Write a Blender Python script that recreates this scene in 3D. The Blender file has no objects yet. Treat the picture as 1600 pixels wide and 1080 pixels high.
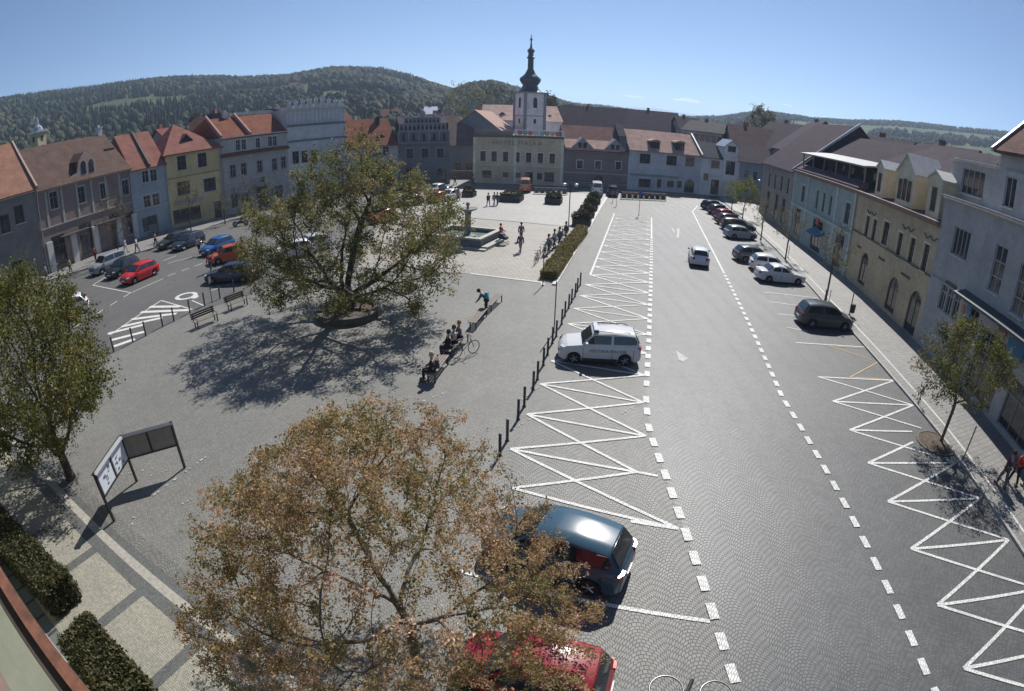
import bpy, bmesh, math, random
import numpy as np
from mathutils import Vector, Matrix
R_ = math.radians
random.seed(7)
scene = bpy.context.scene
# ---------------------------------------------------------------- camera
H0 = 11.3                      # camera height above the square
K1, K3 = 1.17, 0.015           # measured wide-angle lens: theta = K1 r + K3 r^3 (r in half-thousands of photo pixels)
PITCH, ROLL = 0.411, 0.024
cd = bpy.data.cameras.new("camera"); cam = bpy.data.objects.new("camera", cd)
scene.collection.objects.link(cam); scene.camera = cam
cd.type = 'PANO'
cd.sensor_width = 36.0; cd.sensor_height = 24.3; cd.sensor_fit = 'HORIZONTAL'
cd.panorama_type = 'FISHEYE_LENS_POLYNOMIAL'
cd.fisheye_fov = R_(175)
cd.fisheye_polynomial_k0 = 0.0
cd.fisheye_polynomial_k1 = -K1 / 22.5
cd.fisheye_polynomial_k2 = 0.0
cd.fisheye_polynomial_k3 = -K3 / 22.5 ** 3
cd.fisheye_polynomial_k4 = 0.0
cd.clip_start = 0.05; cd.clip_end = 30000
cam.location = (0, 0, H0)
cam.matrix_world = Matrix.Translation((0, 0, H0)) @ Matrix.Rotation(math.pi / 2 - PITCH, 4, 'X') @ Matrix.Rotation(ROLL, 4, 'Z')

# ---------------------------------------------------------------- sun and sky
SUN_AZ, SUN_EL = R_(18), R_(46)          # azimuth clockwise from +Y
w = bpy.data.worlds.new("World"); scene.world = w; w.use_nodes = True
nt = w.node_tree; nt.nodes.clear()
out = nt.nodes.new('ShaderNodeOutputWorld'); bg = nt.nodes.new('ShaderNodeBackground')
sky = nt.nodes.new('ShaderNodeTexSky'); sky.sky_type = 'NISHITA'; sky.sun_disc = False
sky.sun_elevation = SUN_EL; sky.sun_rotation = SUN_AZ
sky.altitude = 2500; sky.air_density = 1.0; sky.dust_density = 0.0; sky.ozone_density = 6.0
nt.links.new(sky.outputs[0], bg.inputs[0]); nt.links.new(bg.outputs[0], out.inputs[0])
bg.inputs[1].default_value = 0.078
sl = bpy.data.lights.new("sun", 'SUN'); sl.energy = 5.0; sl.angle = R_(0.5); sl.color = (1, .96, .9)
so = bpy.data.objects.new("sun", sl); scene.collection.objects.link(so)
sd = Vector((math.sin(SUN_AZ) * math.cos(SUN_EL), math.cos(SUN_AZ) * math.cos(SUN_EL), math.sin(SUN_EL)))
so.rotation_euler = sd.to_track_quat('Z', 'Y').to_euler()
scene.view_settings.view_transform = 'Standard'; scene.view_settings.look = 'None'
scene.view_settings.exposure = 0.36; scene.view_settings.gamma = 1.0
scene.cycles.max_bounces = 6; scene.cycles.transparent_max_bounces = 6
scene.cycles.use_denoising = True; scene.cycles.volume_bounces = 3

# ---------------------------------------------------------------- photo pixel -> place
def ray(px, py):
    dx, dy = (px - 800) / 1000, (py - 540) / 1000
    r = math.hypot(dx, dy) + 1e-9; th = K1 * r + K3 * r ** 3
    x, y, f = math.sin(th) * dx / r, -math.sin(th) * dy / r, math.cos(th)
    c, s = math.cos(ROLL), math.sin(ROLL); x, y = c * x - s * y, s * x + c * y
    c, s = math.cos(PITCH), math.sin(PITCH)
    return Vector((x, s * y + c * f, c * y - s * f))
def G(px, py, z=0.0):          # on the horizontal plane at height z
    r = ray(px, py); t = (H0 - z) / -r.z
    return Vector((r.x * t, r.y * t, z))
def at_dist(px, py, d):        # at horizontal distance d
    r = ray(px, py); t = d / math.hypot(r.x, r.y)
    return Vector((r.x * t, r.y * t, H0 + r.z * t))
def above(px, py, bx, by, z0=0.0):      # height of a pixel over the ground point of another
    g = G(bx, by, z0); r = ray(px, py)
    return H0 + math.hypot(g.x, g.y) * r.z / math.hypot(r.x, r.y)

# ---------------------------------------------------------------- materials
def newmat(name):
    m = bpy.data.materials.new(name); m.use_nodes = True
    t = m.node_tree; b = t.nodes['Principled BSDF']
    return m, t, b
def nd(t, typ, **k):
    n = t.nodes.new(typ)
    for a, v in k.items():
        if a.startswith('i_'):
            key = a[2:]; key = int(key) if key.isdigit() else key.replace('_', ' ')
            n.inputs[key].default_value = v
        else: setattr(n, a, v)
    return n
def mth(t, op, a, b=None, c=None):
    n = t.nodes.new('ShaderNodeMath'); n.operation = op
    for i, v in enumerate((a, b, c)):
        if v is None: continue
        if isinstance(v, (int, float)): n.inputs[i].default_value = v
        else: t.links.new(v, n.inputs[i])
    return n.outputs[0]
def mixc(t, f, a, b, mode='MIX'):
    n = t.nodes.new('ShaderNodeMix'); n.data_type = 'RGBA'; n.blend_type = mode
    for s, v in ((0, f), (6, a), (7, b)):
        if isinstance(v, (int, float)): n.inputs[s].default_value = v
        elif isinstance(v, tuple): n.inputs[s].default_value = (*v[:3], 1)
        else: t.links.new(v, n.inputs[s])
    return n.outputs[2]
def ramp(t, f, stops):
    n = t.nodes.new('ShaderNodeValToRGB'); e = n.color_ramp.elements
    while len(e) < len(stops): e.new(0.5)
    for q, (p, c) in zip(e, stops): q.position = p; q.color = (*c, 1) if len(c) == 3 else c
    t.links.new(f, n.inputs[0]); return n.outputs[0]
_mats = {}
def mat(name, col, rough=.7, metal=0, var=.12, scale=3, bump=0, spec=.5, coat=0, vec='Object', stain=0):
    if name in _mats: return _mats[name]
    m, t, b = newmat(name)
    b.inputs['Roughness'].default_value = rough; b.inputs['Metallic'].default_value = metal
    b.inputs['Specular IOR Level'].default_value = spec; b.inputs['Coat Weight'].default_value = coat
    b.inputs['Coat Roughness'].default_value = .05
    if var:
        tc = nd(t, 'ShaderNodeTexCoord'); n = nd(t, 'ShaderNodeTexNoise', i_Scale=scale, i_Detail=6, i_Roughness=.65)
        t.links.new(tc.outputs[vec], n.inputs['Vector'])
        lo = tuple(max(0, c * (1 - var * 2)) for c in col); hi = tuple(min(1, c * (1 + var * 1.4)) for c in col)
        c = ramp(t, n.outputs[0], [(.3, lo), (.7, hi)])
        if stain:
            n2 = nd(t, 'ShaderNodeTexNoise', i_Scale=.35, i_Detail=5, i_Roughness=.7); t.links.new(tc.outputs[vec], n2.inputs['Vector'])
            f = ramp(t, n2.outputs[0], [(.42, (0, 0, 0)), (.68, (1, 1, 1))])
            c = mixc(t, mth(t, 'MULTIPLY', f, stain), c, tuple(q * .55 for q in col))
        t.links.new(c, b.inputs['Base Color'])
        if bump:
            bm = nd(t, 'ShaderNodeBump', i_Strength=bump, i_Distance=.02); t.links.new(n.outputs[0], bm.inputs['Height'])
            t.links.new(bm.outputs[0], b.inputs['Normal'])
    else: b.inputs['Base Color'].default_value = (*col, 1)
    _mats[name] = m; return m
def plaster(name, col): return mat(name, tuple(min(.80, .92 * q) for q in col), .9, var=.07, scale=2.2, bump=.2, spec=.2, stain=.6)
def paint(name, col, metal=0.0): return mat(name, col, .24, metal, var=.02, scale=2, spec=.4, coat=.4)
def tiles(name, col, var=.22, row=.28):
    if name in _mats: return _mats[name]
    m, t, b = newmat(name); b.inputs['Roughness'].default_value = .9; b.inputs['Specular IOR Level'].default_value = .1
    tc = nd(t, 'ShaderNodeTexCoord'); sp = nd(t, 'ShaderNodeSeparateXYZ'); t.links.new(tc.outputs['Object'], sp.inputs[0])
    z = mth(t, 'FRACT', mth(t, 'DIVIDE', sp.outputs[2], row * .66))
    u = mth(t, 'FRACT', mth(t, 'DIVIDE', mth(t, 'ADD', sp.outputs[0], sp.outputs[1]), .24))
    hgt = mth(t, 'ADD', mth(t, 'MULTIPLY', z, -.6), mth(t, 'SINE', mth(t, 'MULTIPLY', u, 6.283)))
    n = nd(t, 'ShaderNodeTexNoise', i_Scale=.8, i_Detail=7, i_Roughness=.7); t.links.new(tc.outputs['Object'], n.inputs['Vector'])
    n2 = nd(t, 'ShaderNodeTexNoise', i_Scale=11, i_Detail=2); t.links.new(tc.outputs['Object'], n2.inputs['Vector'])
    f = mth(t, 'ADD', mth(t, 'MULTIPLY', n.outputs[0], .6), mth(t, 'MULTIPLY', n2.outputs[0], .4))
    lo = tuple(c * (1 - var * 1.6) for c in col); hi = tuple(min(1, c * (1 + var)) for c in col)
    c = ramp(t, f, [(.36, lo), (.64, hi)])
    gap = mth(t, 'LESS_THAN', z, .12)
    c = mixc(t, mth(t, 'MULTIPLY', gap, .45), c, tuple(q * .35 for q in col))
    t.links.new(c, b.inputs['Base Color'])
    bm = nd(t, 'ShaderNodeBump', i_Strength=.5, i_Distance=.03); t.links.new(hgt, bm.inputs['Height']); t.links.new(bm.outputs[0], b.inputs['Normal'])
    _mats[name] = m; return m
def cobble(name, col, joint, w=1.35, st=.105, rot=0.0, fan=True, rough=.6, spec=.45, var=.3, wear=(.5, .5, .48)):
    m, t, b = newmat(name); b.inputs['Roughness'].default_value = rough; b.inputs['Specular IOR Level'].default_value = spec
    tc = nd(t, 'ShaderNodeTexCoord'); mp = nd(t, 'ShaderNodeMapping'); mp.inputs['Rotation'].default_value = (0, 0, rot)
    t.links.new(tc.outputs['Object'], mp.inputs[0]); sp = nd(t, 'ShaderNodeSeparateXYZ')
    nz = nd(t, 'ShaderNodeTexNoise', i_Scale=2.2, i_Detail=2); t.links.new(tc.outputs['Object'], nz.inputs['Vector'])
    dv = nd(t, 'ShaderNodeVectorMath', operation='MULTIPLY_ADD'); t.links.new(nz.outputs['Color'], dv.inputs[0]); dv.inputs[1].default_value = (.12, .12, 0); t.links.new(mp.outputs[0], dv.inputs[2])
    t.links.new(dv.outputs[0], sp.inputs[0])
    x, y = sp.outputs[0], sp.outputs[1]
    if fan:
        u = mth(t, 'SUBTRACT', mth(t, 'FRACT', mth(t, 'DIVIDE', x, w)), .5)
        y = mth(t, 'SUBTRACT', y, mth(t, 'MULTIPLY', mth(t, 'COSINE', mth(t, 'MULTIPLY', u, 3.1416)), w * .42))
    cb = nd(t, 'ShaderNodeCombineXYZ'); t.links.new(x, cb.inputs[0]); t.links.new(y, cb.inputs[1])
    br = nd(t, 'ShaderNodeTexBrick', offset=.5); t.links.new(cb.outputs[0], br.inputs['Vector'])
    br.inputs['Scale'].default_value = 1; br.inputs['Brick Width'].default_value = st * 1.08; br.inputs['Row Height'].default_value = st
    br.inputs['Mortar Size'].default_value = st * .1; br.inputs['Mortar Smooth'].default_value = .6; br.inputs['Bias'].default_value = 0
    lo = tuple(c * (1 - var) for c in col); hi = tuple(min(1, c * (1 + var)) for c in col)
    br.inputs['Color1'].default_value = (*lo, 1); br.inputs['Color2'].default_value = (*hi, 1); br.inputs['Mortar'].default_value = (*joint, 1)
    n = nd(t, 'ShaderNodeTexNoise', i_Scale=.22, i_Detail=8, i_Roughness=.65); t.links.new(tc.outputs['Object'], n.inputs['Vector'])
    n3 = nd(t, 'ShaderNodeTexNoise', i_Scale=1.7, i_Detail=6, i_Roughness=.7); t.links.new(tc.outputs['Object'], n3.inputs['Vector'])
    f = mth(t, 'ADD', mth(t, 'MULTIPLY', n.outputs[0], .55), mth(t, 'MULTIPLY', n3.outputs[0], .45))
    g = ramp(t, f, [(.35, (wear[0],) * 3), (.5, (1 - (1 - wear[0]) * .35,) * 3), (.68, (1.12, 1.12, 1.1))])
    c = mixc(t, 1.0, br.outputs['Color'], g, 'MULTIPLY')
    t.links.new(c, b.inputs['Base Color'])
    bm = nd(t, 'ShaderNodeBump', i_Strength=.7, i_Distance=.012, invert=True); t.links.new(br.outputs['Fac'], bm.inputs['Height']); t.links.new(bm.outputs[0], b.inputs['Normal'])
    return m

# ---------------------------------------------------------------- mesh helpers
def link(o): scene.collection.objects.link(o); return o
class MB:
    def __init__(s): s.v = []; s.f = []; s.mi = []; s.cur = 0
    def add(s, vs, fs):
        k = len(s.v); s.v += [tuple(p) for p in vs]; s.f += [tuple(k + i for i in f) for f in fs]; s.mi += [s.cur] * len(fs); return s
    def quad(s, a, b, c, d): return s.add([a, b, c, d], [(0, 1, 2, 3)])
    def box(s, x0, x1, y0, y1, z0, z1, M=None):
        vs = [Vector((x, y, z)) for z in (z0, z1) for x, y in ((x0, y0), (x1, y0), (x1, y1), (x0, y1))]
        if M is not None: vs = [M @ q for q in vs]
        return s.add(vs, [(3, 2, 1, 0), (4, 5, 6, 7), (0, 1, 5, 4), (1, 2, 6, 5), (2, 3, 7, 6), (3, 0, 4, 7)])
    def prism(s, poly, a, b, axis='z'):      # polygon extruded along an axis
        f = {'z': lambda p, h: (p[0], p[1], h), 'y': lambda p, h: (p[0], h, p[1]), 'x': lambda p, h: (h, p[0], p[1])}[axis]
        n = len(poly); vs = [f(p, a) for p in poly] + [f(p, b) for p in poly]
        return s.add(vs, [tuple(range(n))[::-1], tuple(range(n, 2 * n))] + [(i, (i + 1) % n, n + (i + 1) % n, n + i) for i in range(n)])
    def tube(s, pts, rad, n=6, cap=True):
        pts = [Vector(p) for p in pts]; rad = rad if hasattr(rad, '__len__') else [rad] * len(pts)
        vs = []; up = Vector((0, 0, 1)); prev = None
        for i, p in enumerate(pts):
            d = (pts[min(i + 1, len(pts) - 1)] - pts[max(i - 1, 0)]).normalized()
            a = prev if prev is not None else (up if abs(d.z) < .9 else Vector((1, 0, 0)))
            u = (a - d * a.dot(d)).normalized(); prev = u; v = d.cross(u)
            vs += [p + (u * math.cos(2 * math.pi * k / n) + v * math.sin(2 * math.pi * k / n)) * rad[i] for k in range(n)]
        fs = [(i * n + k, i * n + (k + 1) % n, (i + 1) * n + (k + 1) % n, (i + 1) * n + k) for i in range(len(pts) - 1) for k in range(n)]
        if cap: fs += [tuple(range(n))[::-1], tuple(range((len(pts) - 1) * n, len(pts) * n))]
        return s.add(vs, fs)
    def lathe(s, prof, n=12, c=(0, 0, 0), ax='z', ang=0):
        vs = []
        for r, h in prof:
            for k in range(n):
                a = 2 * math.pi * k / n + ang; p = (r * math.cos(a), r * math.sin(a), h)
                if ax == 'y': p = (p[0], p[2], p[1])
                if ax == 'x': p = (p[2], p[0], p[1])
                vs.append((p[0] + c[0], p[1] + c[1], p[2] + c[2]))
        m = len(prof); fs = [(i * n + k, i * n + (k + 1) % n, (i + 1) * n + (k + 1) % n, (i + 1) * n + k) for i in range(m - 1) for k in range(n)]
        fs += [tuple(range(n))[::-1], tuple(range((m - 1) * n, m * n))]
        return s.add(vs, fs)
    def ring(s, R, r, c, ax='y', n=20, k=6):
        vs = []
        for i in range(n):
            a = 2 * math.pi * i / n
            for j in range(k):
                b = 2 * math.pi * j / k; q = R + r * math.cos(b); p = (q * math.cos(a), r * math.sin(b), q * math.sin(a))
                if ax == 'z': p = (p[0], p[2], p[1])
                if ax == 'x': p = (p[1], p[0], p[2])
                vs.append((p[0] + c[0], p[1] + c[1], p[2] + c[2]))
        return s.add(vs, [(i * k + j, i * k + (j + 1) % k, ((i + 1) % n) * k + (j + 1) % k, ((i + 1) % n) * k + j) for i in range(n) for j in range(k)])
    def build(s, name, m, parent=None, smooth=False, recalc=True):
        me = bpy.data.meshes.new(name); me.from_pydata([tuple(map(float, q)) for q in s.v], [], s.f)
        for q in (m if isinstance(m, (list, tuple)) else [m]): me.materials.append(q)
        if any(s.mi): me.polygons.foreach_set('material_index', s.mi)
        if recalc and len(s.f) < 20000:
            b = bmesh.new(); b.from_mesh(me); bmesh.ops.recalc_face_normals(b, faces=b.faces); b.to_mesh(me); b.free()
        if smooth:
            if smooth is True: me.shade_smooth()
            else: me.polygons.foreach_set('use_smooth', [True] * len(me.polygons)); me.set_sharp_from_angle(angle=R_(smooth))
        o = link(bpy.data.objects.new(name, me)); o.parent = parent
        return o
def thing(name, label, cat, loc=(0, 0, 0), rot=0, group=None):
    o = bpy.data.objects.new(name, None); link(o); o.location = loc; o.rotation_euler = (0, 0, rot)
    o.empty_display_size = .2
    o['label'] = label; o['category'] = cat
    if group: o['group'] = group
    return o
def tag(o, label, cat, group=None):
    o['label'] = label; o['category'] = cat
    if group: o['group'] = group
    return o
def struct(o): o['kind'] = 'structure'; return o
def stuff(o, label=None, cat=None):
    o['kind'] = 'stuff'
    if label: o['label'] = label
    if cat: o['category'] = cat
    return o
def dup(root, loc, rot, label=None, group=None, scale=None):
    r = root.copy(); link(r); r.location = loc; r.rotation_euler = (0, 0, rot)
    if scale: r.scale = scale
    if label: r['label'] = label
    if group: r['group'] = group
    for ch in list(root.children):
        c = ch.copy(); link(c); c.parent = r
        for g in list(ch.children): d = g.copy(); link(d); d.parent = c
    return r
def text_mesh(name, body, size, m, parent, loc, rot, spacing=1.0, ext=.004):
    tc = bpy.data.curves.new(name + '_c', 'FONT'); tc.body = body; tc.size = size; tc.extrude = ext; tc.align_x = 'CENTER'; tc.align_y = 'CENTER'; tc.space_character = spacing
    to = bpy.data.objects.new(name + '_c', tc); link(to); bpy.context.view_layer.update(); me = bpy.data.meshes.new_from_object(to.evaluated_get(bpy.context.evaluated_depsgraph_get())); bpy.data.objects.remove(to); bpy.data.curves.remove(tc)
    me.name = name; me.materials.clear(); me.materials.append(m); o = link(bpy.data.objects.new(name, me)); o.parent = parent; o.location = loc; o.rotation_euler = rot; return o
# ================================================================ ground, roads, pavements
M_ground = mat('earth', (.10, .12, .07), .95, var=.3, scale=.05)
M_plaza = cobble('cobble_plaza', (.195, .192, .175), (.125, .122, .112), w=1.3, st=.11, wear=(.80, 0, 0), var=.13, rough=.62, spec=.45)
M_bay = cobble('cobble_bay', (.175, .173, .16), (.05, .05, .046), w=1.35, st=.115, wear=(.82, 0, 0), rough=.58, var=.14, spec=.5)
M_road = cobble('cobble_road', (.108, .11, .112), (.038, .046, .047), w=1.35, st=.115, wear=(.66, 0, 0), rough=.53, var=.15, spec=.62)
M_left = cobble('cobble_left_road', (.115, .113, .108), (.07, .07, .068), w=1.35, st=.1, wear=(.75, 0, 0), var=.12)
M_beige = cobble('paving_beige', (.29, .262, .222), (.2, .18, .155), st=.4, fan=False, rot=.25, wear=(.85, 0, 0), var=.08)
M_far = cobble('paving_pale', (.33, .318, .295), (.23, .222, .205), st=.4, fan=False, rot=.25, wear=(.85, 0, 0), var=.08)
M_walk = cobble('paving_walk', (.24, .232, .22), (.165, .16, .152), st=.3, fan=False, rot=-.22, wear=(.8, 0, 0), var=.1)
M_mosaic = cobble('mosaic_light', (.33, .315, .26), (.15, .14, .115), st=.062, fan=False, rot=R_(23), wear=(.86, 0, 0), var=.2)
M_mosaicd = cobble('mosaic_dark', (.13, .135, .13), (.06, .06, .06), st=.062, fan=False, rot=R_(23), wear=(.8, 0, 0), var=.2)
M_kerb = mat('granite_kerb', (.34, .33, .31), .8, var=.15, scale=5)
M_white = cobble('road_paint', (.70, .70, .675), (.33, .33, .31), w=1.35, st=.115, rough=.6, wear=(.80, 0, 0), var=.10)
M_oldwhite = mat('old_road_paint', (.42, .41, .38), .7, var=.25, scale=6, bump=.2)
M_yellow = mat('yellow_road_paint', (.46, .33, .17), .7, var=.2, scale=6)

def sheet(name, pts, z, m):
    b = MB(); b.add([(q[0], q[1], z) for q in pts], [tuple(range(len(pts)))]); return struct(b.build(name, m))
def slab(name, pts, z0, z1, m):
    b = MB(); b.prism([(q[0], q[1]) for q in pts], z0, z1); return struct(b.build(name, m))
def PX(*l): return [G(*q) for q in l]
sheet('ground', [(-8900, -8900), (8900, -8900), (8900, 8900), (-8900, 8900)], -.01, M_ground)
sheet('plaza', [(-62, -14), (60, -14), (60, 128), (-62, 128)], 0, M_plaza)
# parking lane with the zigzag, and the main road between it and the right kerb
Ln = Vector((.03, 16.49, 0)); Lf = G(960, 334)
leftedge = PX((560, 1300), (700, 990), (745, 850), (797.3, 702), (887, 507), (960, 334), (965, 322))
redge = PX((1165, 1120), (1138.3, 1036.6), (1056.7, 794.2), (1018.4, 685.3), (1009, 620), (1012.5, 537), (1016, 452), (1018, 364), (1020, 322))
sheet('parking_lane', leftedge + redge[::-1], .004, M_bay)
K = [(1750, 1120), (1598, 866), (1551, 795), (1462.5, 673), (1428, 631), (1395, 592.5), (1284.4, 469.4), (1213, 390.6), (1160, 342), (1128, 313), (1120, 304)]
kerb_r = PX(*K)
sheet('main_road', redge + kerb_r[::-1], .008, M_road)
# left road
kerb_l = PX((-60, 470), (80, 438), (130, 422), (245, 387), (330, 354), (455, 320), (560, 300), (690, 296))
inner_l = PX((-60, 640), (150, 556), (180, 551), (297, 490), (376, 467), (440, 440), (520, 400), (600, 350), (690, 320))
sheet('side_road', inner_l + kerb_l[::-1], .008, M_left)
# fountain terrace, pale terrace beyond it
sheet('fountain_terrace', PX((560, 418), (735, 428), (848, 442), (871, 437), (895, 398), (919, 358), (866, 353), (700, 339), (600, 336)), .016, M_beige)
sheet('pale_terrace', PX((600, 334), (700, 338), (866, 352), (919, 357), (938, 325), (952, 305), (700, 296), (640, 306)), .012, M_far)
b = MB()
_sn = [0]
def stroke(b, p, q, w, z=.022):
    _sn[0] += 1; z += (_sn[0] % 17) * .00045
    p, q = Vector((p[0], p[1], 0)), Vector((q[0], q[1], 0)); d = (q - p); L = d.length; d.normalize(); n = Vector((-d.y, d.x, 0)) * w / 2
    b.add([(p + n).to_tuple()[:2] + (z,), (p - n).to_tuple()[:2] + (z,), (q - n).to_tuple()[:2] + (z,), (q + n).to_tuple()[:2] + (z,)], [(0, 1, 2, 3)])
stroke(b, G(700, 338.5), G(866, 352.5), .22, .020)
struct(b.build('drain_channel', mat('channel', (.06, .065, .08), .6)))
b = MB()
for p, q in (((735, 428), (848, 442)), ((848, 442), (848, 446))): stroke(b, G(*p), G(*q), .25, .024)
pts = PX((866, 446), (871, 437), (895, 398), (919, 358), (938, 325), (950, 306))
for p, q in zip(pts, pts[1:]):
    d = (q - p).normalized(); n = Vector((-d.y, d.x, 0)) * .17
    b.prism([(p + n)[:2], (p - n)[:2], (q - n)[:2], (q + n)[:2]], -.05, .10)
struct(b.build('terrace_kerb', mat('pale_kerb', (.5, .49, .46), .7, var=.1)))

# pavement along the right row, raised; pavement along the left row
far_r = [Vector(q) for q in ((24.0, -4, 0), (25.6, 14.2, 0), (28.8, 27.2, 0), (31.5, 37, 0), (35.1, 57.5, 0), (38.0, 71.3, 0), (40.5, 86, 0), (46, 100, 0))]
slab('pavement_right', [q[:2] for q in kerb_r] + [q[:2] for q in far_r[::-1]], -.1, .12, M_walk)
def kerbline(name, pts, w, z1, off=0, m=None):
    b = MB(); pts = [Vector((q[0], q[1], 0)) for q in pts]; ns = []
    for i in range(len(pts)):
        d = (pts[min(i + 1, len(pts) - 1)] - pts[max(i - 1, 0)]).normalized(); ns.append(Vector((-d.y, d.x, 0)))
    for i in range(len(pts) - 1):
        p, q, n, k = pts[i] + ns[i] * off, pts[i + 1] + ns[i + 1] * off, ns[i] * w / 2, ns[i + 1] * w / 2
        b.prism([(p + n)[:2], (p - n)[:2], (q - k)[:2], (q + k)[:2]], -.05, z1)
    return struct(b.build(name, m or M_kerb))
kerbline('kerb_right', kerb_r, .16, .128)
kerbline('pavement_edging', kerb_r, .14, .126, -.75, mat('pale_kerb', (.5, .49, .46), .7))
back_l = [Vector(q) for q in ((-59, 30, 0), (-54, 40, 0), (-50, 56, 0), (-46, 68, 0), (-37, 86, 0), (-24, 98, 0), (-12, 101, 0))]
slab('pavement_left', [q[:2] for q in kerb_l] + [q[:2] for q in back_l[::-1]], -.1, .12, M_walk)
kerbline('kerb_left', kerb_l, .18, .13)

# ---- painted markings
b = MB()
def zig(b, L0, dL, R0, dR, n, w, off=(0, 1, 2), lo=-9, hi=99):
    for i in range(n):
        for o in off:
            j = i + o
            if j < lo or j > hi: continue
            stroke(b, L0 + dL * i, R0 + dR * j, w, .022 + .0005 * o)
Lp = [(.11, 14.2), (.03, 16.49), (.67, 18.99), (1.31, 21.67), (1.93, 24.13), (2.55, 26.6), (3.17, 29.2), (3.78, 31.87), (4.45, 34.45), (5.1, 37.0), (5.77, 39.55), (6.41, 42.1), (7.05, 44.7)]
Rp = [(5.25, 12.11), tuple(G(995, 738.3)[:2]), (5.25, 17.45), (5.70, 20.1), (6.33, 22.73), (6.95, 25.3), (7.6, 27.9), (8.24, 30.45), (8.85, 33.04), (9.45, 35.6), (10.06, 38.2), (10.70, 40.75), (11.32, 43.3)]
dd = Vector((.62, 2.57, 0))
for k in range(9):
    Lp.append((Lp[-1][0] + dd.x * 1.02, Lp[-1][1] + dd.y)); Rp.append((Rp[-1][0] + dd.x, Rp[-1][1] + dd.y))
for i in range(len(Lp)):
    for o in (-1, 0, 1):
        j = i + o
        if 0 <= j < len(Rp): stroke(b, Lp[i], Rp[j], .125 if i < 8 else .16, .022 + .001 * (o + 1))
stroke(b, G(719, 893), G(1109, 971.4), .13)
stroke(b, Rp[0], G(985, 815), .13, .0225)
stroke(b, G(993, 738), G(1028, 744.5), .125, .0235)
stroke(b, Lp[10], G(960, 334), .16, .0265)               # solid left edge at the far end
stroke(b, G(960, 334), G(1018, 341), .13, .0265); stroke(b, G(1018, 341), G(1018, 372), .16, .0275)
# dashed line A (right edge of the lane)
Afar = PX((1018, 372), (1009, 620)); An = PX((1009, 620), (1012.4, 663), (1018.4, 685.3), (1138.3, 1036.6), (1170, 1130))
def dashes(b, pts, step, ln, w, z=.029, phase=0):
    acc = phase
    for p, q in zip(pts, pts[1:]):
        L = (q - p).length; d = (q - p) / L
        while acc + ln < L:
            stroke(b, p + d * acc, p + d * (acc + ln), w, z); acc += step
        acc = max(0, acc - L)
dashes(b, Afar, 1.045, .56, .27); dashes(b, An, 1.035, .58, .27)
Bl = PX((1082, 331), (1098, 363), (1130, 425), (1221.6, 620.6), (1449, 1057.2), (1490, 1140))
dashes(b, Bl[2:], 1.04, .58, .25)
for p, q in zip(Bl[:2], Bl[1:3]): stroke(b, p, q, .18, .029)
stroke(b, G(1090, 322), G(1082, 331), .16, .0295)
# right zigzag
RL = [(16.01, 22.75), (15.43, 20.1), (14.89, 17.5), (14.35, 14.98), (13.81, 12.5), (13.27, 9.95), (12.79, 7.4), (12.31, 4.95), (11.9, 2.4)]
RR = [(21.15, 22.3), (20.5, 19.5), (19.9, 16.9), (19.35, 14.35), (18.75, 11.8), (18.3, 9.22), (17.8, 6.6), (17.3, 4.0), (16.8, 1.5)]
basin = Vector((19.25, 15.95, 0))
def cut(p, q):          # stops a stroke at the tree basin
    p, q = Vector((*p[:2], 0)), Vector((*q[:2], 0)); d = (q - p); L = d.length; d /= L
    ts = [t * L / 40 for t in range(41) if ((p + d * (t * L / 40)) - basin).length > 1.3]
    if len(ts) == 41: stroke(b, p, q, .125, .0225); return
    a = [t for t in ts if t < (basin - p).dot(d)]; c = [t for t in ts if t > (basin - p).dot(d)]
    if len(a) > 2: stroke(b, p, p + d * a[-1], .125, .0225)
    if len(c) > 2: stroke(b, p + d * c[0], q, .125, .0225)
for i in range(len(RL)):
    for o in (-1, 0, 1):
        if 0 <= i + o < len(RR): cut(RL[i], RR[i + o])
# bay lines on the right
for p, q in (((1192, 457), (1278, 466)), ((1202, 472), (1262, 480)), ((1214, 491), (1262, 496)), ((1229, 512), (1262, 518)), ((1243, 536), (1353, 543)), ((1146, 380), (1200, 384)), ((1128, 352), (1150, 356)), ((1138, 366), (1150, 369)), ((1230, 447), (1262, 451))):
    stroke(b, G(*p), G(*q), .12, .0225)
struct(b.build('road_markings', M_white, recalc=False))
b = MB()
for p, q in (((1295, 541), (1362, 563)), ((1374, 565), (1328, 590)), ((1328, 590), (1394, 594)), ((1295, 541), (1352, 545))): stroke(b, G(*p), G(*q), .09, .021)
struct(b.build('old_yellow_markings', M_yellow, recalc=False))
# arrows in the lane
b = MB()
def poly(b, pts, z=.0225): b.add([(q[0], q[1], z) for q in pts], [tuple(range(len(pts)))])
poly(b, PX((1056, 548), (1075, 561), (1067, 566), (1060, 563)))
for p, q, ww in (((1060, 357), (1059, 372), .25), ((1052, 361), (1062, 361), .3), ((1050, 357), (1054, 364), .2)): stroke(b, G(*p), G(*q), ww)
struct(b.build('lane_arrows', M_oldwhite, recalc=False))
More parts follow.
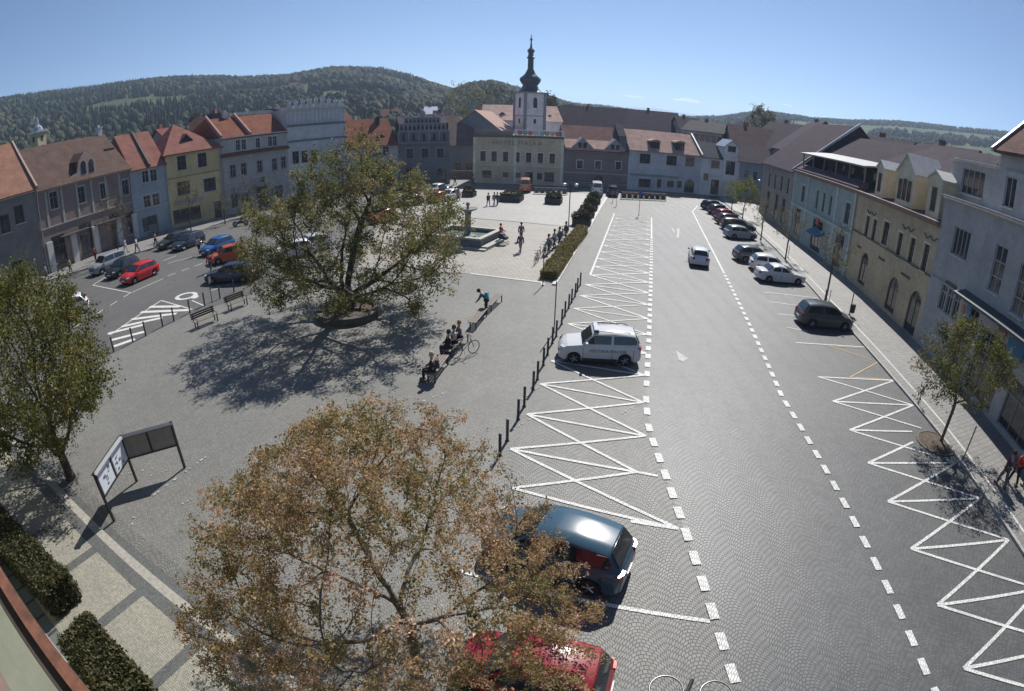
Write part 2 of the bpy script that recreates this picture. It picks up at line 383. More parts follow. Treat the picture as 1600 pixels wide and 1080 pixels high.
# left road markings
b = MB()
q4 = PX((170, 525), (246, 471), (297, 484), (178, 548))
edge = PX((172, 524), (252, 470), (300, 484))
stroke(b, edge[0], edge[1], .12); stroke(b, edge[1], edge[2], .12)
for p, q in (((168.4, 522.2), (224, 508)), ((190, 511), (254, 497)), ((205, 499.7), (276, 490.5)), ((220, 488.4), (297, 485)), ((234, 480), (282, 479.5)), ((173, 532.5), (226, 519)), ((178, 542), (211, 530.5))):
    stroke(b, G(*p), G(*q), .42, .0235)
lp = PX((60, 548), (150, 492), (205, 458)); dashes(b, lp, 1.9, 1.0, .12)
for p, q in (((205, 458), (255, 436)), ((205, 458), (145, 446)), ((145, 446), (195, 415)), ((214, 430), (240, 415)), ((255, 408), (275, 400)), ((262, 412), (330, 395)), ((300, 470), (318, 478))): stroke(b, G(*p), G(*q), .11, .0225)
dashes(b, PX((262, 432), (345, 402)), 1.6, .9, .12, .0245)
for p, q in (((322, 440), (365, 425)), ((330, 455), (395, 432))): dashes(b, PX(p, q), 1.4, .9, .1, .0245)
struct(b.build('side_road_markings', mat('road_paint_dull', (.62, .6, .55), .6, var=.15, scale=8), recalc=False))
# old chalky lines on the plaza
b = MB(); rr = random.Random(3)
for p, q in (((190, 742), (240, 732)), ((214, 752), (262, 735)), ((213, 793), (206, 825)), ((240, 775), (325, 712)), ((272, 795), (300, 780)), ((930, 668), (1000, 632)), ((815, 625), (850, 600)), ((800, 672), (830, 655)), ((630, 640), (700, 612))):
    p, q = G(*p), G(*q); n = 14
    for k in range(n):
        if rr.random() < .45: stroke(b, p.lerp(q, k / n), p.lerp(q, (k + rr.uniform(.3, .8)) / n), rr.uniform(.04, .09), .0225)
struct(b.build('worn_plaza_lines', M_oldwhite, recalc=False))

# ---- mosaic pavement below the camera, bottom left
su = Vector((math.sin(R_(-67)), math.cos(R_(-67)), 0)); sn = Vector((math.cos(R_(67)), math.sin(R_(67)), 0))   # along / towards the square
S0 = G(155.6, 855)                                   # a point on the dark kerb band
def LP(a, c): return S0 + su * a + sn * c            # a along, c across (towards square +)
def band(name, a0, a1, c0, c1, z0, z1, m):
    b = MB(); b.prism([LP(a, c)[:2] for a, c in ((a0, c0), (a1, c0), (a1, c1), (a0, c1))], z0, z1); return struct(b.build(name, m))
band('pavement_mosaic', 20, -16, -3.0, -.22, -.1, .10, M_mosaic)
band('pavement_dark_band', 20, -16, -.22, .22, -.1, .101, M_mosaicd)
band('pavement_kerb_band', 20, -16, .22, .52, -.1, .102, mat('pale_granite', (.33, .31, .27), .8, var=.15, scale=6))
band('gutter_dark', 20, -16, .52, .85, -.05, .016, M_mosaicd)
band('gutter_pale', 20, -16, .85, 1.35, -.05, .014, M_bay)
b = MB()
for px, py in ((158, 856), (233, 919), (322, 999), (110, 806)):
    p = G(px, py) - S0; a = p.dot(su)
    for da in (0,): b.prism([LP(x, c)[:2] for x, c in ((a + .19, -.22), (a - .19, -.22), (a - .19, -3.0), (a + .19, -3.0))], .0, .1035)
for k in range(1, 6):
    a = (G(322, 999) - S0).dot(su) - 2.25 * k
    b.prism([LP(x, c)[:2] for x, c in ((a + .19, -.22), (a - .19, -.22), (a - .19, -3.0), (a + .19, -3.0))], .0, .1035)
struct(b.build('pavement_cross_bands', M_mosaicd))
band('wall_side_paving', 22, -16, -12, -3.0, -.1, .095, cobble('dark_slabs', (.12, .135, .125), (.04, .04, .04), st=.8, fan=False, rot=R_(23), wear=(.7, 0, 0), var=.1))
band('wall_side_kerb', 20, -16, -3.5, -3.38, -.1, .13, M_kerb)
# ================================================================ buildings
M_glass = mat('window_glass', (.03, .035, .045), .08, var=.3, scale=1.2, spec=.8)
M_frame_w = mat('white_window_frame', (.36, .36, .35), .6, var=.05)
M_frame_b = mat('brown_window_frame', (.12, .08, .06), .6, var=.05)
M_frame_g = mat('grey_window_frame', (.2, .2, .2), .6, var=.05)
M_trim = mat('pale_trim', (.50, .49, .47), .85, var=.08)
M_tin = mat('sheet_metal', (.42, .42, .43), .35, .7, var=.1, scale=2)
M_dark = mat('dark_opening', (.02, .021, .024), .6, var=.2)
M_brick = mat('chimney_brick', (.24, .13, .10), .9, var=.2, scale=6)
def sect(poly, px, py):          # where the sight line of a pixel crosses a ground polyline
    r = ray(px, py); d = Vector((r.x, r.y)); best = None
    for a, c in zip(poly, poly[1:]):
        a, c = Vector(a), Vector(c); e = c - a; det = -d.x * e.y + d.y * e.x
        if abs(det) < 1e-9: continue
        t = (-a.x * e.y + a.y * e.x) / det; s = (d.x * a.y - d.y * a.x) / det
        if t > 0:
            out = max(0, -s, s - 1)
            if best is None or out < best[0]: best = (out, a + e * s)
    return best[1]
class Fac:
    def __init__(s, A, B):
        s.A, s.B = Vector(A[:2]), Vector(B[:2]); d = s.B - s.A; s.W = d.length; s.u = d / s.W; s.n = Vector((-s.u.y, s.u.x)); s.rot = math.atan2(s.u.y, s.u.x)
    def uz(s, px, py, v=0.0):
        r = ray(px, py); a = s.A + s.n * v; k = a.dot(s.n) / (r.x * s.n.x + r.y * s.n.y)
        p = Vector((r.x * k, r.y * k)) - s.A; return p.dot(s.u), H0 + r.z * k
    def vz(s, px, py, u):
        r = ray(px, py); a = s.A + s.u * u; k = a.dot(s.u) / (r.x * s.u.x + r.y * s.u.y)
        p = Vector((r.x * k, r.y * k)) - s.A; return p.dot(s.n), H0 + r.z * k
def wall_grid(b, u0, u1, z0, z1, holes, rev=.16, y=0.0):
    us = sorted({u0, u1, *[q for h in holes for q in (h[0], h[1])]}); zs = sorted({z0, z1, *[q for h in holes for q in (h[2], h[3])]})
    for i in range(len(us) - 1):
        for j in range(len(zs) - 1):
            cu, cz = (us[i] + us[i + 1]) / 2, (zs[j] + zs[j + 1]) / 2
            if any(h[0] < cu < h[1] and h[2] < cz < h[3] for h in holes): continue
            b.quad((us[i], y, zs[j]), (us[i + 1], y, zs[j]), (us[i + 1], y, zs[j + 1]), (us[i], y, zs[j + 1]))
    for a, c, d, e in holes:
        b.quad((a, y, d), (a, y + rev, d), (a, y + rev, e), (a, y, e)); b.quad((c, y, d), (c, y, e), (c, y + rev, e), (c, y + rev, d))
        b.quad((a, y, e), (a, y + rev, e), (c, y + rev, e), (c, y, e)); b.quad((a, y, d), (c, y, d), (c, y + rev, d), (a, y + rev, d))
class Bld:
    """one house: front wall with real openings, sides, roof, windows, cornices"""
    def __init__(s, name, label, A, B, z0=0.0, cat='building', group=None):
        s.f = Fac(A, B); s.t = thing(name, label, cat, (s.f.A.x, s.f.A.y, 0), s.f.rot, group); s.W = s.f.W; s.holes = []; s.wins = []; s.z0 = z0
    def win(s, px, py, w, h, v=0.0, kind='window', frame=None, sur=None, sill=True, arch=False, cols=2, rows=2, bottom=None, store=None):
        u, z = s.f.uz(px, py, v); w2, h2 = w / 2, h / 2; z0 = z - h2 if bottom is None else bottom; z1 = z + h2
        u = min(max(u, w2 + .05), s.W - w2 - .05) if v == 0 else u
        hole = (round(u - w2, 3), round(u + w2, 3), round(z0, 3), round(z1, 3))
        if store is None: s.holes.append(hole)
        else: store.append(hole)
        s.wins.append((hole, v, kind, frame, sur, sill, arch, cols, rows)); return hole
    def row(s, p0, p1, n, w, h, **k):
        f, v = s.f, k.get('v', 0.0); out = []
        a, b2 = f.uz(*p0, v), f.uz(*p1, v)
        for i in range(n):
            t = i / max(1, n - 1); u, z = a[0] + (b2[0] - a[0]) * t, (a[1] + b2[1]) / 2
            s._at(u, z, w, h, **k)
    def _at(s, u, z, w, h, v=0.0, kind='window', frame=None, sur=None, sill=True, arch=False, cols=2, rows=2, bottom=None):
        w2 = w / 2; u = min(max(u, w2 + .05), s.W - w2 - .05) if v == 0 else u
        hole = (round(u - w2, 3), round(u + w2, 3), round(z - h / 2 if bottom is None else bottom, 3), round(z + h / 2, 3))
        s.holes.append(hole); s.wins.append((hole, v, kind, frame, sur, sill, arch, cols, rows))
    def finish_windows(s):
        for (a, c, d, e), v, kind, frame, sur, sill, arch, cols, rows in s.wins:
            fr = frame or M_frame_w; y = v + .09; b = MB(); fw = .07
            ctr = ((a + c) / 2, v, d)
            def o(u, yy, z): return (u - ctr[0], yy - ctr[1], z - ctr[2])
            def bx(m, u0, u1, y0, y1, z0, z1): m.box(*[q - ctr[0] for q in (u0, u1)], *[q - ctr[1] for q in (y0, y1)], *[q - ctr[2] for q in (z0, z1)])
            if kind == 'door':
                bx(b, a, c, y, y + .06, d, e)
                for k in range(cols):
                    uu = a + (c - a) * (k + .5) / cols; hw = (c - a) / cols * .34
                    bx(b, uu - hw, uu + hw, y - .02, y + .01, d + .15, d + (e - d) * .45); 
                b2 = b.build('door', fr, s.t); b2.location = ctr
                g = MB(); bx(g, a + .12, c - .12, y - .03, y + .0, d + (e - d) * .52, e - .12); g.build('pane', M_glass, b2)
                h_ = MB(); bx(h_, c - .22, c - .17, y - .09, y - .0, d + 1.0, d + 1.15); h_.build('handle', M_tin, b2)
                continue
            for u0, u1, z0, z1 in ((a, a + fw, d, e), (c - fw, c, d, e), (a + fw, c - fw, d, d + fw), (a + fw, c - fw, e - fw, e)): bx(b, u0, u1, y, y + .05, z0, z1)
            for k in range(1, cols): uu = a + (c - a) * k / cols; bx(b, uu - .03, uu + .03, y - .004, y + .045, d + fw, e - fw)
            if rows > 1: zz = d + (e - d) * .66; bx(b, a + fw, c - fw, y - .008, y + .04, zz - .03, zz + .03)
            if rows > 2: zz = d + (e - d) * .33; bx(b, a + fw, c - fw, y - .008, y + .04, zz - .03, zz + .03)
            wo = b.build('window', fr, s.t); wo.location = ctr
            g = MB(); bx(g, a + .02, c - .02, y + .03, y + .075, d + .02, e - .02); g.build('pane', M_glass, wo)
            if arch:         # masonry filling the corners over an arched head
                g = MB(); R = (c - a) / 2; m = (a + c) / 2; n = 8
                for sg in (-1, 1):
                    pts = [(m + sg * R, e)] + [(m + sg * R * math.cos(q), e - R + R * math.sin(q)) for q in [math.pi / 2 * k / n for k in range(n + 1)]]
                    g.prism([(p[0] - ctr[0], p[1] - ctr[2]) for p in pts], .012, .15, 'y')
                g.build('arch', s.wallm, wo)
            if sur:
                g = MB(); q = .13
                for u0, u1, z0, z1 in ((a - q, a, d, e), (c, c + q, d, e), (a - q, c + q, e, e + q * 1.3)): bx(g, u0, u1, v - .05, v + .02, z0, z1)
                g.build('surround', sur, wo)
            if sill:
                g = MB(); bx(g, a - .1, c + .1, v - .12, v + .05, d - .09, d - .005); g.build('sill', M_trim if sur is None else sur, wo)
    def walls(s, h, D, m, hb=None, back=True):
        s.h, s.D, s.wallm = h, D, m; b = MB(); wall_grid(b, 0, s.W, s.z0, h, s.holes)
        b.quad((0, 0, s.z0), (0, 0, h), (0, D, h), (0, D, s.z0)); b.quad((s.W, 0, s.z0), (s.W, D, s.z0), (s.W, D, h), (s.W, 0, h))
        b.quad((0, D, s.z0), (0, D, h), (s.W, D, h), (s.W, D, s.z0)); b.quad((0, 0, h), (s.W, 0, h), (s.W, D, h), (0, D, h))
        return b.build('wall', m, s.t, recalc=False)
    def gable(s, yr, zr, m, over=.45, D=None, z=None, u0=0, u1=None, name='roof', hip=0):
        D = D or s.D; z = (s.h if z is None else z) + .02; u1 = s.W if u1 is None else u1
        if u0 is None: u0 = 0
        b = MB(); sl = (zr - z) / max(yr, .1); ze = z - over * sl * .6
        if not hip: b.prism([(-over, ze), (-over, ze + .12), (yr, zr + .12), (D + over, ze + .12), (D + over, ze)], u0 + .01, u1 - .01, 'x')
        else:
            b.add([(u0 - .2, -over, ze + .1), (u1 + .2, -over, ze + .1), (u1 + .2, D + over, ze + .1), (u0 - .2, D + over, ze + .1), (u0 + hip, yr, zr), (u1 - hip, yr, zr), (u0 - .2, -over, ze), (u1 + .2, -over, ze), (u1 + .2, D + over, ze), (u0 - .2, D + over, ze)],
                  [(0, 1, 5, 4), (1, 2, 5), (2, 3, 4, 5), (3, 0, 4), (6, 7, 1, 0), (7, 8, 2, 1), (8, 9, 3, 2), (9, 6, 0, 3), (9, 8, 7, 6)])
        return b.build(name, m, s.t)
    def bx(s, name, m, u0, u1, y0, y1, z0, z1, parent=None):
        b = MB(); b.box(u0, u1, y0, y1, z0, z1); return b.build(name, m, parent or s.t)
    def cornice(s, z, hgt=.3, out=.28, m=None, name='cornice', u0=0, u1=None, y=0):
        u1 = s.W if u1 is None else u1
        b = MB(); b.prism([(y + .01, z), (y - out * .35, z), (y - out * .5, z + hgt * .45), (y - out, z + hgt * .6), (y - out, z + hgt), (y + .01, z + hgt)], u0 + .004, u1 - .004, 'x'); return b.build(name, m or M_trim, s.t)
    def chimney(s, u, y, z0, z1, w=.7, m=None, parent=None):
        b = MB(); b.box(u - w / 2, u + w / 2, y - .35, y + .35, z0, z1); b.box(u - w / 2 - .07, u + w / 2 + .07, y - .42, y + .42, z1, z1 + .12); b.box(u - .14, u + .14, y - .14, y + .14, z1 + .12, z1 + .4)
        return b.build('chimney', m or M_brick, parent or s.t)
    def pipe(s, u, z1, m=None):
        b = MB(); b.tube([(u, -.12, s.z0), (u, -.12, z1 - .4), (u, -.3, z1)], .06, 6); return b.build('drainpipe', m or M_tin, s.t)
    def dormer(s, u, w, z0, z1, zp, y0, y1, wm, rm, win=None, frame=None, wide=None, name='dormer'):
        """gabled dormer: wall box with pointed front, its roof and its window"""
        b = MB(); hw = w / 2
        b.prism([(u - hw, z0), (u + hw, z0), (u + hw, z1), (u, zp), (u - hw, z1)], y0, y1, 'y'); d = b.build(name, wm, s.t)
        r = MB(); o = .18
        for sg in (-1, 1): r.prism([(u, zp + .02), (u + sg * (hw + o), z1 - (zp - z1) / hw * o + .02), (u + sg * (hw + o), z1 - (zp - z1) / hw * o + .14), (u, zp + .16)], y0 - .15, y1, 'y')
        r.build('dormer_roof', rm, d)
        for (du, dz, ww, hh) in (win or []):
            g = MB(); f = MB(); a, c, e, h_ = u + du - ww / 2, u + du + ww / 2, z0 + dz, z0 + dz + hh
            g.box(a, c, y0 - .03, y0 + .02, e, h_); po = g.build('pane', M_glass, d)
            for q in ((a - .06, a, e - .06, h_ + .06), (c, c + .06, e - .06, h_ + .06), (a, c, e - .06, e), (a, c, h_, h_ + .06), ((a + c) / 2 - .03, (a + c) / 2 + .03, e, h_)): f.box(q[0], q[1], y0 - .05, y0 + .015, q[2], q[3])
            f.build('window_frame', frame or M_frame_w, d)
        return d
RT = lambda n, c: tiles('tiles_' + n, c)
T_red = RT('red', (.27, .125, .10)); T_orange = RT('orange', (.28, .15, .105)); T_brown = RT('brown', (.12, .08, .066)); T_rust = RT('rust', (.22, .09, .06))
T_mauve = RT('mauve', (.062, .048, .062)); T_dark = RT('dark', (.055, .06, .075)); T_pink = RT('pink', (.46, .31, .26)); T_grey = RT('grey', (.085, .08, .085))

# ---------------------------------------------------------------- left row
LROW = [(-57, 18), (-49.7, 41.8), (-47.3, 56.5), (-44.8, 61.2), (-40.2, 68.2), (-34.5, 79), (-28.5, 88), (-19.5, 94), (-12, 96)]
a0 = sect(LROW, 0, 462); a1 = Vector((-49.7, 41.8)); a2 = Vector((-47.3, 56.5)); a3 = Vector((-44.8, 61.2)); a4 = Vector((-40.2, 68.2)); a5 = sect(LROW, 451, 260)
a6 = sect(LROW, 541, 250); a7 = sect(LROW, 622, 250); a8 = sect(LROW, 703, 250)
s = Bld('town_house', 'grey house under an orange tiled roof, left of the pink-brown house', LROW[0], a1)
z = s.f.uz(58, 293)[1]
for px, py in ((30, 335), ): s.win(px, py, 1.2, 1.9, frame=M_frame_b)
s.win(8, 350, 1.2, 1.9, frame=M_frame_b); s.win(30, 425, 1.5, 2.4, frame=M_frame_b, kind='door', bottom=.12)
s.walls(z, 12, plaster('plaster_slate', (.23, .22, .21))); v_, zz = s.f.vz(20, 228, s.W); sl = (zz - z) / v_
s.gable(6.0, z + 6.0 * sl, T_orange); s.cornice(z - .35, .33, .3, M_trim)
b = MB(); sl2 = sl; b.prism([(-.55, z - .2), (-.55, z + .2), (6.0, z + 6 * sl + .34), (6.0, z + 6 * sl - .1)], s.W - .02, s.W + .22, 'x'); b.build('verge', mat('verge_mortar', (.36, .25, .2), .8), s.t)
s.finish_windows()

s = Bld('town_house', 'long pink-brown house with brown roof and small scrolled gable', a1, a2)
z = (s.f.uz(59, 293)[1] + s.f.uz(215, 263)[1]) / 2; wm = plaster('plaster_pinkbrown', (.27, .21, .19))
for px, py in ((84, 313), (127, 304.5), (162, 298.5), (196, 293)): s.win(px, py, 1.15, 1.9, frame=M_frame_g, sur=mat('pale_trim2', (.36, .34, .32), .8))
for px, py in ((93, 388), (135, 368)): s.win(px, py, 2.0, 2.9, kind='window', bottom=.5, sill=False, frame=M_frame_b)
s.win(178, 350, 1.3, 2.5, kind='door', bottom=.12, frame=M_frame_b); s.win(203, 345, 1.3, 2.2, frame=M_frame_b, bottom=.9)
s.walls(z, 11, wm); yr, zr = s.f.vz(163, 211, s.W); zr = z + (zr - z); yr = max(4, min(7.5, yr)); s.gable(yr, zr, T_brown, D=yr * 2)
s.cornice(z - .32, .3, .3); s.cornice(z * .52, .16, .12, mat('pale_trim2', (.36, .34, .32), .8), name='string_course'); s.pipe(s.W - .1, z); s.pipe(.15, z)
u, zc = s.f.uz(138, 278); b = MB()     # scrolled gable
b.prism([(u - 3.2, z), (u + 3.2, z), (u + 2.6, z + .5), (u + 1.6, z + .8), (u + 1.25, z + 2.0), (u + .7, z + 2.5), (u, z + 3.0), (u - .7, z + 2.5), (u - 1.25, z + 2.0), (u - 1.6, z + .8), (u - 2.6, z + .5)], -.02, .3, 'y')
g = b.build('gable', mat('gable_pink', (.36, .26, .23), .9), s.t)
b = MB(); b.box(u - 1.2, u + 1.2, .3, 4.5, z, z + 2.1); b.prism([(u - 1.4, z + 2.05), (u, z + 3.0), (u + 1.4, z + 2.05)], .3, 5.5, 'y'); b.build('dormer', T_brown, s.t)
for du in (-.62, .62):
    b = MB(); b.prism([(u + du - .38, z + .5), (u + du + .38, z + .5), (u + du + .38, z + 1.7), (u + du + .2, z + 1.95), (u + du, z + 2.05), (u + du - .2, z + 1.95), (u + du - .38, z + 1.7)], -.05, .0, 'y'); b.build('pane', M_glass, g)
u2, z2 = s.f.uz(170, 238, yr * .55); b = MB(); b.box(u2 - .8, u2 + .8, yr * .5, yr * .75, z2 - .5, z2 + .5); b.build('skylight', M_dark, s.t)
s.chimney(s.W - .8, yr + .2, zr - .6, zr + 1.0, m=plaster('white_chimney', (.6, .6, .58)))
b = MB()
for k in range(6): b.box(1.2 + k * 2.3, 1.5 + k * 2.3, -.06, 0.01, z * .53, z - .35)
b.build('pilaster', mat('pale_trim2', (.36, .34, .32), .8), s.t)
for px, py in ((82, 415), (118, 398), (151, 384), (187, 370), (211, 360)):
    u = s.f.uz(px, py)[0]; s.bx('pier', M_trim, u - .42, u + .42, -.3, -.003, .12, 3.4)
for k in range(2): s.bx('shop_awning', mat('awning_dark', (.05, .045, .045), .8), 2.5 + k * 5.5, 6.8 + k * 5.5, -.9, -.01, 3.45, 3.55)
s.finish_windows()

s = Bld('town_house', 'narrow pale blue house under a red roof, left of the yellow house', a2, a3)
z = (s.f.uz(216, 263.5)[1] + s.f.uz(254, 256)[1]) / 2
for px, py in ((227, 276), (240, 274)): s.win(px, py, 1.0, 1.5, sur=M_trim)
for px, py in ((230, 315), (244, 312)): s.win(px, py, 1.05, 1.6, sur=M_trim)
s.win(239, 352, 1.6, 2.6, kind='door', bottom=.12, frame=M_frame_g); s.win(228, 354, .9, 2.2, bottom=.6, frame=M_frame_g)
s.walls(z, 13, plaster('plaster_paleblue', (.37, .43, .46))); yr, zr = s.f.vz(240, 204, s.W); yr = max(5, min(9, yr)); s.gable(yr, zr, T_red, D=13)
s.cornice(z - .3, .28, .25); s.cornice(z * .4, .2, .18, name='string_course'); s.pipe(s.W - .05, z)
b = MB(); b.prism([(-.45, z), (-.45, z + .3), (yr, zr + .4), (yr, zr)], s.W * .5, s.W * .5 + .25, 'x'); b.build('parapet', mat('verge_dark', (.1, .07, .07), .8), s.t)
s.finish_windows()

s = Bld('town_house', 'yellow house under a red hipped roof with one small pointed dormer', a3, a4)
z = (s.f.uz(266.5, 239)[1] + s.f.uz(339, 230)[1]) / 2; M_yel = plaster('plaster_yellow', (.66, .54, .30))
for px, py in ((284, 254.5), (316, 250)): s.win(px, py, 1.35, 1.9, frame=M_frame_b)
for px, py in ((287, 294), (328, 288.5)): s.win(px, py, 1.9, 1.8, frame=M_frame_b, cols=3)
s.win(293, 338, 4.2, 2.3, bottom=.55, frame=M_frame_b, cols=4); s.win(341, 328, 1.2, 2.4, kind='door', bottom=.12, frame=M_frame_b)
s.walls(z, 9, M_yel); v_, zp = s.f.vz(270.5, 194, s.W * .42); v_ = max(3.5, min(6, v_)); b = MB(); o = .45; h = z + .03
b.add([(-o, -o, h - .15), (s.W + o, -o, h - .15), (s.W + o, 9, h - .15), (-o, 9, h - .15), (s.W * .42, v_, zp), (s.W * .5, v_ + 1.5, zp), (-o, -o, h - .3), (s.W + o, -o, h - .3), (s.W + o, 9, h - .3), (-o, 9, h - .3)],
      [(0, 1, 4), (1, 2, 5, 4), (2, 3, 5), (3, 0, 4, 5), (6, 7, 1, 0), (7, 8, 2, 1), (8, 9, 3, 2), (9, 6, 0, 3), (9, 8, 7, 6)]); b.build('roof', T_red, s.t)
u, zc = s.f.uz(289, 221, 2.0); s.dormer(u, 1.7, zc - .6, zc + .1, zc + .9, 1.6, 3.8, M_dark, T_red)
s.cornice(z * .66, .14, .12, mat('ochre_band', (.36, .28, .14), .9), name='string_course'); s.bx('shop_fascia', plaster('fascia_grey', (.4, .4, .38)), .8, s.W * .62, -.18, -.004, 3.0, 3.5)
s.pipe(s.W - .12, z); s.finish_windows()

s = Bld('town_house', 'long pale grey house with a red-brown cornice band under its top floor', a4, a5)
z = (s.f.uz(344, 213)[1] + s.f.uz(440, 208.5)[1]) / 2; zb = (s.f.uz(351.5, 242)[1] + s.f.uz(440, 233.5)[1]) / 2
for px, py in ((372, 227), (381, 226), (403, 223.5), (422, 221), (429.5, 220.5)): s.win(px, py, .8, 1.5, sur=M_trim)
for px, py in ((364, 267.5), (381, 264.5), (406, 260), (429, 257), (443, 254)): s.win(px, py, .95, 1.8, sur=mat('pale_trim2', (.36, .34, .32), .8))
for px, py in ((367, 314), (384, 312)): s.win(px, py, 1.2, 2.0, bottom=.9)
s.win(410, 306, 2.0, 2.8, bottom=.12, kind='door', frame=M_frame_b); s.win(436, 300, 1.6, 2.0, bottom=.9)
s.walls(z, 13, plaster('plaster_palegrey', (.46, .455, .43))); yr, zr = s.f.vz(394, 180, s.W * .5); yr = max(4, min(6.5, yr)); s.gable(yr, zr, T_rust, over=.15, D=13, z=z - .25)
b = MB(); b.prism([(.01, zb - .2), (-.5, zb - .15), (-.5, zb), (.01, zb + .35)], 0, s.W, 'x'); b.build('cornice', T_rust, s.t)
s.cornice(z - .3, .3, .25, mat('pale_kerb', (.5, .49, .46), .7), name='top_cornice'); s.cornice(z * .4, .16, .12, name='string_course')
for uu in (.15, s.W * .42):
    b = MB(); b.prism([(-.2, z), (-.2, z + .4), (yr, zr + .7), (yr + 1, zr + .7), (yr + 1, z)], uu, uu + .3, 'x'); b.build('firewall', mat('firewall_red', (.38, .2, .17), .9), s.t)
b = MB(); b.box(s.W * .40, s.W + .6, yr + .2, yr + .8, zr + .3, zr + .75); b.build('parapet', plaster('white_chimney', (.6, .6, .58)), s.t)
s.pipe(.25, z); s.chimney(s.W * .3, yr, zr, zr + .8, m=plaster('white_chimney', (.6, .6, .58))); s.finish_windows()

# the crenellated renaissance hall
s = Bld('renaissance_hall', 'tall white renaissance hall with swallowtail battlements along its attic', a5, a6)
z = s.f.uz(495, 192.5)[1]; zt = s.f.uz(495, 168)[1]; zm = s.f.uz(495, 219)[1]; wm = plaster('plaster_white', (.60, .61, .62))
for px, py in ((462, 246), (476, 245), (491, 244)): s.win(px, py, 1.2, 1.9, sur=M_trim, frame=M_frame_b)
for px, py in ((470, 296), (500, 292)): s.win(px, py, 1.6, 2.6, bottom=.4, frame=M_frame_b, arch=True, sill=False)
s.walls(z, 12, wm); s.cornice(zm, .3, .25, mat('slate_band', (.2, .2, .22), .8), name='string_course'); s.cornice(z - .3, .32, .35, mat('slate_band', (.2, .2, .22), .8))
b = MB(); b.box(.05, s.W - .05, .05, 10, z, zt); at = b.build('attic', wm, s.t)
b = MB()
for k in range(14):
    u = .4 + (s.W - .8) * k / 13; b.box(u - .09, u + .09, -.05, .05, z + .05, zt - .35)
b.build('attic_pilaster', M_trim, at); s.cornice(zt - .3, .3, .2, M_trim, name='attic_cornice')
b = MB(); n = 9
for k in range(n):
    u = .6 + (s.W - 1.2) * k / (n - 1); hh = 1.15 + .5 * math.exp(-((k - (n - 1) / 2) / 2.2) ** 2)
    b.prism([(u - .42, zt), (u + .42, zt), (u + .5, zt + hh * .35), (u + .22, zt + hh * .55), (u + .38, zt + hh * .95), (u, zt + hh * .7), (u - .38, zt + hh * .95), (u - .22, zt + hh * .55), (u - .5, zt + hh * .35)], .05, .35, 'y')
    b.prism([(u - .12, zt + hh * .7), (u + .12, zt + hh * .7), (u, zt + hh * 1.25)], .12, .3, 'y')
b.build('battlements', wm, at)
b = MB(); b.prism([(10, z), (10, zt + .4), (5, zt + .5), (1, zt - .2), (1, z)], .3, s.W - .3, 'x'); b.build('roof', T_dark, s.t); s.finish_windows()

s = Bld('town_house', 'low house with a rusty red roof half hidden behind the big square tree', a6, a7)
z = s.f.uz(600, 226)[1]
for px, py in ((603, 236), (575, 238)): s.win(px, py, 1.1, 1.6, sur=M_trim)
s.win(600, 270, 2.4, 2.4, bottom=.4, frame=M_frame_b)
s.walls(z, 12, plaster('plaster_white2', (.5, .5, .48))); yr, zr = s.f.vz(600, 185.5, s.W * .7); yr = max(5, min(8, yr)); s.gable(yr, zr, T_rust, D=14)
for px in (567, 593):
    u, zc = s.f.uz(px, 215, 1.6); s.dormer(u, 1.3, zc - .5, zc + .1, zc + .6, 1.3, 3, M_dark, T_rust)
u, zc = s.f.uz(589, 193, yr * .8); s.chimney(u, yr * .8, zc - .8, zc + .9, m=M_dark); s.finish_windows()

s = Bld('museum_building', 'dark grey renaissance building with a three-tier blind arcade gable', a7, a8)
zc = s.f.uz(662, 222)[1]; z3 = s.f.uz(662, 204)[1]; z2 = s.f.uz(662, 192.5)[1]; z1 = s.f.uz(662, 183)[1]; wm = plaster('plaster_darkgrey', (.20, .205, .225)); wl = plaster('plaster_mid', (.34, .34, .36))
for px, py in ((640, 240), (664, 239.5), (688, 239.5)): s.win(px, py, 1.2, 1.7, frame=M_frame_b, sur=wl)
for px, py in ((640, 272), (690, 273)): s.win(px, py, 1.6, 2.5, bottom=.3, arch=True, frame=M_frame_b, sill=False)
s.walls(zc, 12, wm); s.cornice(zc - .25, .3, .4, wl)
def tier(u0, u1, za, zb, n, nm):
    b = MB(); b.box(u0, u1, .1, .9, za, zb); t_ = b.build(nm, wm, s.t); b = MB(); g = MB()
    for k in range(n + 1): u = u0 + (u1 - u0) * k / n; b.box(u - .12, u + .12, -.02, .1, za + .05, zb - .2)
    b.box(u0 - .1, u1 + .1, -.08, .1, zb - .2, zb); b.build('arcade', wl, t_)
    for k in range(n): u = u0 + (u1 - u0) * (k + .5) / n; g = MB(); g.prism([(u - .22, za + .2), (u + .22, za + .2), (u + .22, zb - .7), (u, zb - .45), (u - .22, zb - .7)], .06, .1, 'y'); g.build('niche', M_dark, t_)
tier(0.1, s.W - .1, zc + .06, z3, 5, 'lower_tier'); tier(.3, s.W - .8, z3, z2, 11, 'middle_tier'); tier(1.2, s.W - 1.8, z2, z1, 9, 'upper_tier')
b = MB(); um = s.W * .48
b.lathe([(.5, z1), (.5, z1 + .9), (.3, z1 + 1.2), (.05, z1 + 1.4)], 10, (um, .5, 0))
b.build('finial', wl, s.t)
for du in (-3.4, -2, 2, 3.4):
    b = MB(); b.lathe([(.22, z1), (.3, z1 + .35), (.1, z1 + .6), (.02, z1 + .8)], 8, (um + du, .5, 0)); b.build('finial', wl, s.t)
b = MB(); b.prism([(.8, zc), (.8, z2), (6, z1 + .3), (12, zc)], .2, s.W - .2, 'x'); b.build('roof', T_mauve, s.t); s.finish_windows()

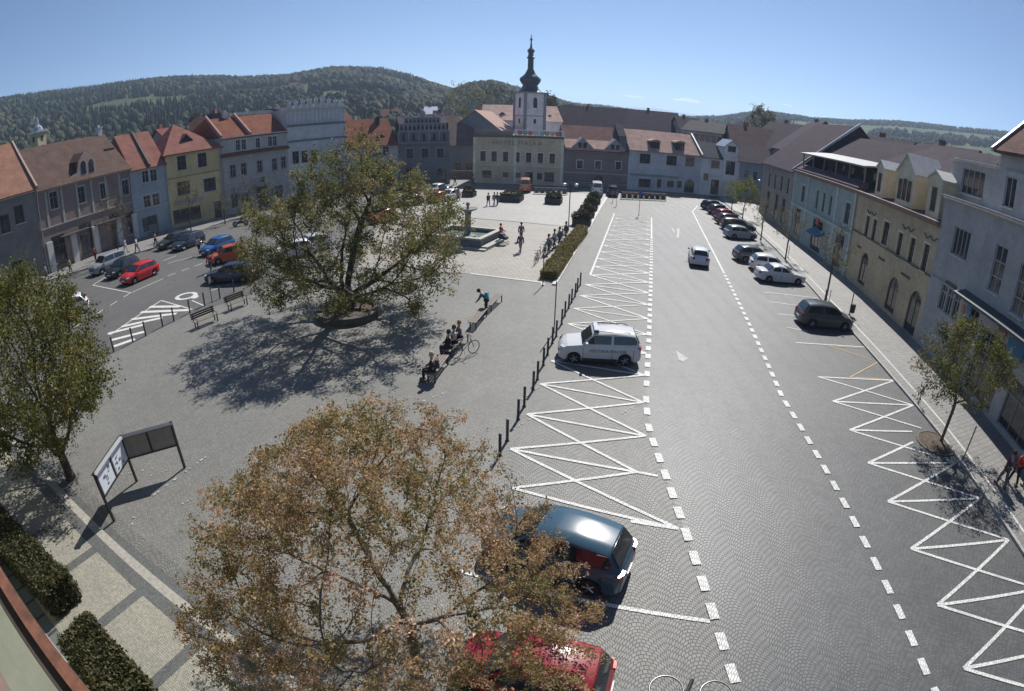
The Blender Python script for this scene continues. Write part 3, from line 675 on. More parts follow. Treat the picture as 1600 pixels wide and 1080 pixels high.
# ---------------------------------------------------------------- far side
s = Bld('town_house', 'plain grey house with a brown roof set back left of the hotel', sect([(-20, 112), (0, 112)], 702, 250), sect([(-20, 112), (0, 112)], 742, 250))
z = (s.f.uz(708, 228)[1] + s.f.uz(740, 227)[1]) / 2
s.win(733, 262, 1.4, 1.9); s.win(715, 262, 1.4, 1.9)
s.walls(z, 14, plaster('plaster_grey3', (.30, .31, .33))); b = MB(); yr = 8; zr = s.f.uz(700, 181, 8)[1]
b.add([(-.6, -.5, z), (s.W + .3, -.5, z), (s.W + .3, 14, z), (-3, 14, z), (-2.6, yr, zr), (1.0, yr, zr), (s.W + .3, yr - 1, z + 3.4)], [(0, 1, 6, 5, 4), (1, 2, 6), (2, 3, 4, 5, 6), (3, 0, 4), (0, 3, 2, 1)]); b.build('roof', RT('umber', (.17, .125, .11)), s.t)
b = MB(); b.box(-6, s.W + .5, -7.5, -7.2, 0, 1.6); b.build('yard_wall', plaster('plaster_brown', (.28, .24, .22)), s.t); s.finish_windows()

hA, hB = Vector((-7.7, 98.3)), Vector((8.2, 96.3))
s = Bld('hotel_building', 'ochre hotel at the far end of the square, its name lettered above seven windows', hA, hB, cat='hotel')
z = (s.f.uz(745, 213)[1] + s.f.uz(876, 217)[1]) / 2; wm = plaster('plaster_ochre', (.76, .64, .46)); ochl = plaster('plaster_ochre_pale', (1.0, .88, .70))
for px, py in ((754.7, 243.9), (772, 244.4), (790, 245), (807.8, 246), (826, 246.6), (844.2, 247.4), (862.8, 248)): s.win(px, py, .95, 1.8, sur=ochl, frame=M_frame_b)
s.win(760.5, 276, 1.7, 2.2, frame=M_frame_g, bottom=1.0); s.win(790, 277, 1.0, 1.7, bottom=1.2, frame=M_frame_b); s.win(809, 277.5, 1.0, 1.7, bottom=1.2, frame=M_frame_b)
s.win(826.5, 280, 1.3, 2.5, bottom=.1, kind='door', frame=M_frame_b); s.win(843, 279.5, .9, 2.0, bottom=1.0, frame=M_frame_b); s.win(858, 279.5, 1.7, 2.3, bottom=.7, frame=M_frame_b)
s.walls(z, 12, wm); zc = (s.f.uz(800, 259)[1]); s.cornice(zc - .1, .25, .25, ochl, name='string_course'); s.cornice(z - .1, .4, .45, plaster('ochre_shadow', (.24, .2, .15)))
b = MB(); b.box(.2, s.W * .44, -.2, .3, z + .3, z + 1.1); b.build('parapet', plaster('plaster_brownish', (.3, .25, .22)), s.t)
b = MB(); b.box(0, s.W, .4, 12, z - .01, z + .28); b.build('flat_roof', mat('flat_roof', (.24, .22, .2), .9), s.t)
rail = MB(); u0 = s.W * .47; zt = z + 1.25      # glazed roof terrace with pale frames and striped banners
for k in range(3): uu = u0 + (s.W - .3 - u0) * k / 2; rail.box(uu - .22, uu + .22, -.2, .2, z + .3, zt + .15)
rail.box(u0, s.W - .3, -.12, .12, zt - .05, zt + .08); rail.box(u0, s.W - .3, -.12, .12, z + .3, z + .4); rl = rail.build('terrace_railing', mat('white_paint', (.72, .72, .7), .5), s.t)
cols = [(.55, .2, .16), (.25, .42, .28), (.55, .22, .2), (.6, .58, .5), (.3, .5, .55), (.55, .4, .18), (.6, .42, .3)]
for k in range(8):
    m_ = mat('banner_%d' % k, cols[k % 7], .8, var=.05); L = (s.W - .9 - u0 - .4) / 8; b = MB(); ua = u0 + .35 + k * L + (.25 if k > 3 else 0); b.box(ua, ua + L * .86, -.05, -.01, z + .42, zt - .08); b.build('banner', m_, rl)
uu, zz = s.f.uz(808, 226.5); text_mesh('lettering', 'HOTEL FIALKA', 1.0, mat('letter_faded', (.24, .19, .14), .8, var=0), s.t, (uu, -.04, zz + .3), (math.pi / 2, 0, 0), 1.35, .03)
for uu in (.25, s.W * .47, s.W - .3):
    b = MB(); b.box(uu - .2, uu + .2, -.07, .0, .1, z - .15); b.build('pilaster', ochl, s.t)
s.finish_windows()

cA, cB = hB, Vector((19.8, 96.9))
s = Bld('town_house', 'brown house with two small white gables above its eaves, right of the hotel', cA, cB)
z = (s.f.uz(881, 235)[1] + s.f.uz(985, 238.5)[1]) / 2; wg = plaster('gable_pale', (.42, .43, .45))
for px, py in ((906, 257), (934.4, 258), (966, 259)): s.win(px, py, 1.0, 1.4, sur=mat('white_sur', (.6, .6, .6), .8), frame=M_frame_b)
s.win(934.8, 286, 1.7, 2.6, bottom=.1, arch=True, frame=M_frame_b, sill=False); s.win(899, 287, 1.4, 1.5, bottom=.9); s.win(915, 287.5, 1.4, 1.5, bottom=.9); s.win(957, 290, 1.7, 1.6, bottom=.8); s.win(975, 291, 1.2, 1.6, bottom=.8)
s.walls(z, 12, plaster('plaster_brown2', (.30, .25, .23))); zr = s.f.uz(920, 198, 6)[1]; s.gable(6, zr, RT('rosy', (.20, .11, .10)), D=12)
b = MB(); b.prism([(-.3, z + .05), (-.3, z + .4), (2.4, z + 1.9), (2.4, z + 1.2)], .2, s.W * .86, 'x'); b.build('sunlit_eaves_strip', T_pink, s.t)  # pink tiles paint sunlight on the lower part of the roof
for px, py in ((910, 228), (961, 230.5)):
    u, zc = s.f.uz(px, py); s.dormer(u, 3.6, z, z + .5, z + 2.2, -.1, 3.2, wg, M_tin, win=[(-.45, .45, .5, .85), (.45, .45, .5, .85)], frame=M_frame_b)
b = MB(); b.prism([(-.3, z), (2.5, z + 3), (6, zr + .9), (6, z)], s.W * .87, s.W - .05, 'x'); b.build('firewall_roof', T_dark, s.t)
s.cornice(z - .25, .25, .3, M_tin); zc = s.f.uz(930, 272)[1]; s.cornice(zc, .2, .15, M_trim, name='string_course'); s.bx('shopfront_wall', plaster('plaster_grey4', (.3, .3, .3)), .05, s.W * .52, -.03, -.002, .1, zc - .9 if False else .8); s.finish_windows()

dA, dB = cB, Vector((33.9, 98.2))
s = Bld('town_house', 'white house with a pale pink roof and two dark boxy dormers', dA, dB)
z = (s.f.uz(986, 235.5)[1] + s.f.uz(1093, 241.5)[1]) / 2
for px, py, ww in ((1008, 248, 2.0), (1049.5, 251, 2.0), (1078, 252.5, 1.8)): s.win(px, py, ww, 1.75, frame=M_frame_b, cols=3)
s.win(1007, 289, 2.3, 2.2, bottom=.6, frame=M_frame_b, cols=3); s.win(1029.8, 288, .8, 1.9, bottom=.7, frame=M_frame_b); s.win(1047.4, 290, 1.3, 1.7, bottom=.9, frame=M_frame_b); s.win(1061.6, 290, .9, 1.7, bottom=.9, frame=M_frame_b)
s.win(1077, 291, 2.0, 2.5, bottom=.1, arch=True, frame=M_frame_b, sill=False)
s.walls(z, 11, plaster('plaster_cold_white', (.66, .67, .70))); zr = s.f.uz(1040, 207.5, 5.5)[1]; s.gable(5.5, zr, T_pink, D=11)
b = MB(); b.prism([(-.5, z), (-.5, z + .3), (5.5, zr + .45), (5.5, zr)], s.W - .25, s.W + .02, 'x'); b.build('verge', M_tin, s.t)
for px, py in ((1024, 228), (1062.7, 230)):
    u, zc = s.f.uz(px, py, .6); d = s.bx('dormer', M_dark, u - .85, u + .85, .55, 4, zc - 1.0, zc + .75)
    b = MB(); b.prism([(u - 1.05, zc + .75), (u + 1.05, zc + .75), (u + .85, zc + 1.0), (u, zc + 1.2), (u - .85, zc + 1.0)], .4, 4, 'y'); b.build('dormer_roof', T_pink, d)
    b = MB(); b.box(u - .7, u + .7, .5, .54, zc - .85, zc + .6); b.build('pane', M_glass, d)
s.cornice(z - .25, .25, .3, M_tin); zc = s.f.uz(1040, 276)[1]; s.bx('shop_fascia', plaster('fascia_grey', (.4, .4, .38)), .4, s.W * .7, -.12, -.003, zc - .2, zc + .2); s.finish_windows()

eA, eB = dB, Vector((41.6, 98.0))
s = Bld('town_house', 'small white house with a tall pointed white gable bay and black roof', eA, eB)
z = s.f.uz(1112, 246.5)[1]; wm = plaster('plaster_bright', (.84, .85, .84)); s.win(1118, 257, 1.7, 1.4, frame=M_frame_g); s.win(1103, 276, .9, 1.2, frame=M_frame_g); s.win(1117, 290, 1.6, 2.2, bottom=.2, kind='door', frame=M_frame_b)
s.walls(z, 10, wm); zr = s.f.uz(1110, 224, 5)[1]; s.gable(5, zr, T_dark, D=10)
u, _ = s.f.uz(1143, 240, -.5); zs = s.f.uz(1131, 229, -.5)[1]; zp = s.f.uz(1144, 220, -.5)[1]
d = s.dormer(u, 2.9, 2.8, zs, zp, -.5, 5, wm, M_tin, name='gable_bay', win=[(0, s.f.uz(1141, 273, -.5)[1] - 2.8, 1.7, 2.5), (0, s.f.uz(1141, 237, -.5)[1] - 2.8, 1.5, 1.0)], frame=M_frame_g)
s.cornice(z - .2, .2, .2, M_tin); s.finish_windows()

s = Bld('town_house', 'narrow blue-grey house under a low mauve roof beside the white gabled house', eB, Vector((46.3, 97.0)))
z = (s.f.uz(1157, 252)[1] + s.f.uz(1187, 256.5)[1]) / 2
for px, py in ((1166, 272), (1180, 275)): s.win(px, py, .9, 1.6, frame=M_frame_w)
for px, py in ((1166, 294), (1180, 297)): s.win(px, py, .9, 1.6, frame=M_frame_b)
s.walls(z, 12, plaster('plaster_blue', (.33, .42, .52))); zr = s.f.uz(1170, 229, 6)[1]; s.gable(6, zr, T_mauve, D=12, u1=s.W + 2); s.cornice(z - .2, .2, .2, M_tin); s.finish_windows()

# ---------------------------------------------------------------- right row (faces the street)
RROW = [(20.6, 0), (24.3, 14.2), (27.7, 28.3), (30.2, 37), (31.2, 43.5), (33.9, 57.5), (36.7, 71.3), (38.6, 81), (40, 90)]
r1 = sect(RROW, 1191, 280); r2 = sect(RROW, 1241, 290); r3 = sect(RROW, 1338, 320); r4 = sect(RROW, 1470, 350); r4b = r4
s = Bld('town_house', 'beige house with tall windows under a broad mauve roof, beyond the teal house', r1, r2)
z = (s.f.uz(1192, 256)[1] + s.f.uz(1239, 264)[1]) / 2
for px, py in ((1202, 281), (1211, 284), (1221, 287), (1231, 291)): s.win(px, py, .9, 2.1, frame=M_frame_b)
for px, py in ((1200, 310), (1213, 316), (1224, 323)): s.win(px, py, 1.5, 2.2, bottom=.6, frame=M_frame_b)
s.walls(z, 16, plaster('plaster_beige', (.38, .34, .29))); zr = s.f.uz(1355, 199, 8.5)[1]; s.gable(8.5, s.f.vz(1352, 197, s.W)[1] if 0 else zr, T_mauve, D=17)
b = MB(); b.prism([(-.5, z + .1), (-.5, z + .35), (8.5, zr + .45), (8.5, zr)], s.W - .3, s.W, 'x'); b.build('verge', M_tin, s.t); s.cornice(z - .3, .3, .3); s.finish_windows()

s = Bld('town_house', 'teal house with pale pilasters and a dark roof loggia under a white metal canopy', r2, r3)
z = (s.f.uz(1246, 266)[1] + s.f.uz(1335, 296)[1]) / 2; wm = plaster('plaster_teal', (.40, .47, .43)); wp = plaster('plaster_teal_pale', (.56, .62, .57))
s.win(1255, 303, 1.3, 2.0, sur=wp, frame=M_frame_g)
for px, py in ((1276.5, 312), (1286.5, 316.5), (1297, 321.5)): s.win(px, py, .75, 2.1, sur=None, frame=M_frame_g)
s.win(1323.8, 333.8, 1.35, 2.1, sur=wp, frame=M_frame_g)
s.win(1246, 342, 2.0, 2.5, bottom=.5, frame=M_frame_b); s.win(1276, 362, 3.4, 2.5, bottom=.3, frame=M_frame_b, cols=3); s.win(1310, 385, 2.4, 2.5, bottom=.3, frame=M_frame_b, cols=2)
s.walls(z, 14, wm); zc = s.f.uz(1287, 345)[1]; s.cornice(zc, .3, .3, wp, name='string_course'); s.cornice(z - .35, .4, .4, mat('copper_gutter', (.22, .14, .12), .6))
for px, py in ((1240, 300), (1262, 305), (1307, 322), (1334, 335)):
    u = min(max(s.f.uz(px, py)[0], .25), s.W - .25); b = MB(); b.box(u - .22, u + .22, -.09, .0, .12, z - .36); b.build('pilaster', wp, s.t)
yb = 3.6; zt = s.f.uz(1300, 250, 1.2)[1]; b = MB(); b.box(.4, s.W - .3, yb, yb + .3, z, zt); lg = b.build('loggia_back', mat('loggia_dark', (.06, .065, .08), .7), s.t)
b = MB(); b.box(.4, s.W - .3, 1.2, yb, z + .01, z + .06); b.build('loggia_floor', M_tin, lg)
b = MB(); b.prism([(.3, zt), (.3, zt + .16), (yb + .8, zt + .75), (yb + .8, zt + .55)], .2, s.W - .1, 'x'); b.build('canopy', mat('white_sheet', (.24, .24, .24), .45), lg)
for k in range(6): u = .5 + (s.W - 1.1) * k / 5; b = MB(); b.box(u - .07, u + .07, .7, .84, z, zt); b.build('loggia_post', M_frame_g, lg)
for k in range(7): u = .9 + (s.W - 2.2) * k / 6; b = MB(); b.box(u, u + .9, yb - .03, yb, z + .3, zt - .4); b.build('pane', M_glass, lg)
b = MB(); b.prism([(-.1, z), (-.1, z + .25), (1.0, z + .9), (1.0, z)], 0, s.W, 'x'); b.build('eaves', RT('slate_mauve', (.13, .10, .11)), s.t)
zr = s.f.uz(1395, 222, 8)[1]; b = MB(); b.prism([(3.9, z), (3.9, zt + .5), (8, zr), (14, z + .5), (14, z)], .05, s.W, 'x'); b.build('roof', T_mauve, s.t)
bw = s.bx('shop_sign', mat('sign_red', (.5, .08, .08), .5, var=0), s.f.uz(1278, 351)[0] - .4, s.f.uz(1278, 351)[0] + .5, -.2, -.1, zc - .75, zc - .1)
u = s.f.uz(1280, 362)[0]; b = MB(); b.prism([(-.002, 2.9), (-1.1, 2.35), (-1.1, 2.2), (-.002, 2.6)], u - 1.6, u + 1.8, 'x'); b.build('awning', mat('awning_blue', (.05, .16, .25), .8), s.t); s.finish_windows()

s = Bld('town_house', 'yellow house with three pale gabled dormers and arched shop doorways', r3, r4)
z = (s.f.uz(1342, 301)[1] + s.f.uz(1468, 346)[1]) / 2; wm = plaster('plaster_gold', (.58, .475, .31)); wp = plaster('plaster_gold_pale', (.72, .64, .47)); wo = plaster('plaster_apricot', (.62, .38, .2))
for px, py in ((1355, 354), (1366, 360), (1384, 365), (1405.5, 383), (1424.5, 392), (1446, 403)): s.win(px, py, .85 if px != 1384 else 1.2, 1.9, frame=M_frame_b, sur=wp)
s.win(1349, 418, 1.7, 2.6, bottom=.6, arch=True, frame=M_frame_b, sill=False); s.win(1393, 462, 1.9, 2.9, bottom=.4, arch=True, frame=M_frame_b, sill=False); s.win(1426, 487, 1.9, 3.0, bottom=.13, arch=True, frame=M_frame_b, sill=False, rows=1)
s.walls(z, 13, wm); s.cornice(z - .3, .4, .45, mat('copper_gutter', (.22, .14, .12), .6)); zc = (s.f.uz(1370, 380.5)[1] + s.f.uz(1455, 432.5)[1]) / 2; s.cornice(zc - .06, .16, .14, mat('string_dark', (.14, .12, .10), .8), name='string_course')
b = MB(); b.box(.1, s.W - .1, 2.4, 3.2, z, z + 3.0); b.build('attic_wall', wo, s.t)
b = MB(); b.prism([(.05, z + .1), (2.4, z + .35), (2.4, z + .05)], .05, s.W - .05, 'x'); b.build('eaves_roof', T_grey, s.t)
zr = s.f.uz(1440, 225, 8)[1]; b = MB(); b.prism([(2.0, z + 3.0), (2.0, z + 3.2), (8, max(zr, z + 4.6)), (13, z)], .02, s.W - .02, 'x'); b.build('roof', T_mauve, s.t)
for px, py0, py1, pyp, ww, wl_ in ((1375, 300, 262, 252, 1.6, [(0, .5, .5, 1.5)]), (1414, 315, 268, 241, 3.1, [(-.85, .5, .5, 1.5), (0, .5, .5, 1.6), (.85, .5, .5, 1.5)]), (1460, 330, 279, 268, 2.0, [(0, .5, .6, 1.6)])):
    u = s.f.uz(px, (py0 + py1) / 2, .3)[0]; zs = s.f.uz(px, py1, .3)[1]; zp = s.f.uz(px, pyp, .3)[1]; s.dormer(u, ww, z + .1, zs, zp, .3, 3.2, wp, M_trim, win=wl_, frame=M_frame_b)
for px, py in ((1363, 331), (1420, 355), (1455, 369)):    # wavy hood mouldings
    u, zz = s.f.uz(px, py); b = MB(); pts = [(u - 1.0 + k * .1, -.06, zz - .12 + .12 * math.cos(k * .628 * 1.0) ) for k in range(21)]; b.tube(pts, .05, 5); b.build('hood_moulding', mat('string_dark', (.14, .12, .10), .8), s.t)
for px, py, t_ in ((1343, 386, .9), (1378, 405, 1.4), (1415, 431, 1.7)):
    u, zz = s.f.uz(px, py); b = MB(); n = int(t_ * 6)
    for k in range(n): b.box(u - t_ / 2 + k * t_ / n, u - t_ / 2 + (k + .65) * t_ / n, -.03, -.005, zz - .1, zz + .1)
    b.build('lettering', mat('letter_brown', (.12, .09, .07), .7, var=0), s.t)
s.pipe(.1, z); s.finish_windows(); R3F = s.f; R3Z = z

rE = sect(RROW, 1600, 800); rE = Vector((20.2, -1.5))
s = Bld('town_house', 'big grey-white house with a roof terrace and a long dark shop canopy', r4, rE)
z = (s.f.uz(1473, 307)[1] + s.f.uz(1590, 344)[1]) / 2; wm = plaster('plaster_greywhite', (.44, .435, .43))
s.win(1501, 380, 2.1, 1.75, frame=M_frame_w, cols=4, rows=1); s.win(1559, 421, 1.25, 2.6, frame=M_frame_w, cols=2, rows=3); s.win(1597, 455, 1.25, 2.6, frame=M_frame_w, rows=3)
u0_ = s.f.uz(1483, 470)[0]; 
for k in range(3): s._at(u0_ - .95 + k * .95, s.f.uz(1483, 470)[1], .8, 1.8, frame=M_frame_w, sill=False)
s.win(1545, 560, 3.2, 2.6, bottom=.4, frame=M_frame_g, cols=3, sill=False); u_ = s.f.uz(1545, 560)[0]
s._at(u_ + 4.2, 1.7, 3.2, 2.6, bottom=.4, frame=M_frame_g, cols=3, sill=False); s._at(u_ + 8.2, 1.5, 3.2, 2.6, bottom=.4, frame=M_frame_g, cols=3, sill=False)
s.win(1515, 515, 1.2, 2.5, bottom=.13, kind='door', frame=M_frame_g)
s.walls(z, 14, wm); s.cornice(z - .1, .22, .4, M_tin, name='terrace_ledge'); s.cornice(z * .47, .14, .1, wm, name='string_course')
ub = s.f.uz(1486, 260, 1.6)[0]; ue = s.f.uz(1560, 262, 1.6)[0]; zu = (s.f.uz(1502, 252, 1.6)[1] + s.f.uz(1558, 262, 1.6)[1]) / 2
b = MB(); hs = []
u1_, zz_ = s.f.uz(1518, 296, 1.6); h1 = (u1_ - 1.5, u1_ + 1.5, z + .5, z + 2.2); u2_, zz2 = s.f.uz(1577, 306, 1.6); h2 = (u2_ - .6, u2_ + .6, z + .5, z + 2.3)
wall_grid(b, ub, s.W - .5, z, zu, [h1, h2], y=1.6); b.quad((ub, 1.6, z), (ub, 1.6, zu), (ub, 12, zu), (ub, 12, z)); b.quad((ub, 1.6, zu), (s.W - .5, 1.6, zu), (s.W - .5, 12, zu), (ub, 12, zu)); s.wallm = wm; b.build('upper_wall', wm, s.t, recalc=False)
s.wins.append((h1, 1.6, 'window', M_frame_w, None, True, False, 4, 1)); s.wins.append((h2, 1.6, 'window', M_frame_w, None, True, False, 2, 1))
s.cornice(zu - .1, .14, .25, M_trim, name='parapet_cap', u0=ub, u1=ue, y=1.6); s.cornice(zu + .12, .12, .15, M_tin, name='parapet_rail', u0=ub + .6, u1=ue, y=1.6)
# taller block with a pitched roof at the frame edge
zk = s.f.uz(1575, 243, 1.8)[1]; zp = s.f.uz(1600, 196, 3.2)[1]; b = MB(); b.box(ue, s.W - .6, 1.7, 12, zu - .02, zk); b.build('stair_block', wm, s.t)
vv, zq = s.f.vz(1597, 202, ue + .1); sl = (zq - zk) / max(.5, vv - 1.7)
b = MB(); b.prism([(1.2, zk), (1.2, zk + .15), (7, zk + min(sl, .9) * 5.8), (12, zk)], ue - .2, s.W, 'x'); b.build('roof', RT('russet', (.15, .09, .08)), s.t)
b = MB(); b.prism([(1.1, zk), (1.1, zk + .28), (7, zk + min(sl, .9) * 5.8 + .3), (7, zk + min(sl, .9) * 5.8)], ue - .4, ue - .2, 'x'); b.build('verge', M_tin, s.t)
ua, za = s.f.uz(1507, 458); b = MB(); b.prism([(.01, za + .25), (-.9, za + .02), (-.9, za - .12), (.01, za - .12)], ua, s.W - 1, 'x'); b.build('canopy', mat('canopy_dark', (.05, .06, .065), .5), s.t)
uu, zz = s.f.uz(1486, 445); s.bx('nameplate', mat('plate_dark', (.06, .06, .06), .5), uu - .7, uu + .8, -.06, -.002, zz - .13, zz + .13)
for px, py, ww, hh, c, nm in ((1506, 483, .35, .5, (.45, .16, .05), 'orange_sign'), (1514, 489, .5, .8, (.05, .17, .33), 'blue_sign'), (1588, 545, 1.6, .9, (.02, .13, .24), 'blue_sign_panel'), (1568, 517, .8, .35, (.18, .05, .05), 'red_sign')):
    uu, zz = s.f.uz(px, py, -.3); s.bx(nm, mat(nm, c, .5, var=.03), uu - ww / 2, uu + ww / 2, -.38, -.3, zz - hh / 2, zz + hh / 2)
s.finish_windows()

# ---------------------------------------------------------------- church
T = at_dist(826.5, 205, 140); tx, ty = T.x, T.y
ct = thing('church', 'church with a white tower, dark onion spire and pink nave roof behind the hotel', 'church', (tx, ty, 0), R_(28))
wm = plaster('church_white', (.85, .80, .83)); M_spire = mat('spire_copper', (.06, .085, .11), .5, .3, var=.2, scale=2)
hw = 2.75; zt = 8.8 + (205 - 145) * .166
b = MB(); b.box(-hw, hw, -hw, hw, 0, zt); tw = b.build('tower', wm, ct); b = MB()
for sx in (-1, 1):
    for sy in (-1, 1): b.box(sx * hw - .3, sx * hw + .3, sy * hw - .3, sy * hw + .3, 0, zt - .35)
for zz in (8.2, 12.6): b.box(-hw - .1, hw + .1, -hw - .1, hw + .1, zz, zz + .2)
b.build('tower_pilaster', mat('church_trim', (.24, .25, .3), .8), tw)
b = MB(); b.box(-hw - .5, hw + .5, -hw - .5, hw + .5, zt - .3, zt); b.build('tower_cornice', mat('church_trim', (.24, .25, .3), .8), tw)
for a in range(4):
    b = MB(); Mx = Matrix.Rotation(a * math.pi / 2, 4, 'Z'); vs = [(-.55, -hw - .06, zt - 4.0), (.55, -hw - .06, zt - 4.0), (.55, -hw - .06, zt - 1.9), (.35, -hw - .06, zt - 1.5), (0, -hw - .06, zt - 1.3), (-.35, -hw - .06, zt - 1.5), (-.55, -hw - .06, zt - 1.9)]
    b.add([Mx @ Vector(v) for v in vs], [tuple(range(7))]); b.build('belfry_opening', M_dark, tw); b = MB(); vs = [(-.35, -hw - .06, zt - 8.0), (.35, -hw - .06, zt - 8.0), (.35, -hw - .06, zt - 6.8), (-.35, -hw - .06, zt - 6.8)]; b.add([Mx @ Vector(v) for v in vs], [(0, 1, 2, 3)]); b.build('belfry_window', M_dark, tw)
prof = [(480, 90), (472, 80), (455, 62), (430, 50), (420, 58), (405, 68), (388, 74), (378, 70), (360, 50), (345, 36), (330, 29), (320, 25)]
b = MB(); b.lathe([(hp / 4.571 * .166, 8.8 + (205 - (40 + y / 4.571)) * .166) for y, hp in prof], 8, ang=R_(22.5)); b.build('onion_roof', M_spire, ct, smooth=30)
prof = [(322, 24), (310, 20), (240, 20), (236, 27), (228, 28), (222, 20), (200, 17), (190, 24), (180, 26), (172, 20), (160, 9), (140, 6), (110, 4), (104, 8), (98, 9), (92, 7), (88, 3), (78, 2)]
b = MB(); b.lathe([(hp / 4.571 * .166, 8.8 + (205 - (40 + y / 4.571)) * .166) for y, hp in prof], 8, ang=R_(22.5)); ln = b.build('lantern', M_spire, ct)
b = MB(); zz = 8.8 + (205 - 57) * .166; b.box(-.04, .04, -.04, .04, zz - .7, zz + .7); b.box(-.35, .35, -.04, .04, zz + .1, zz + .2); b.build('cross', mat('gilt', (.3, .25, .12), .4, .8), ct)
nv = thing('church_nave', 'long pink-roofed church nave running behind the white tower', 'church nave', (0, 0, 0)) if False else ct
P1, P2 = at_dist(753, 163, 150), at_dist(876, 167, 150); zr = (P1.z + P2.z) / 2 ; zw = at_dist(820, 187.5, 143).z
inv = Matrix.Translation((tx, ty, 0)) @ Matrix.Rotation(R_(28), 4, 'Z'); inv.invert()
def wl(*v): return inv @ Vector(v)
y1, y2 = 143, 157; b = MB(); xa, xb = P1.x + .5, P2.x
b.add([wl(xa, y1, 0), wl(xb, y1, 0), wl(xb, y2, 0), wl(xa, y2, 0), wl(xa, y1, zw), wl(xb, y1, zw), wl(xb, y2, zw), wl(xa, y2, zw)], [(0, 1, 5, 4), (1, 2, 6, 5), (2, 3, 7, 6), (3, 0, 4, 7), (4, 5, 6, 7)]); b.build('nave_wall', wm, ct)
b = MB(); b.add([wl(xa - .3, y1 - .6, zw - .2), wl(xb + .3, y1 - .6, zw - .2), wl(xb + .3, y2 + .6, zw - .2), wl(xa - .3, y2 + .6, zw - .2), wl(xa - .3, 150, zr), wl(xb - 1, 150, zr)], [(0, 1, 5, 4), (1, 2, 5), (2, 3, 4, 5), (3, 0, 4), (3, 2, 1, 0)]); nr = b.build('nave_roof', RT('church_pink', (.52, .36, .30)), ct)
for px, py in ((785, 177), (859, 181)):
    p = at_dist(px, py, 145.6); b = MB(); b.prism([(p.x - .9, p.z - .35), (p.x, p.z + .35), (p.x + .9, p.z - .35)], 145.0, 147.5, 'y'); b.v = [tuple(wl(*q)) for q in b.v]; b.build('eyebrow_dormer', M_dark, nr)

# ---------------------------------------------------------------- houses behind the front rows
def back_house(label, p1, p2, d1, d2, drop, half, wm, rm, name='house', hip=0, wins=0, group='houses behind the square', cat='house'):
    """ridge from pixel p1 at distance d1 to pixel p2 at distance d2"""
    a, c = at_dist(*p1, d1), at_dist(*p2, d2); zr = (a.z + c.z) / 2; d = Vector((c.x - a.x, c.y - a.y)); L = d.length
    t = thing(name, label, cat, (a.x, a.y, 0), math.atan2(d.y, d.x), group)
    b = MB(); b.box(.1, L - .1, -half, half, 0, zr - drop); 
    if not hip: b.prism([(-half, zr - drop), (half, zr - drop), (0, zr - .15)], .1, L - .1, 'x')
    wo = b.build('wall', wm, t); b = MB(); o = .4
    za, h1 = zr - drop - .25, hip
    b.add([(-.3, -half - o, za), (L + .3, -half - o, za), (L + .3, half + o, za), (-.3, half + o, za), (h1 - .3 * (not hip), 0, zr), (L - h1 + .3 * (not hip), 0, zr), (-.3, -half - o, za + .15), (L + .3, -half - o, za + .15), (L + .3, half + o, za + .15), (-.3, half + o, za + .15), (h1 - .3 * (not hip), 0, zr + .17), (L - h1 + .3 * (not hip), 0, zr + .17)],
          [(6, 7, 11, 10), (8, 9, 10, 11), (0, 1, 7, 6), (2, 3, 9, 8), (0, 4, 5, 1), (2, 5, 4, 3), (0, 6, 10, 4), (3, 4, 10, 9), (1, 5, 11, 7), (2, 8, 11, 5)]); r = b.build('roof', rm, t, recalc=False)
    b = MB(); b.box(L * .35, L * .35 + .7, .2, .9, zr - 1, zr + .9); b.build('chimney', M_brick, r)
    for k in range(wins):
        u = L * (k + .5) / wins; g = MB(); g.box(u - .5, u + .5, -half - .04, -half + .02, zr - drop - 2.2, zr - drop - .8); w_ = g.build('window', M_glass, t)
    return t
W1, W2, W3 = plaster('plaster_grey3', (.30, .31, .33)), plaster('plaster_beige', (.38, .34, .29)), plaster('plaster_white2', (.5, .5, .48))
back_house('grey-gabled house with a pinkish roof just left of the church nave', (742, 173), (768, 175), 118, 140, 5.5, 7, plaster('gable_slate', (.19, .22, .27)), T_pink)
back_house('big dark house roof behind the brown gabled house, stepping down to the right', (878, 167), (990, 170), 165, 160, 7, 9, W1, T_mauve, wins=8)
back_house('long dark mauve roof along the skyline right of the church', (985, 171), (1058, 178), 158, 156, 5.5, 8, W1, T_mauve, wins=6)
back_house('dark mauve roof stepping down beyond the white dormered house', (1055, 183), (1090, 186), 150, 152, 5, 8, W1, T_mauve)
back_house('pale grey block with a flat brown roof behind the small white gabled house', (1080, 191), (1140, 193), 130, 128, 2.2, 7, plaster('plaster_mist', (.34, .36, .40)), T_grey, wins=7)
back_house('reddish brown roof behind the white gable bay', (1138, 195), (1206, 203), 122, 124, 5, 7, W2, RT('cocoa', (.14, .09, .085)), wins=4)
back_house('dark roof rising behind the blue-grey house', (1205, 196), (1262, 192), 130, 120, 6, 8, W2, T_mauve)
back_house('steep mauve roof between the beige house and the hills', (1262, 193), (1290, 192), 118, 100, 6, 7, W2, T_mauve)
back_house('low mauve roof over the teal house loggia', (1345, 214), (1430, 222), 92, 80, 5, 6, W2, T_mauve)
back_house('roof of the house behind the yellow dormered house', (1436, 224), (1530, 240), 78, 62, 4, 5, W2, T_mauve)
back_house('dark roofed house between yellow house and pale grey house', (318, 180), (352, 178), 97, 95, 5.5, 5, W1, T_dark)
back_house('brown roof with a white verge poking up behind the yellow house', (297, 185), (312, 184), 96, 96, 4.5, 4, W1, T_brown)
back_house('dark red roof hidden behind the yellow house roof peak', (245, 205), (262, 200), 92, 94, 4.5, 5, W1, RT('wine', (.22, .08, .07)))
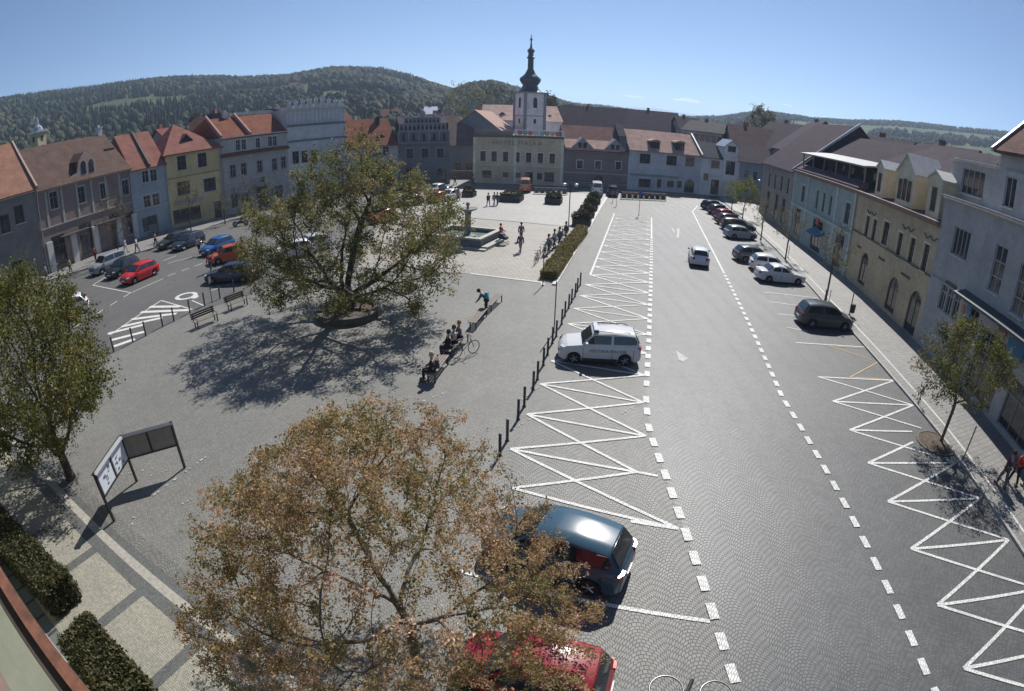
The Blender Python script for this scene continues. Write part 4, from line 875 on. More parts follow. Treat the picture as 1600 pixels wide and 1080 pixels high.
back_house('long dark slate roof far behind the left row', (60, 240), (130, 226), 88, 98, 3, 4, W1, T_brown)
back_house('dark purple roof rising behind the museum gable', (678, 173), (704, 174), 150, 150, 4, 6, W1, T_mauve)
back_house('tin roofed house glinting above the museum gable', (664, 167), (682, 168), 160, 160, 2, 5, W1, mat('bright_tin', (.7, .7, .7), .25, .6, var=.05))
back_house('white gabled house above the rusty roof', (516, 172), (538, 172), 140, 142, 3.5, 4, W3, T_rust)
t_ = at_dist(60, 225, 105); ct2 = thing('clock_tower', 'small pale yellow turret with a tin cap rising above the left roofs', 'tower', (t_.x, t_.y, 0))
b = MB(); b.box(-1.1, 1.1, -1.1, 1.1, 0, at_dist(60, 207, 105).z); tw = b.build('tower_shaft', plaster('plaster_cream', (.52, .47, .30)), ct2)
zz = at_dist(60, 207, 105).z; b = MB(); b.box(-1.4, 1.4, -1.4, 1.4, zz - .1, zz + .25); b.lathe([(1.1, zz + .25), (.9, zz + .9), (.35, zz + 1.3), (.3, zz + 2.0), (.05, zz + 2.8)], 10); b.build('tower_cap', M_tin, ct2)
for a in range(4): 
    Mx = Matrix.Rotation(a * math.pi / 2, 4, 'Z')
    for z0 in (zz - 1.6, zz - 3.2): b = MB(); b.add([Mx @ Vector(v) for v in ((-.3, -1.13, z0), (.3, -1.13, z0), (.3, -1.13, z0 + .9), (-.3, -1.13, z0 + .9))], [(0, 1, 2, 3)]); b.build('tower_window', M_dark, tw)
b = MB(); b.box(-1.6, 1.6, -1.6, 1.6, 0, zz - 4.2); b.build('tower_base', plaster('plaster_cream', (.52, .47, .30)), ct2)

# ---------------------------------------------------------------- the building the view is taken from (lower left corner)
hm = thing('town_hall', 'cream wall and terracotta-capped cornice of a building in the bottom left corner', 'building', (0, 0, 0), R_(-23))
# local x runs along the wall (towards +x right), local y = towards the square
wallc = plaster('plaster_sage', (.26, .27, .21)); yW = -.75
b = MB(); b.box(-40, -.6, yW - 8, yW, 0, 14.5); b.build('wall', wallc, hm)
for nm, y0, y1, z0, z1, m_ in (('cornice', yW, yW + .73, 8.2, 8.40, plaster('cream_dull', (.24, .25, .19))), ('cornice_lip', yW + .645, yW + .745, 8.34, 8.47, mat('terracotta', (.15, .06, .035), .8, var=.3, scale=5)), ('cornice_shadow_strip', yW + .56, yW + .644, 8.38, 8.405, mat('shadow_brown', (.05, .035, .028), .8, var=.2)),  # the brown strip behind the lip is shade painted as a dark band
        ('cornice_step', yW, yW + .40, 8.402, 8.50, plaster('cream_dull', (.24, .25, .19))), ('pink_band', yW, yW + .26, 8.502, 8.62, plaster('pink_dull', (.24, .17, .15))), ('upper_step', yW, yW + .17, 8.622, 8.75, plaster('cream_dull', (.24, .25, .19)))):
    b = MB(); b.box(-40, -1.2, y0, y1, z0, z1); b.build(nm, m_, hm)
# ================================================================ hills and woods
SK = [(-75, 6.55), (-52.8, 6.75), (-48.8, 6.58), (-44.2, 6.30), (-39.6, 6.15), (-34.4, 5.85), (-30.2, 5.45), (-26.6, 5.05), (-23.3, 4.90), (-18.8, 5.35), (-16.2, 5.20), (-13.6, 4.90), (-11, 4.20), (-8.4, 3.15), (-6.5, 2.55), (-4.8, 3.15), (-2.6, 3.40), (-0.6, 2.90), (1.3, 2.40), (3.3, 2.00), (5.3, 1.60), (9.8, 1.55), (13.7, 1.30), (17, 1.20), (20.9, 1.70), (23, 2.30), (25.4, 2.75), (30.1, 2.85), (34, 3.30), (38.6, 4.05), (41.2, 4.35), (45.2, 4.75), (49.1, 5.30), (51.8, 5.65), (60, 6.50), (80, 7.00)]
def interp(tab, x):
    for (a, p), (c, q) in zip(tab, tab[1:]):
        if x <= c: return p + (q - p) * max(0, (x - a) / (c - a))
    return tab[-1][1]
def rdist(az): return interp([(-80, 1000), (-30, 950), (-12, 850), (-4, 620), (3, 700), (12, 1500), (22, 1300), (35, 1400), (80, 1200)], az)
from mathutils import noise as MN
def hill_z(az, r):
    R = rdist(az); zr = H0 + R * math.tan(R_(interp(SK, az))); t = (r - 190) / (R - 190)
    if t < 0: return -1.0
    f = (3 * t * t - 2 * t ** 3) if t < 1 else max(0, 1 - (t - 1) ** 2 * 2.0)
    f = (.35 * t + .65 * f) if t < 1 else f
    n = MN.noise(Vector((az * .12, r * .004, 3.1)))
    return -1 + (zr + 1) * f + n * 14 * t * (1 - t) * (1 if t < 1 else 0)
def hm_mat(name, stops, scale):
    m, t, b = newmat(name); b.inputs['Roughness'].default_value = .95; b.inputs['Specular IOR Level'].default_value = .1
    tc = nd(t, 'ShaderNodeTexCoord'); n = nd(t, 'ShaderNodeTexNoise', i_Scale=scale, i_Detail=6, i_Roughness=.6); t.links.new(tc.outputs['Object'], n.inputs['Vector'])
    t.links.new(ramp(t, n.outputs[0], stops), b.inputs['Base Color']); return m
M_hill = hm_mat('hill_grass', [(.3, (.035, .05, .024)), (.5, (.06, .078, .034)), (.6, (.085, .10, .045)), (.75, (.07, .07, .04))], .02)
azs = [-78 + i * 1.0 for i in range(157)]; rs = [188, 230, 290, 360, 430, 500, 570, 640, 720, 800, 880, 960, 1050, 1150, 1300, 1500, 1700, 1900]
vs = []; fs = []
for az in azs:
    for r in rs: vs.append((r * math.sin(R_(az)), r * math.cos(R_(az)), hill_z(az, r)))
n = len(rs)
for i in range(len(azs) - 1):
    for j in range(n - 1): fs.append((i * n + j, (i + 1) * n + j, (i + 1) * n + j + 1, i * n + j + 1))
b = MB(); b.add(vs, fs); struct(b.build('hills', M_hill, smooth=True))
# far range, the blue of distance haze put into its colour
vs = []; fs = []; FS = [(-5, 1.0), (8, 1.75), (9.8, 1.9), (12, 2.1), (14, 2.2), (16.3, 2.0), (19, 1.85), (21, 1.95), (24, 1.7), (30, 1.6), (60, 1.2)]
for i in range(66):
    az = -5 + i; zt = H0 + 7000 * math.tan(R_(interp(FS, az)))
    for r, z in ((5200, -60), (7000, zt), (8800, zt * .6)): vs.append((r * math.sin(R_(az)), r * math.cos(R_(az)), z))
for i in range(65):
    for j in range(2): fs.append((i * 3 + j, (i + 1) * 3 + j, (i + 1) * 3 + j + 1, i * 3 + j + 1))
b = MB(); b.add(vs, fs); struct(b.build('distant_hills', hm_mat('far_hill_haze_blue', [(.3, (.05, .10, .15)), (.7, (.07, .13, .18))], .002), smooth=True))
def leafmat(name, stops, trans=.35, rough=.6):
    m, t, b = newmat(name); b.inputs['Roughness'].default_value = rough; b.inputs['Specular IOR Level'].default_value = .25
    at = nd(t, 'ShaderNodeAttribute', attribute_name='tint'); c = ramp(t, at.outputs['Fac'], stops); t.links.new(c, b.inputs['Base Color'])
    tr = nd(t, 'ShaderNodeBsdfTranslucent'); t.links.new(c, tr.inputs[0]); mx = nd(t, 'ShaderNodeMixShader'); mx.inputs[0].default_value = trans
    t.links.new(b.outputs[0], mx.inputs[1]); t.links.new(tr.outputs[0], mx.inputs[2]); t.links.new(mx.outputs[0], t.nodes['Material Output'].inputs[0]); return m
def fast_mesh(name, V, F, m, tint=None, parent=None):       # V (n,3), F (m,k) arrays
    me = bpy.data.meshes.new(name); k = F.shape[1]; me.vertices.add(len(V)); me.vertices.foreach_set('co', V.astype(np.float32).ravel())
    me.loops.add(F.size); me.loops.foreach_set('vertex_index', F.astype(np.int32).ravel()); me.polygons.add(len(F)); me.polygons.foreach_set('loop_start', np.arange(0, F.size, k, dtype=np.int32))
    me.update(calc_edges=True); me.materials.append(m)
    if tint is not None: a = me.attributes.new('tint', 'FLOAT', 'POINT'); a.data.foreach_set('value', tint.astype(np.float32))
    o = link(bpy.data.objects.new(name, me)); o.parent = parent; return o
# the wood on the hills: thousands of little crowns
rg = np.random.default_rng(5); P = []; 
for _ in range(90000):
    az = rg.uniform(-62, 60); R = rdist(az); r = 200 + (R * 1.02 - 200) * rg.uniform(0, 1) ** .75
    x, y = r * math.sin(R_(az)), r * math.cos(R_(az)); nz = MN.noise(Vector((x * .0045, y * .0045, 1.7))) + .35 * MN.noise(Vector((x * .02, y * .02, 4)))
    t = (r - 200) / (R - 200)
    if nz < -.55 or any(((az - A_) / wa) ** 2 + ((t - T_) / wt) ** 2 < 1 + .8 * nz for A_, wa, T_, wt in ((-31, 6, .76, .09), (-13, 4, .70, .11), (-22, 8, .56, .07), (-38, 7, .50, .05), (-17, 6, .42, .06), (-46, 6, .66, .04), (40, 12, .62, .12), (30, 8, .45, .08), (48, 8, .40, .08))): continue
    P.append((x, y, hill_z(az, r), nz, t, r))
    if len(P) > 30000: break
P = np.array(P)
M_wood = leafmat('wood_leaves', [(0, (.009, .019, .013)), (.3, (.015, .027, .015)), (.45, (.03, .043, .02)), (.7, (.042, .05, .023)), (.88, (.06, .055, .034)), (1, (.07, .078, .033))], .15, .9)
cone = rg.random(len(P)) < np.clip(.30 + 1.1 * P[:, 3], .06, .92); Vs = []; Fs = []; Ts = []; off = 0
ring = np.array([(math.cos(a), math.sin(a)) for a in np.arange(6) * math.pi / 3])
for i, (x, y, z, nz, t, r) in enumerate(P):
    s = rg.uniform(.42, 1.0)
    if cone[i]: prof = [(3.0, 0), (2.4, 5), (1.2, 10), (.1, 15)]; tint = rg.uniform(0, .3); s *= .8
    else: prof = [(1.4, 0), (4.2, 2.6), (4.4, 6), (2.6, 9), (.3, 10.2)]; tint = min(1, max(.35, .65 + 1.1 * MN.noise(Vector((x * .011, y * .011, 9))) + rg.normal(0, .1)))
    base = []; 
    for q, h in prof: 
        w_ = q * s * (1 + rg.uniform(-.28, .28, 6)); base.append(np.column_stack([x + ring[:, 0] * w_, y + ring[:, 1] * w_, np.full(6, z + h * s) + rg.uniform(-.6, .6, 6) * s]))
    V = np.vstack(base); m_ = len(prof); F = [(j * 6 + k, j * 6 + (k + 1) % 6, (j + 1) * 6 + (k + 1) % 6, (j + 1) * 6 + k) for j in range(m_ - 1) for k in range(6)]
    Vs.append(V); Fs.append(np.array(F) + off); Ts.append(np.clip(np.full(len(V), tint) + rg.uniform(-.08, .08, len(V)), 0, 1)); off += len(V)
stuff(fast_mesh('woodland', np.vstack(Vs), np.vstack(Fs), M_wood, np.concatenate(Ts)), 'mixed dark woodland covering the hills behind the town', 'woodland')
for px, py, d, c, rf in ((272, 163, 520, 0, 0), (240, 168, 480, 1, 1), (460, 150, 600, 0, 0), (585, 128, 640, 0, 1), (651, 135, 640, 0, 2), (610, 168, 300, 0, 0), (355, 155, 560, 0, 1), (1463, 222, 420, 0, 0), (1445, 222, 430, 0, 0), (1320, 215, 300, 1, 1), (560, 160, 420, 1, 1), (480, 168, 360, 0, 0)):
    p = at_dist(px, py, d); az = math.degrees(math.atan2(p.x, p.y)); g = hill_z(az, d); zz = min(max(p.z, g + 5), g + 9)
    t = thing('hillside_house', 'tiny %s house among the trees on the hillside' % ('white', 'cream')[c], 'house', (p.x, p.y, zz - 6), R_(rg.uniform(-30, 30)), 'houses scattered on the hillside')
    b = MB(); b.box(-5, 5, -4, 4, -6, 4); b.prism([(-4, 4), (4, 4), (0, 7)], -4.9, 4.9, 'x'); b.build('wall', (W3, plaster('plaster_cream', (.52, .47, .30)))[c], t)
    b = MB(); b.add([(-5.5, -4.6, 3.6), (5.5, -4.6, 3.6), (5.5, 0, 7.3), (-5.5, 0, 7.3), (5.5, 4.6, 3.6), (-5.5, 4.6, 3.6)], [(0, 1, 2, 3), (3, 2, 4, 5)]); b.build('roof', (T_rust, T_grey, T_mauve)[rf], t)
    for k in (-2.6, 2.6): b = MB(); b.box(k - .7, k + .7, -4.05, -3.95, .8, 2.3); b.build('window', M_glass, t)

# ================================================================ trees
M_bark = mat('bark', (.075, .06, .048), .95, var=.3, scale=6, bump=.6)
M_bark2 = mat('bark_pale', (.13, .11, .09), .95, var=.25, scale=7, bump=.5)
def grow(rg, h0, att, step, kill, infl, n_iter=90, lean=(0, 0), cap=4200, mom=.35):
    """space colonisation from a short trunk towards the attractor points; returns nodes, parents"""
    n0 = max(2, int(h0 / step)); N = [np.array([lean[0] * i / n0, lean[1] * i / n0, h0 * i / n0]) for i in range(n0 + 1)]; Pp = [-1] + list(range(n0)); att = att.copy()
    for it in range(n_iter):
        if len(att) == 0: break
        A = np.array(N); d = np.linalg.norm(att[:, None] - A[None], axis=2); j = d.argmin(1); dm = d[np.arange(len(att)), j]
        act = dm < (infl if it > 8 else 1e9); new = []
        for q in np.unique(j[act]):
            v = att[act & (j == q)] - A[q]; v = (v / np.linalg.norm(v, axis=1)[:, None]).mean(0) + rg.normal(0, .12, 3); v[2] += .04; v = v + mom * (A[q] - A[Pp[q]]) / step if Pp[q] >= 0 else v; v /= np.linalg.norm(v) + 1e-9
            new.append((q, A[q] + v * step))
        if not new: break
        for q, p in new: N.append(p); Pp.append(q)
        A2 = np.array([p for _, p in new]); dn = np.linalg.norm(att[:, None] - A2[None], axis=2).min(1); att = att[dn > kill]
        if len(N) > cap: break
    return np.array(N), np.array(Pp)
def tree(name, label, base, rng, cen, rad, natt, nleaf, leaf, lm, h0=2.0, step=.4, trunk=.16, bark=None, gap=0, low=-1, lump=.35, spread=.3, cat='tree', group=None, rot=0, twig=.011, vis=None, infl=3.0, curve=2.2, cap=4200, mom=.35, flat=0, clus=5):
    rg = np.random.default_rng(rng); pts = []
    off = rg.uniform(0, 50, 3)
    while len(pts) < natt:
        v = rg.normal(0, 1, 3); v /= np.linalg.norm(v); v *= rg.uniform(.25, 1) ** .45
        if v[2] < low: continue
        if flat: v = np.array([v[0], v[1], v[2]]) * (1 if v[2] > 0 else 1) ; sc_ = 1 - flat * max(0, v[2]) ** 1.5; v = v * [sc_, sc_, 1]
        p = np.array(cen) + v * np.array(rad) * (1 + lump * MN.noise(Vector(v * 1.9 + off)))
        if gap and MN.noise(Vector(p * .55 + off)) < gap - .5: continue
        if vis is not None and not vis(p): continue
        pts.append(p)
    N, Pp = grow(rg, h0, np.array(pts), step, step * 1.7, infl, cap=cap, mom=mom); n = len(N); kids = [[] for _ in range(n)]
    for i in range(1, n): kids[Pp[i]].append(i)
    r = np.zeros(n)
    for i in range(n - 1, -1, -1): r[i] = twig if not kids[i] else sum(r[k] ** curve for k in kids[i]) ** (1 / curve)
    r *= np.where(r > twig * 1.5, min(1.0, 9), 1); r = r * (trunk / max(r[0], 1e-6)) ** (np.log(np.maximum(r, twig) / twig) / max(np.log(r[0] / twig), 1e-6))
    r[0] *= 1.35
    root = thing(name, label, cat, base, rot, group)
    # branches as tapered tubes, one per edge
    i = np.arange(1, n); A, B = N[Pp[i]], N[i]; k = 5; ra = np.minimum(r[Pp[i]], r[i] * 1.6 + .004); ra = np.where(r[i] > .06, r[Pp[i]], ra); d = B - A; d /= np.linalg.norm(d, axis=1)[:, None]
    up = np.where(np.abs(d[:, 2:3]) < .9, [[0, 0, 1.]], [[1., 0, 0]]); u = np.cross(d, up); u /= np.linalg.norm(u, axis=1)[:, None]; v = np.cross(d, u); an = np.arange(k) * 2 * math.pi / k
    R1 = u[:, None] * np.cos(an)[None, :, None] + v[:, None] * np.sin(an)[None, :, None]
    V = np.concatenate([A[:, None] + R1 * ra[:, None, None], B[:, None] + R1 * r[i][:, None, None]], 1); m = len(i); F = np.array([(q, (q + 1) % k, k + (q + 1) % k, k + q) for q in range(k)])
    F = (F[None] + (np.arange(m) * 2 * k)[:, None, None]).reshape(-1, 4); tr = fast_mesh('trunk', V.reshape(-1, 3), F, bark or M_bark, parent=root); tr.data.shade_smooth()
    # leaves around the thin twigs
    thin = np.where(r < max(twig * 2.4, np.quantile(r, .55)))[0]; w = np.array([1 + .9 * MN.noise(Vector(N[q] * .6 + off)) for q in thin]); w = np.clip(w, .15, 2) ** 1.3; w /= w.sum()
    nleaf = (nleaf // clus) * clus; c = np.repeat(rg.choice(thin, nleaf // clus, p=w), clus); P0 = N[c] + np.repeat(rg.normal(0, spread, (nleaf // clus, 3)), clus, 0) + rg.normal(0, leaf * 1.15, (nleaf, 3)); s = leaf * rg.uniform(.55, 1.3, nleaf)[:, None]
    a = rg.normal(0, 1, (nleaf, 3)); a /= np.linalg.norm(a, axis=1)[:, None]; q = rg.normal(0, 1, (nleaf, 3)) + [0, 0, .4]; q = np.cross(a, q); q /= np.linalg.norm(q, axis=1)[:, None] + 1e-9
    V = np.stack([P0 - a * s, P0 - q * s * .55, P0 + a * s, P0 + q * s * .55], 1).reshape(-1, 3); F = np.arange(nleaf * 4).reshape(-1, 4)
    cl = np.array([.5 + .75 * MN.noise(Vector(N[x] * .9 + off * 1.7)) for x in c]); tint = np.clip(cl + np.repeat(rg.normal(0, .2, nleaf // clus), clus) + rg.normal(0, .07, nleaf), 0, 1)
    lv = fast_mesh('crown', V, F, lm, np.repeat(tint, 4), root); return root
def crown_z(px, py, base): # height of a pixel at the distance of a tree base
    r = ray(px, py); return H0 + math.hypot(base[0], base[1]) * r.z / math.hypot(r.x, r.y)
L_lime = leafmat('leaves_lime', [(0, (.075, .08, .022)), (.35, (.14, .145, .042)), (.65, (.23, .22, .075)), (.85, (.31, .26, .11)), (1, (.34, .24, .15))], .4)
L_bud = leafmat('leaves_reddish', [(0, (.15, .14, .05)), (.2, (.25, .205, .085)), (.5, (.37, .265, .13)), (.78, (.47, .29, .16)), (.92, (.58, .35, .23)), (1, (.74, .56, .43))], .4)
L_olive = leafmat('leaves_olive', [(0, (.06, .07, .016)), (.4, (.11, .115, .025)), (.75, (.17, .165, .04)), (1, (.26, .21, .08))], .35)
L_sparse = leafmat('leaves_sparse', [(0, (.07, .07, .03)), (.5, (.13, .12, .06)), (1, (.22, .17, .11))], .35)
L_fresh = leafmat('leaves_fresh', [(0, (.08, .10, .02)), (.5, (.17, .19, .04)), (1, (.30, .27, .07))], .4)
L_hedge = leafmat('hedge_leaves', [(0, (.035, .038, .015)), (.5, (.07, .07, .028)), (1, (.12, .105, .05))], .2)
tree('linden_tree', 'big old spreading linden with a low crown over the middle of the square', G(545, 492), 11, (.6, 0, 4.2), (6.9, 6.0, 5.9), 1700, 72000, .07, L_lime, h0=1.5, step=.42, trunk=.55, gap=.12, lump=.34, spread=.24, low=-.5, twig=.012, flat=.35, mom=.6)
tree('street_tree', 'nearest tree, its reddish orange budding crown filling the bottom of the photo', (-2.0, 7.0, 0), 23, (-.25, .0, 3.35), (4.3, 3.7, 3.75), 4200, 118000, .030, L_bud, h0=1.6, step=.2, trunk=.13, gap=.0, lump=.10, spread=.09, twig=.0045, flat=.35, low=-.35, mom=.8, clus=7, vis=lambda p: p[0] < 6.0 - .86 * p[2], bark=M_bark2, cap=9000, infl=1.8)
tb = G(112, 748); tree('street_tree', 'olive green tree at the left edge beside the notice board', tb, 5, (-.9, .1, 4.6), (3.9, 3.6, 3.7), 1000, 60000, .06, L_olive, h0=1.2, step=.34, trunk=.2, gap=.0, lump=.22, spread=.24, low=-.95)
tb = G(1469, 692); tree('street_tree', 'young tree in a round earth basin by the right pavement', tb, 8, (.2, .25, 4.0), (2.7, 2.5, 1.95), 620, 15000, .052, L_olive, h0=1.8, step=.26, trunk=.085, gap=.15, lump=.35, spread=.15, bark=M_bark2, twig=.006)
for i, (bx_, by_, cx_, cy_, rr_, nl, lm_, lab) in enumerate([(1290, 470, 1303, 385, 1.6, 1700, L_sparse, 'thin sparse street tree beside the lone parked green-grey hatchback'), (1227, 406, 1236, 352, 1.7, 1500, L_sparse, 'thin sparse street tree behind the pair of white parked cars'),
        (1188.5, 376, 1195, 330, 1.7, 1500, L_sparse, 'thin sparse street tree in front of the beige house'), (1160, 342, 1160, 300, 2.0, 3500, L_fresh, 'yellow-green leafy street tree in front of the white gable bay'), (1143, 328, 1141, 298, 1.7, 2400, L_fresh, 'small yellow-green tree at the far end of the right parked row')]):
    g = G(bx_, by_, .1); zc = crown_z(cx_, cy_, g); tree('street_tree', lab, g, 40 + i, (.2, 0, zc), (rr_, rr_, rr_ * 1.15), 130, nl, .08 if lm_ is L_fresh else .06, lm_, h0=max(1.2, zc - rr_ * 1.2), step=.34, trunk=.08, gap=.1, spread=.2, twig=.009, group='street trees along the right pavement', bark=M_bark2)
for i, (bx_, by_, cx_, cy_, rr_, nl, lm_, lab) in enumerate([(299, 363, 300, 308, 1.9, 1500, L_sparse, 'bare-looking small tree in front of the yellow house'), (186, 402, 184, 335, 2.2, 1600, L_sparse, 'dark thin tree in front of the pink-brown house'), (384, 335, 383, 298, 2.0, 1500, L_sparse, 'thin brownish tree in front of the long pale grey house'), (415, 326, 412, 296, 1.8, 1500, L_lime, 'pale leafy tree behind the linden, by the pale grey house'), (352, 350, 352, 318, 1.3, 700, L_sparse, 'small round tree at the corner of yellow and pale grey houses')]):
    g = G(bx_, by_, .1); zc = crown_z(cx_, cy_, g); tree('street_tree', lab, g, 60 + i, (0, 0, zc), (rr_, rr_, rr_ * 1.1), 130, nl, .07, lm_, h0=max(1.2, zc - rr_ * 1.2), step=.36, trunk=.09, gap=.1, spread=.22, twig=.01, group='street trees along the left pavement')
for i, (px, py, d, r_, lab) in enumerate([(1190, 181, 175, 4.6, 'round bare tree crown standing on the skyline above the right roofs'), (702, 148, 420, 4, 'lone small tree on the saddle of the ridge left of the church'), (735, 152, 200, 9, 'broad leafy tree mass left of the church spire'), (778, 150, 215, 7.5, 'dark leafy tree directly left of the church tower'), (853, 160, 190, 4, 'dark tree peeping out right of the church tower'), (885, 172, 190, 3.2, 'small ragged tree above the dark roof right of the church')]):
    p = at_dist(px, py, d); zc = p.z; tree('distant_tree', lab, (p.x, p.y, -1), 80 + i, (0, 0, zc - r_ * .3 + 1), (r_ * 1.15, r_, r_), 140, 2600, .3, (L_sparse, L_lime, L_olive, L_hedge, L_hedge, L_hedge)[i], h0=zc - r_ * 1.1, step=r_ * .14, trunk=.4, spread=r_ * .12, twig=.05, infl=12)
# hedges bottom left
def hedge(name, label, c0, c1, wd, hgt, n, seed, lm=None, group=None):
    rg = np.random.default_rng(seed); c0, c1 = Vector(c0[:2]), Vector(c1[:2]); d = c1 - c0; L = d.length; t = thing(name, label, 'hedge', (c0.x, c0.y, 0), math.atan2(d.y, d.x), group)
    b = MB(); b.box(.15, L - .15, -wd / 2 + .12, wd / 2 - .12, 0, hgt - .15); b.build('stems', mat('hedge_inner', (.03, .03, .018), .95, var=.3, scale=8), t)
    P = np.column_stack([rg.uniform(0, L, n), rg.uniform(-wd / 2, wd / 2, n), rg.uniform(.05, hgt, n)]); face = rg.integers(0, 5, n); sgn = rg.choice([-1, 1], n)
    P[face < 2, 2] = hgt + rg.normal(0, .05, (face < 2).sum()); q = (face == 2) | (face == 3); P[q, 1] = sgn[q] * wd / 2 + rg.normal(0, .05, q.sum()); q = face == 4; P[q, 0] = np.where(sgn[q] > 0, L, 0) + rg.normal(0, .05, q.sum())
    P += np.array([[0, 0, .22 * MN.noise(Vector((x * 1.1, y * .9, seed + z)))] for x, y, z in P]); s = .05 * rg.uniform(.6, 1.4, n)[:, None]; a = rg.normal(0, 1, (n, 3)); a /= np.linalg.norm(a, axis=1)[:, None]; k = np.cross(a, rg.normal(0, 1, (n, 3))); k /= np.linalg.norm(k, axis=1)[:, None]
    V = np.stack([P - a * s, P - k * s * .6, P + a * s, P + k * s * .6], 1).reshape(-1, 3); fast_mesh('foliage', V, np.arange(n * 4).reshape(-1, 4), lm or L_hedge, np.repeat(rg.random(n), 4), t); return t
h1a, h1b = G(-40, 780, .9), G(92, 920, .9); hedge('hedge', 'trimmed dark hedge along the wall at the left edge, farther from the camera', h1a, h1b, 1.1, 1.15, 16000, 1, group='hedges beside the cream wall')
h2a, h2b = G(118, 985, .9), G(205, 1090, .9); hedge('hedge', 'trimmed dark hedge at the bottom left corner of the photo', h2a, h2b, 1.15, 1.1, 13000, 2, group='hedges beside the cream wall')
# ================================================================ vehicles
M_tyre = mat('tyre', (.018, .018, .018), .85, var=.1); M_rim = mat('rim', (.45, .45, .46), .3, .8, var=0); M_cglass = mat('car_glass', (.018, .022, .026), .06, var=0, spec=.9)
M_light = mat('headlight', (.7, .7, .7), .1, .2, var=0); M_tail = mat('tail_light', (.35, .015, .015), .2, var=0); M_plas = mat('black_plastic', (.03, .03, .03), .6, var=.05); M_plate = mat('number_plate', (.7, .7, .66), .5, var=0)
def tab(t, x):
    for (a, p), (c, q) in zip(t, t[1:]):
        if x <= c: return p + (q - p) * max(0, (x - a) / (c - a))
    return t[-1][1]
SPEC = {  # length, width, height, belt, hood height, windscreen base, roof front, roof rear, rear base, tail height
    'hatch': (4.0, 1.76, 1.48, .94, .80, .24, .07, -.36, -.465, .96), 'estate': (4.6, 1.8, 1.48, .94, .80, .22, .06, -.40, -.475, .96), 'sedan': (4.5, 1.8, 1.44, .93, .80, .20, .04, -.20, -.36, .98),
    'suv': (4.25, 1.82, 1.70, 1.08, .98, .25, .13, -.42, -.485, 1.1), 'mpv': (4.45, 1.85, 1.68, 1.02, .88, .29, .10, -.40, -.48, 1.05), 'patrol': (4.05, 1.78, 1.60, 1.02, .93, .225, .10, -.41, -.48, 1.05), 'compact': (4.15, 1.8, 1.58, .98, .86, .27, .10, -.38, -.475, 1.0), 'van': (5.0, 1.95, 2.15, 1.2, 1.05, .36, .22, -.47, -.495, 1.25), 'small': (3.5, 1.62, 1.48, .92, .82, .27, .12, -.38, -.475, .94)}
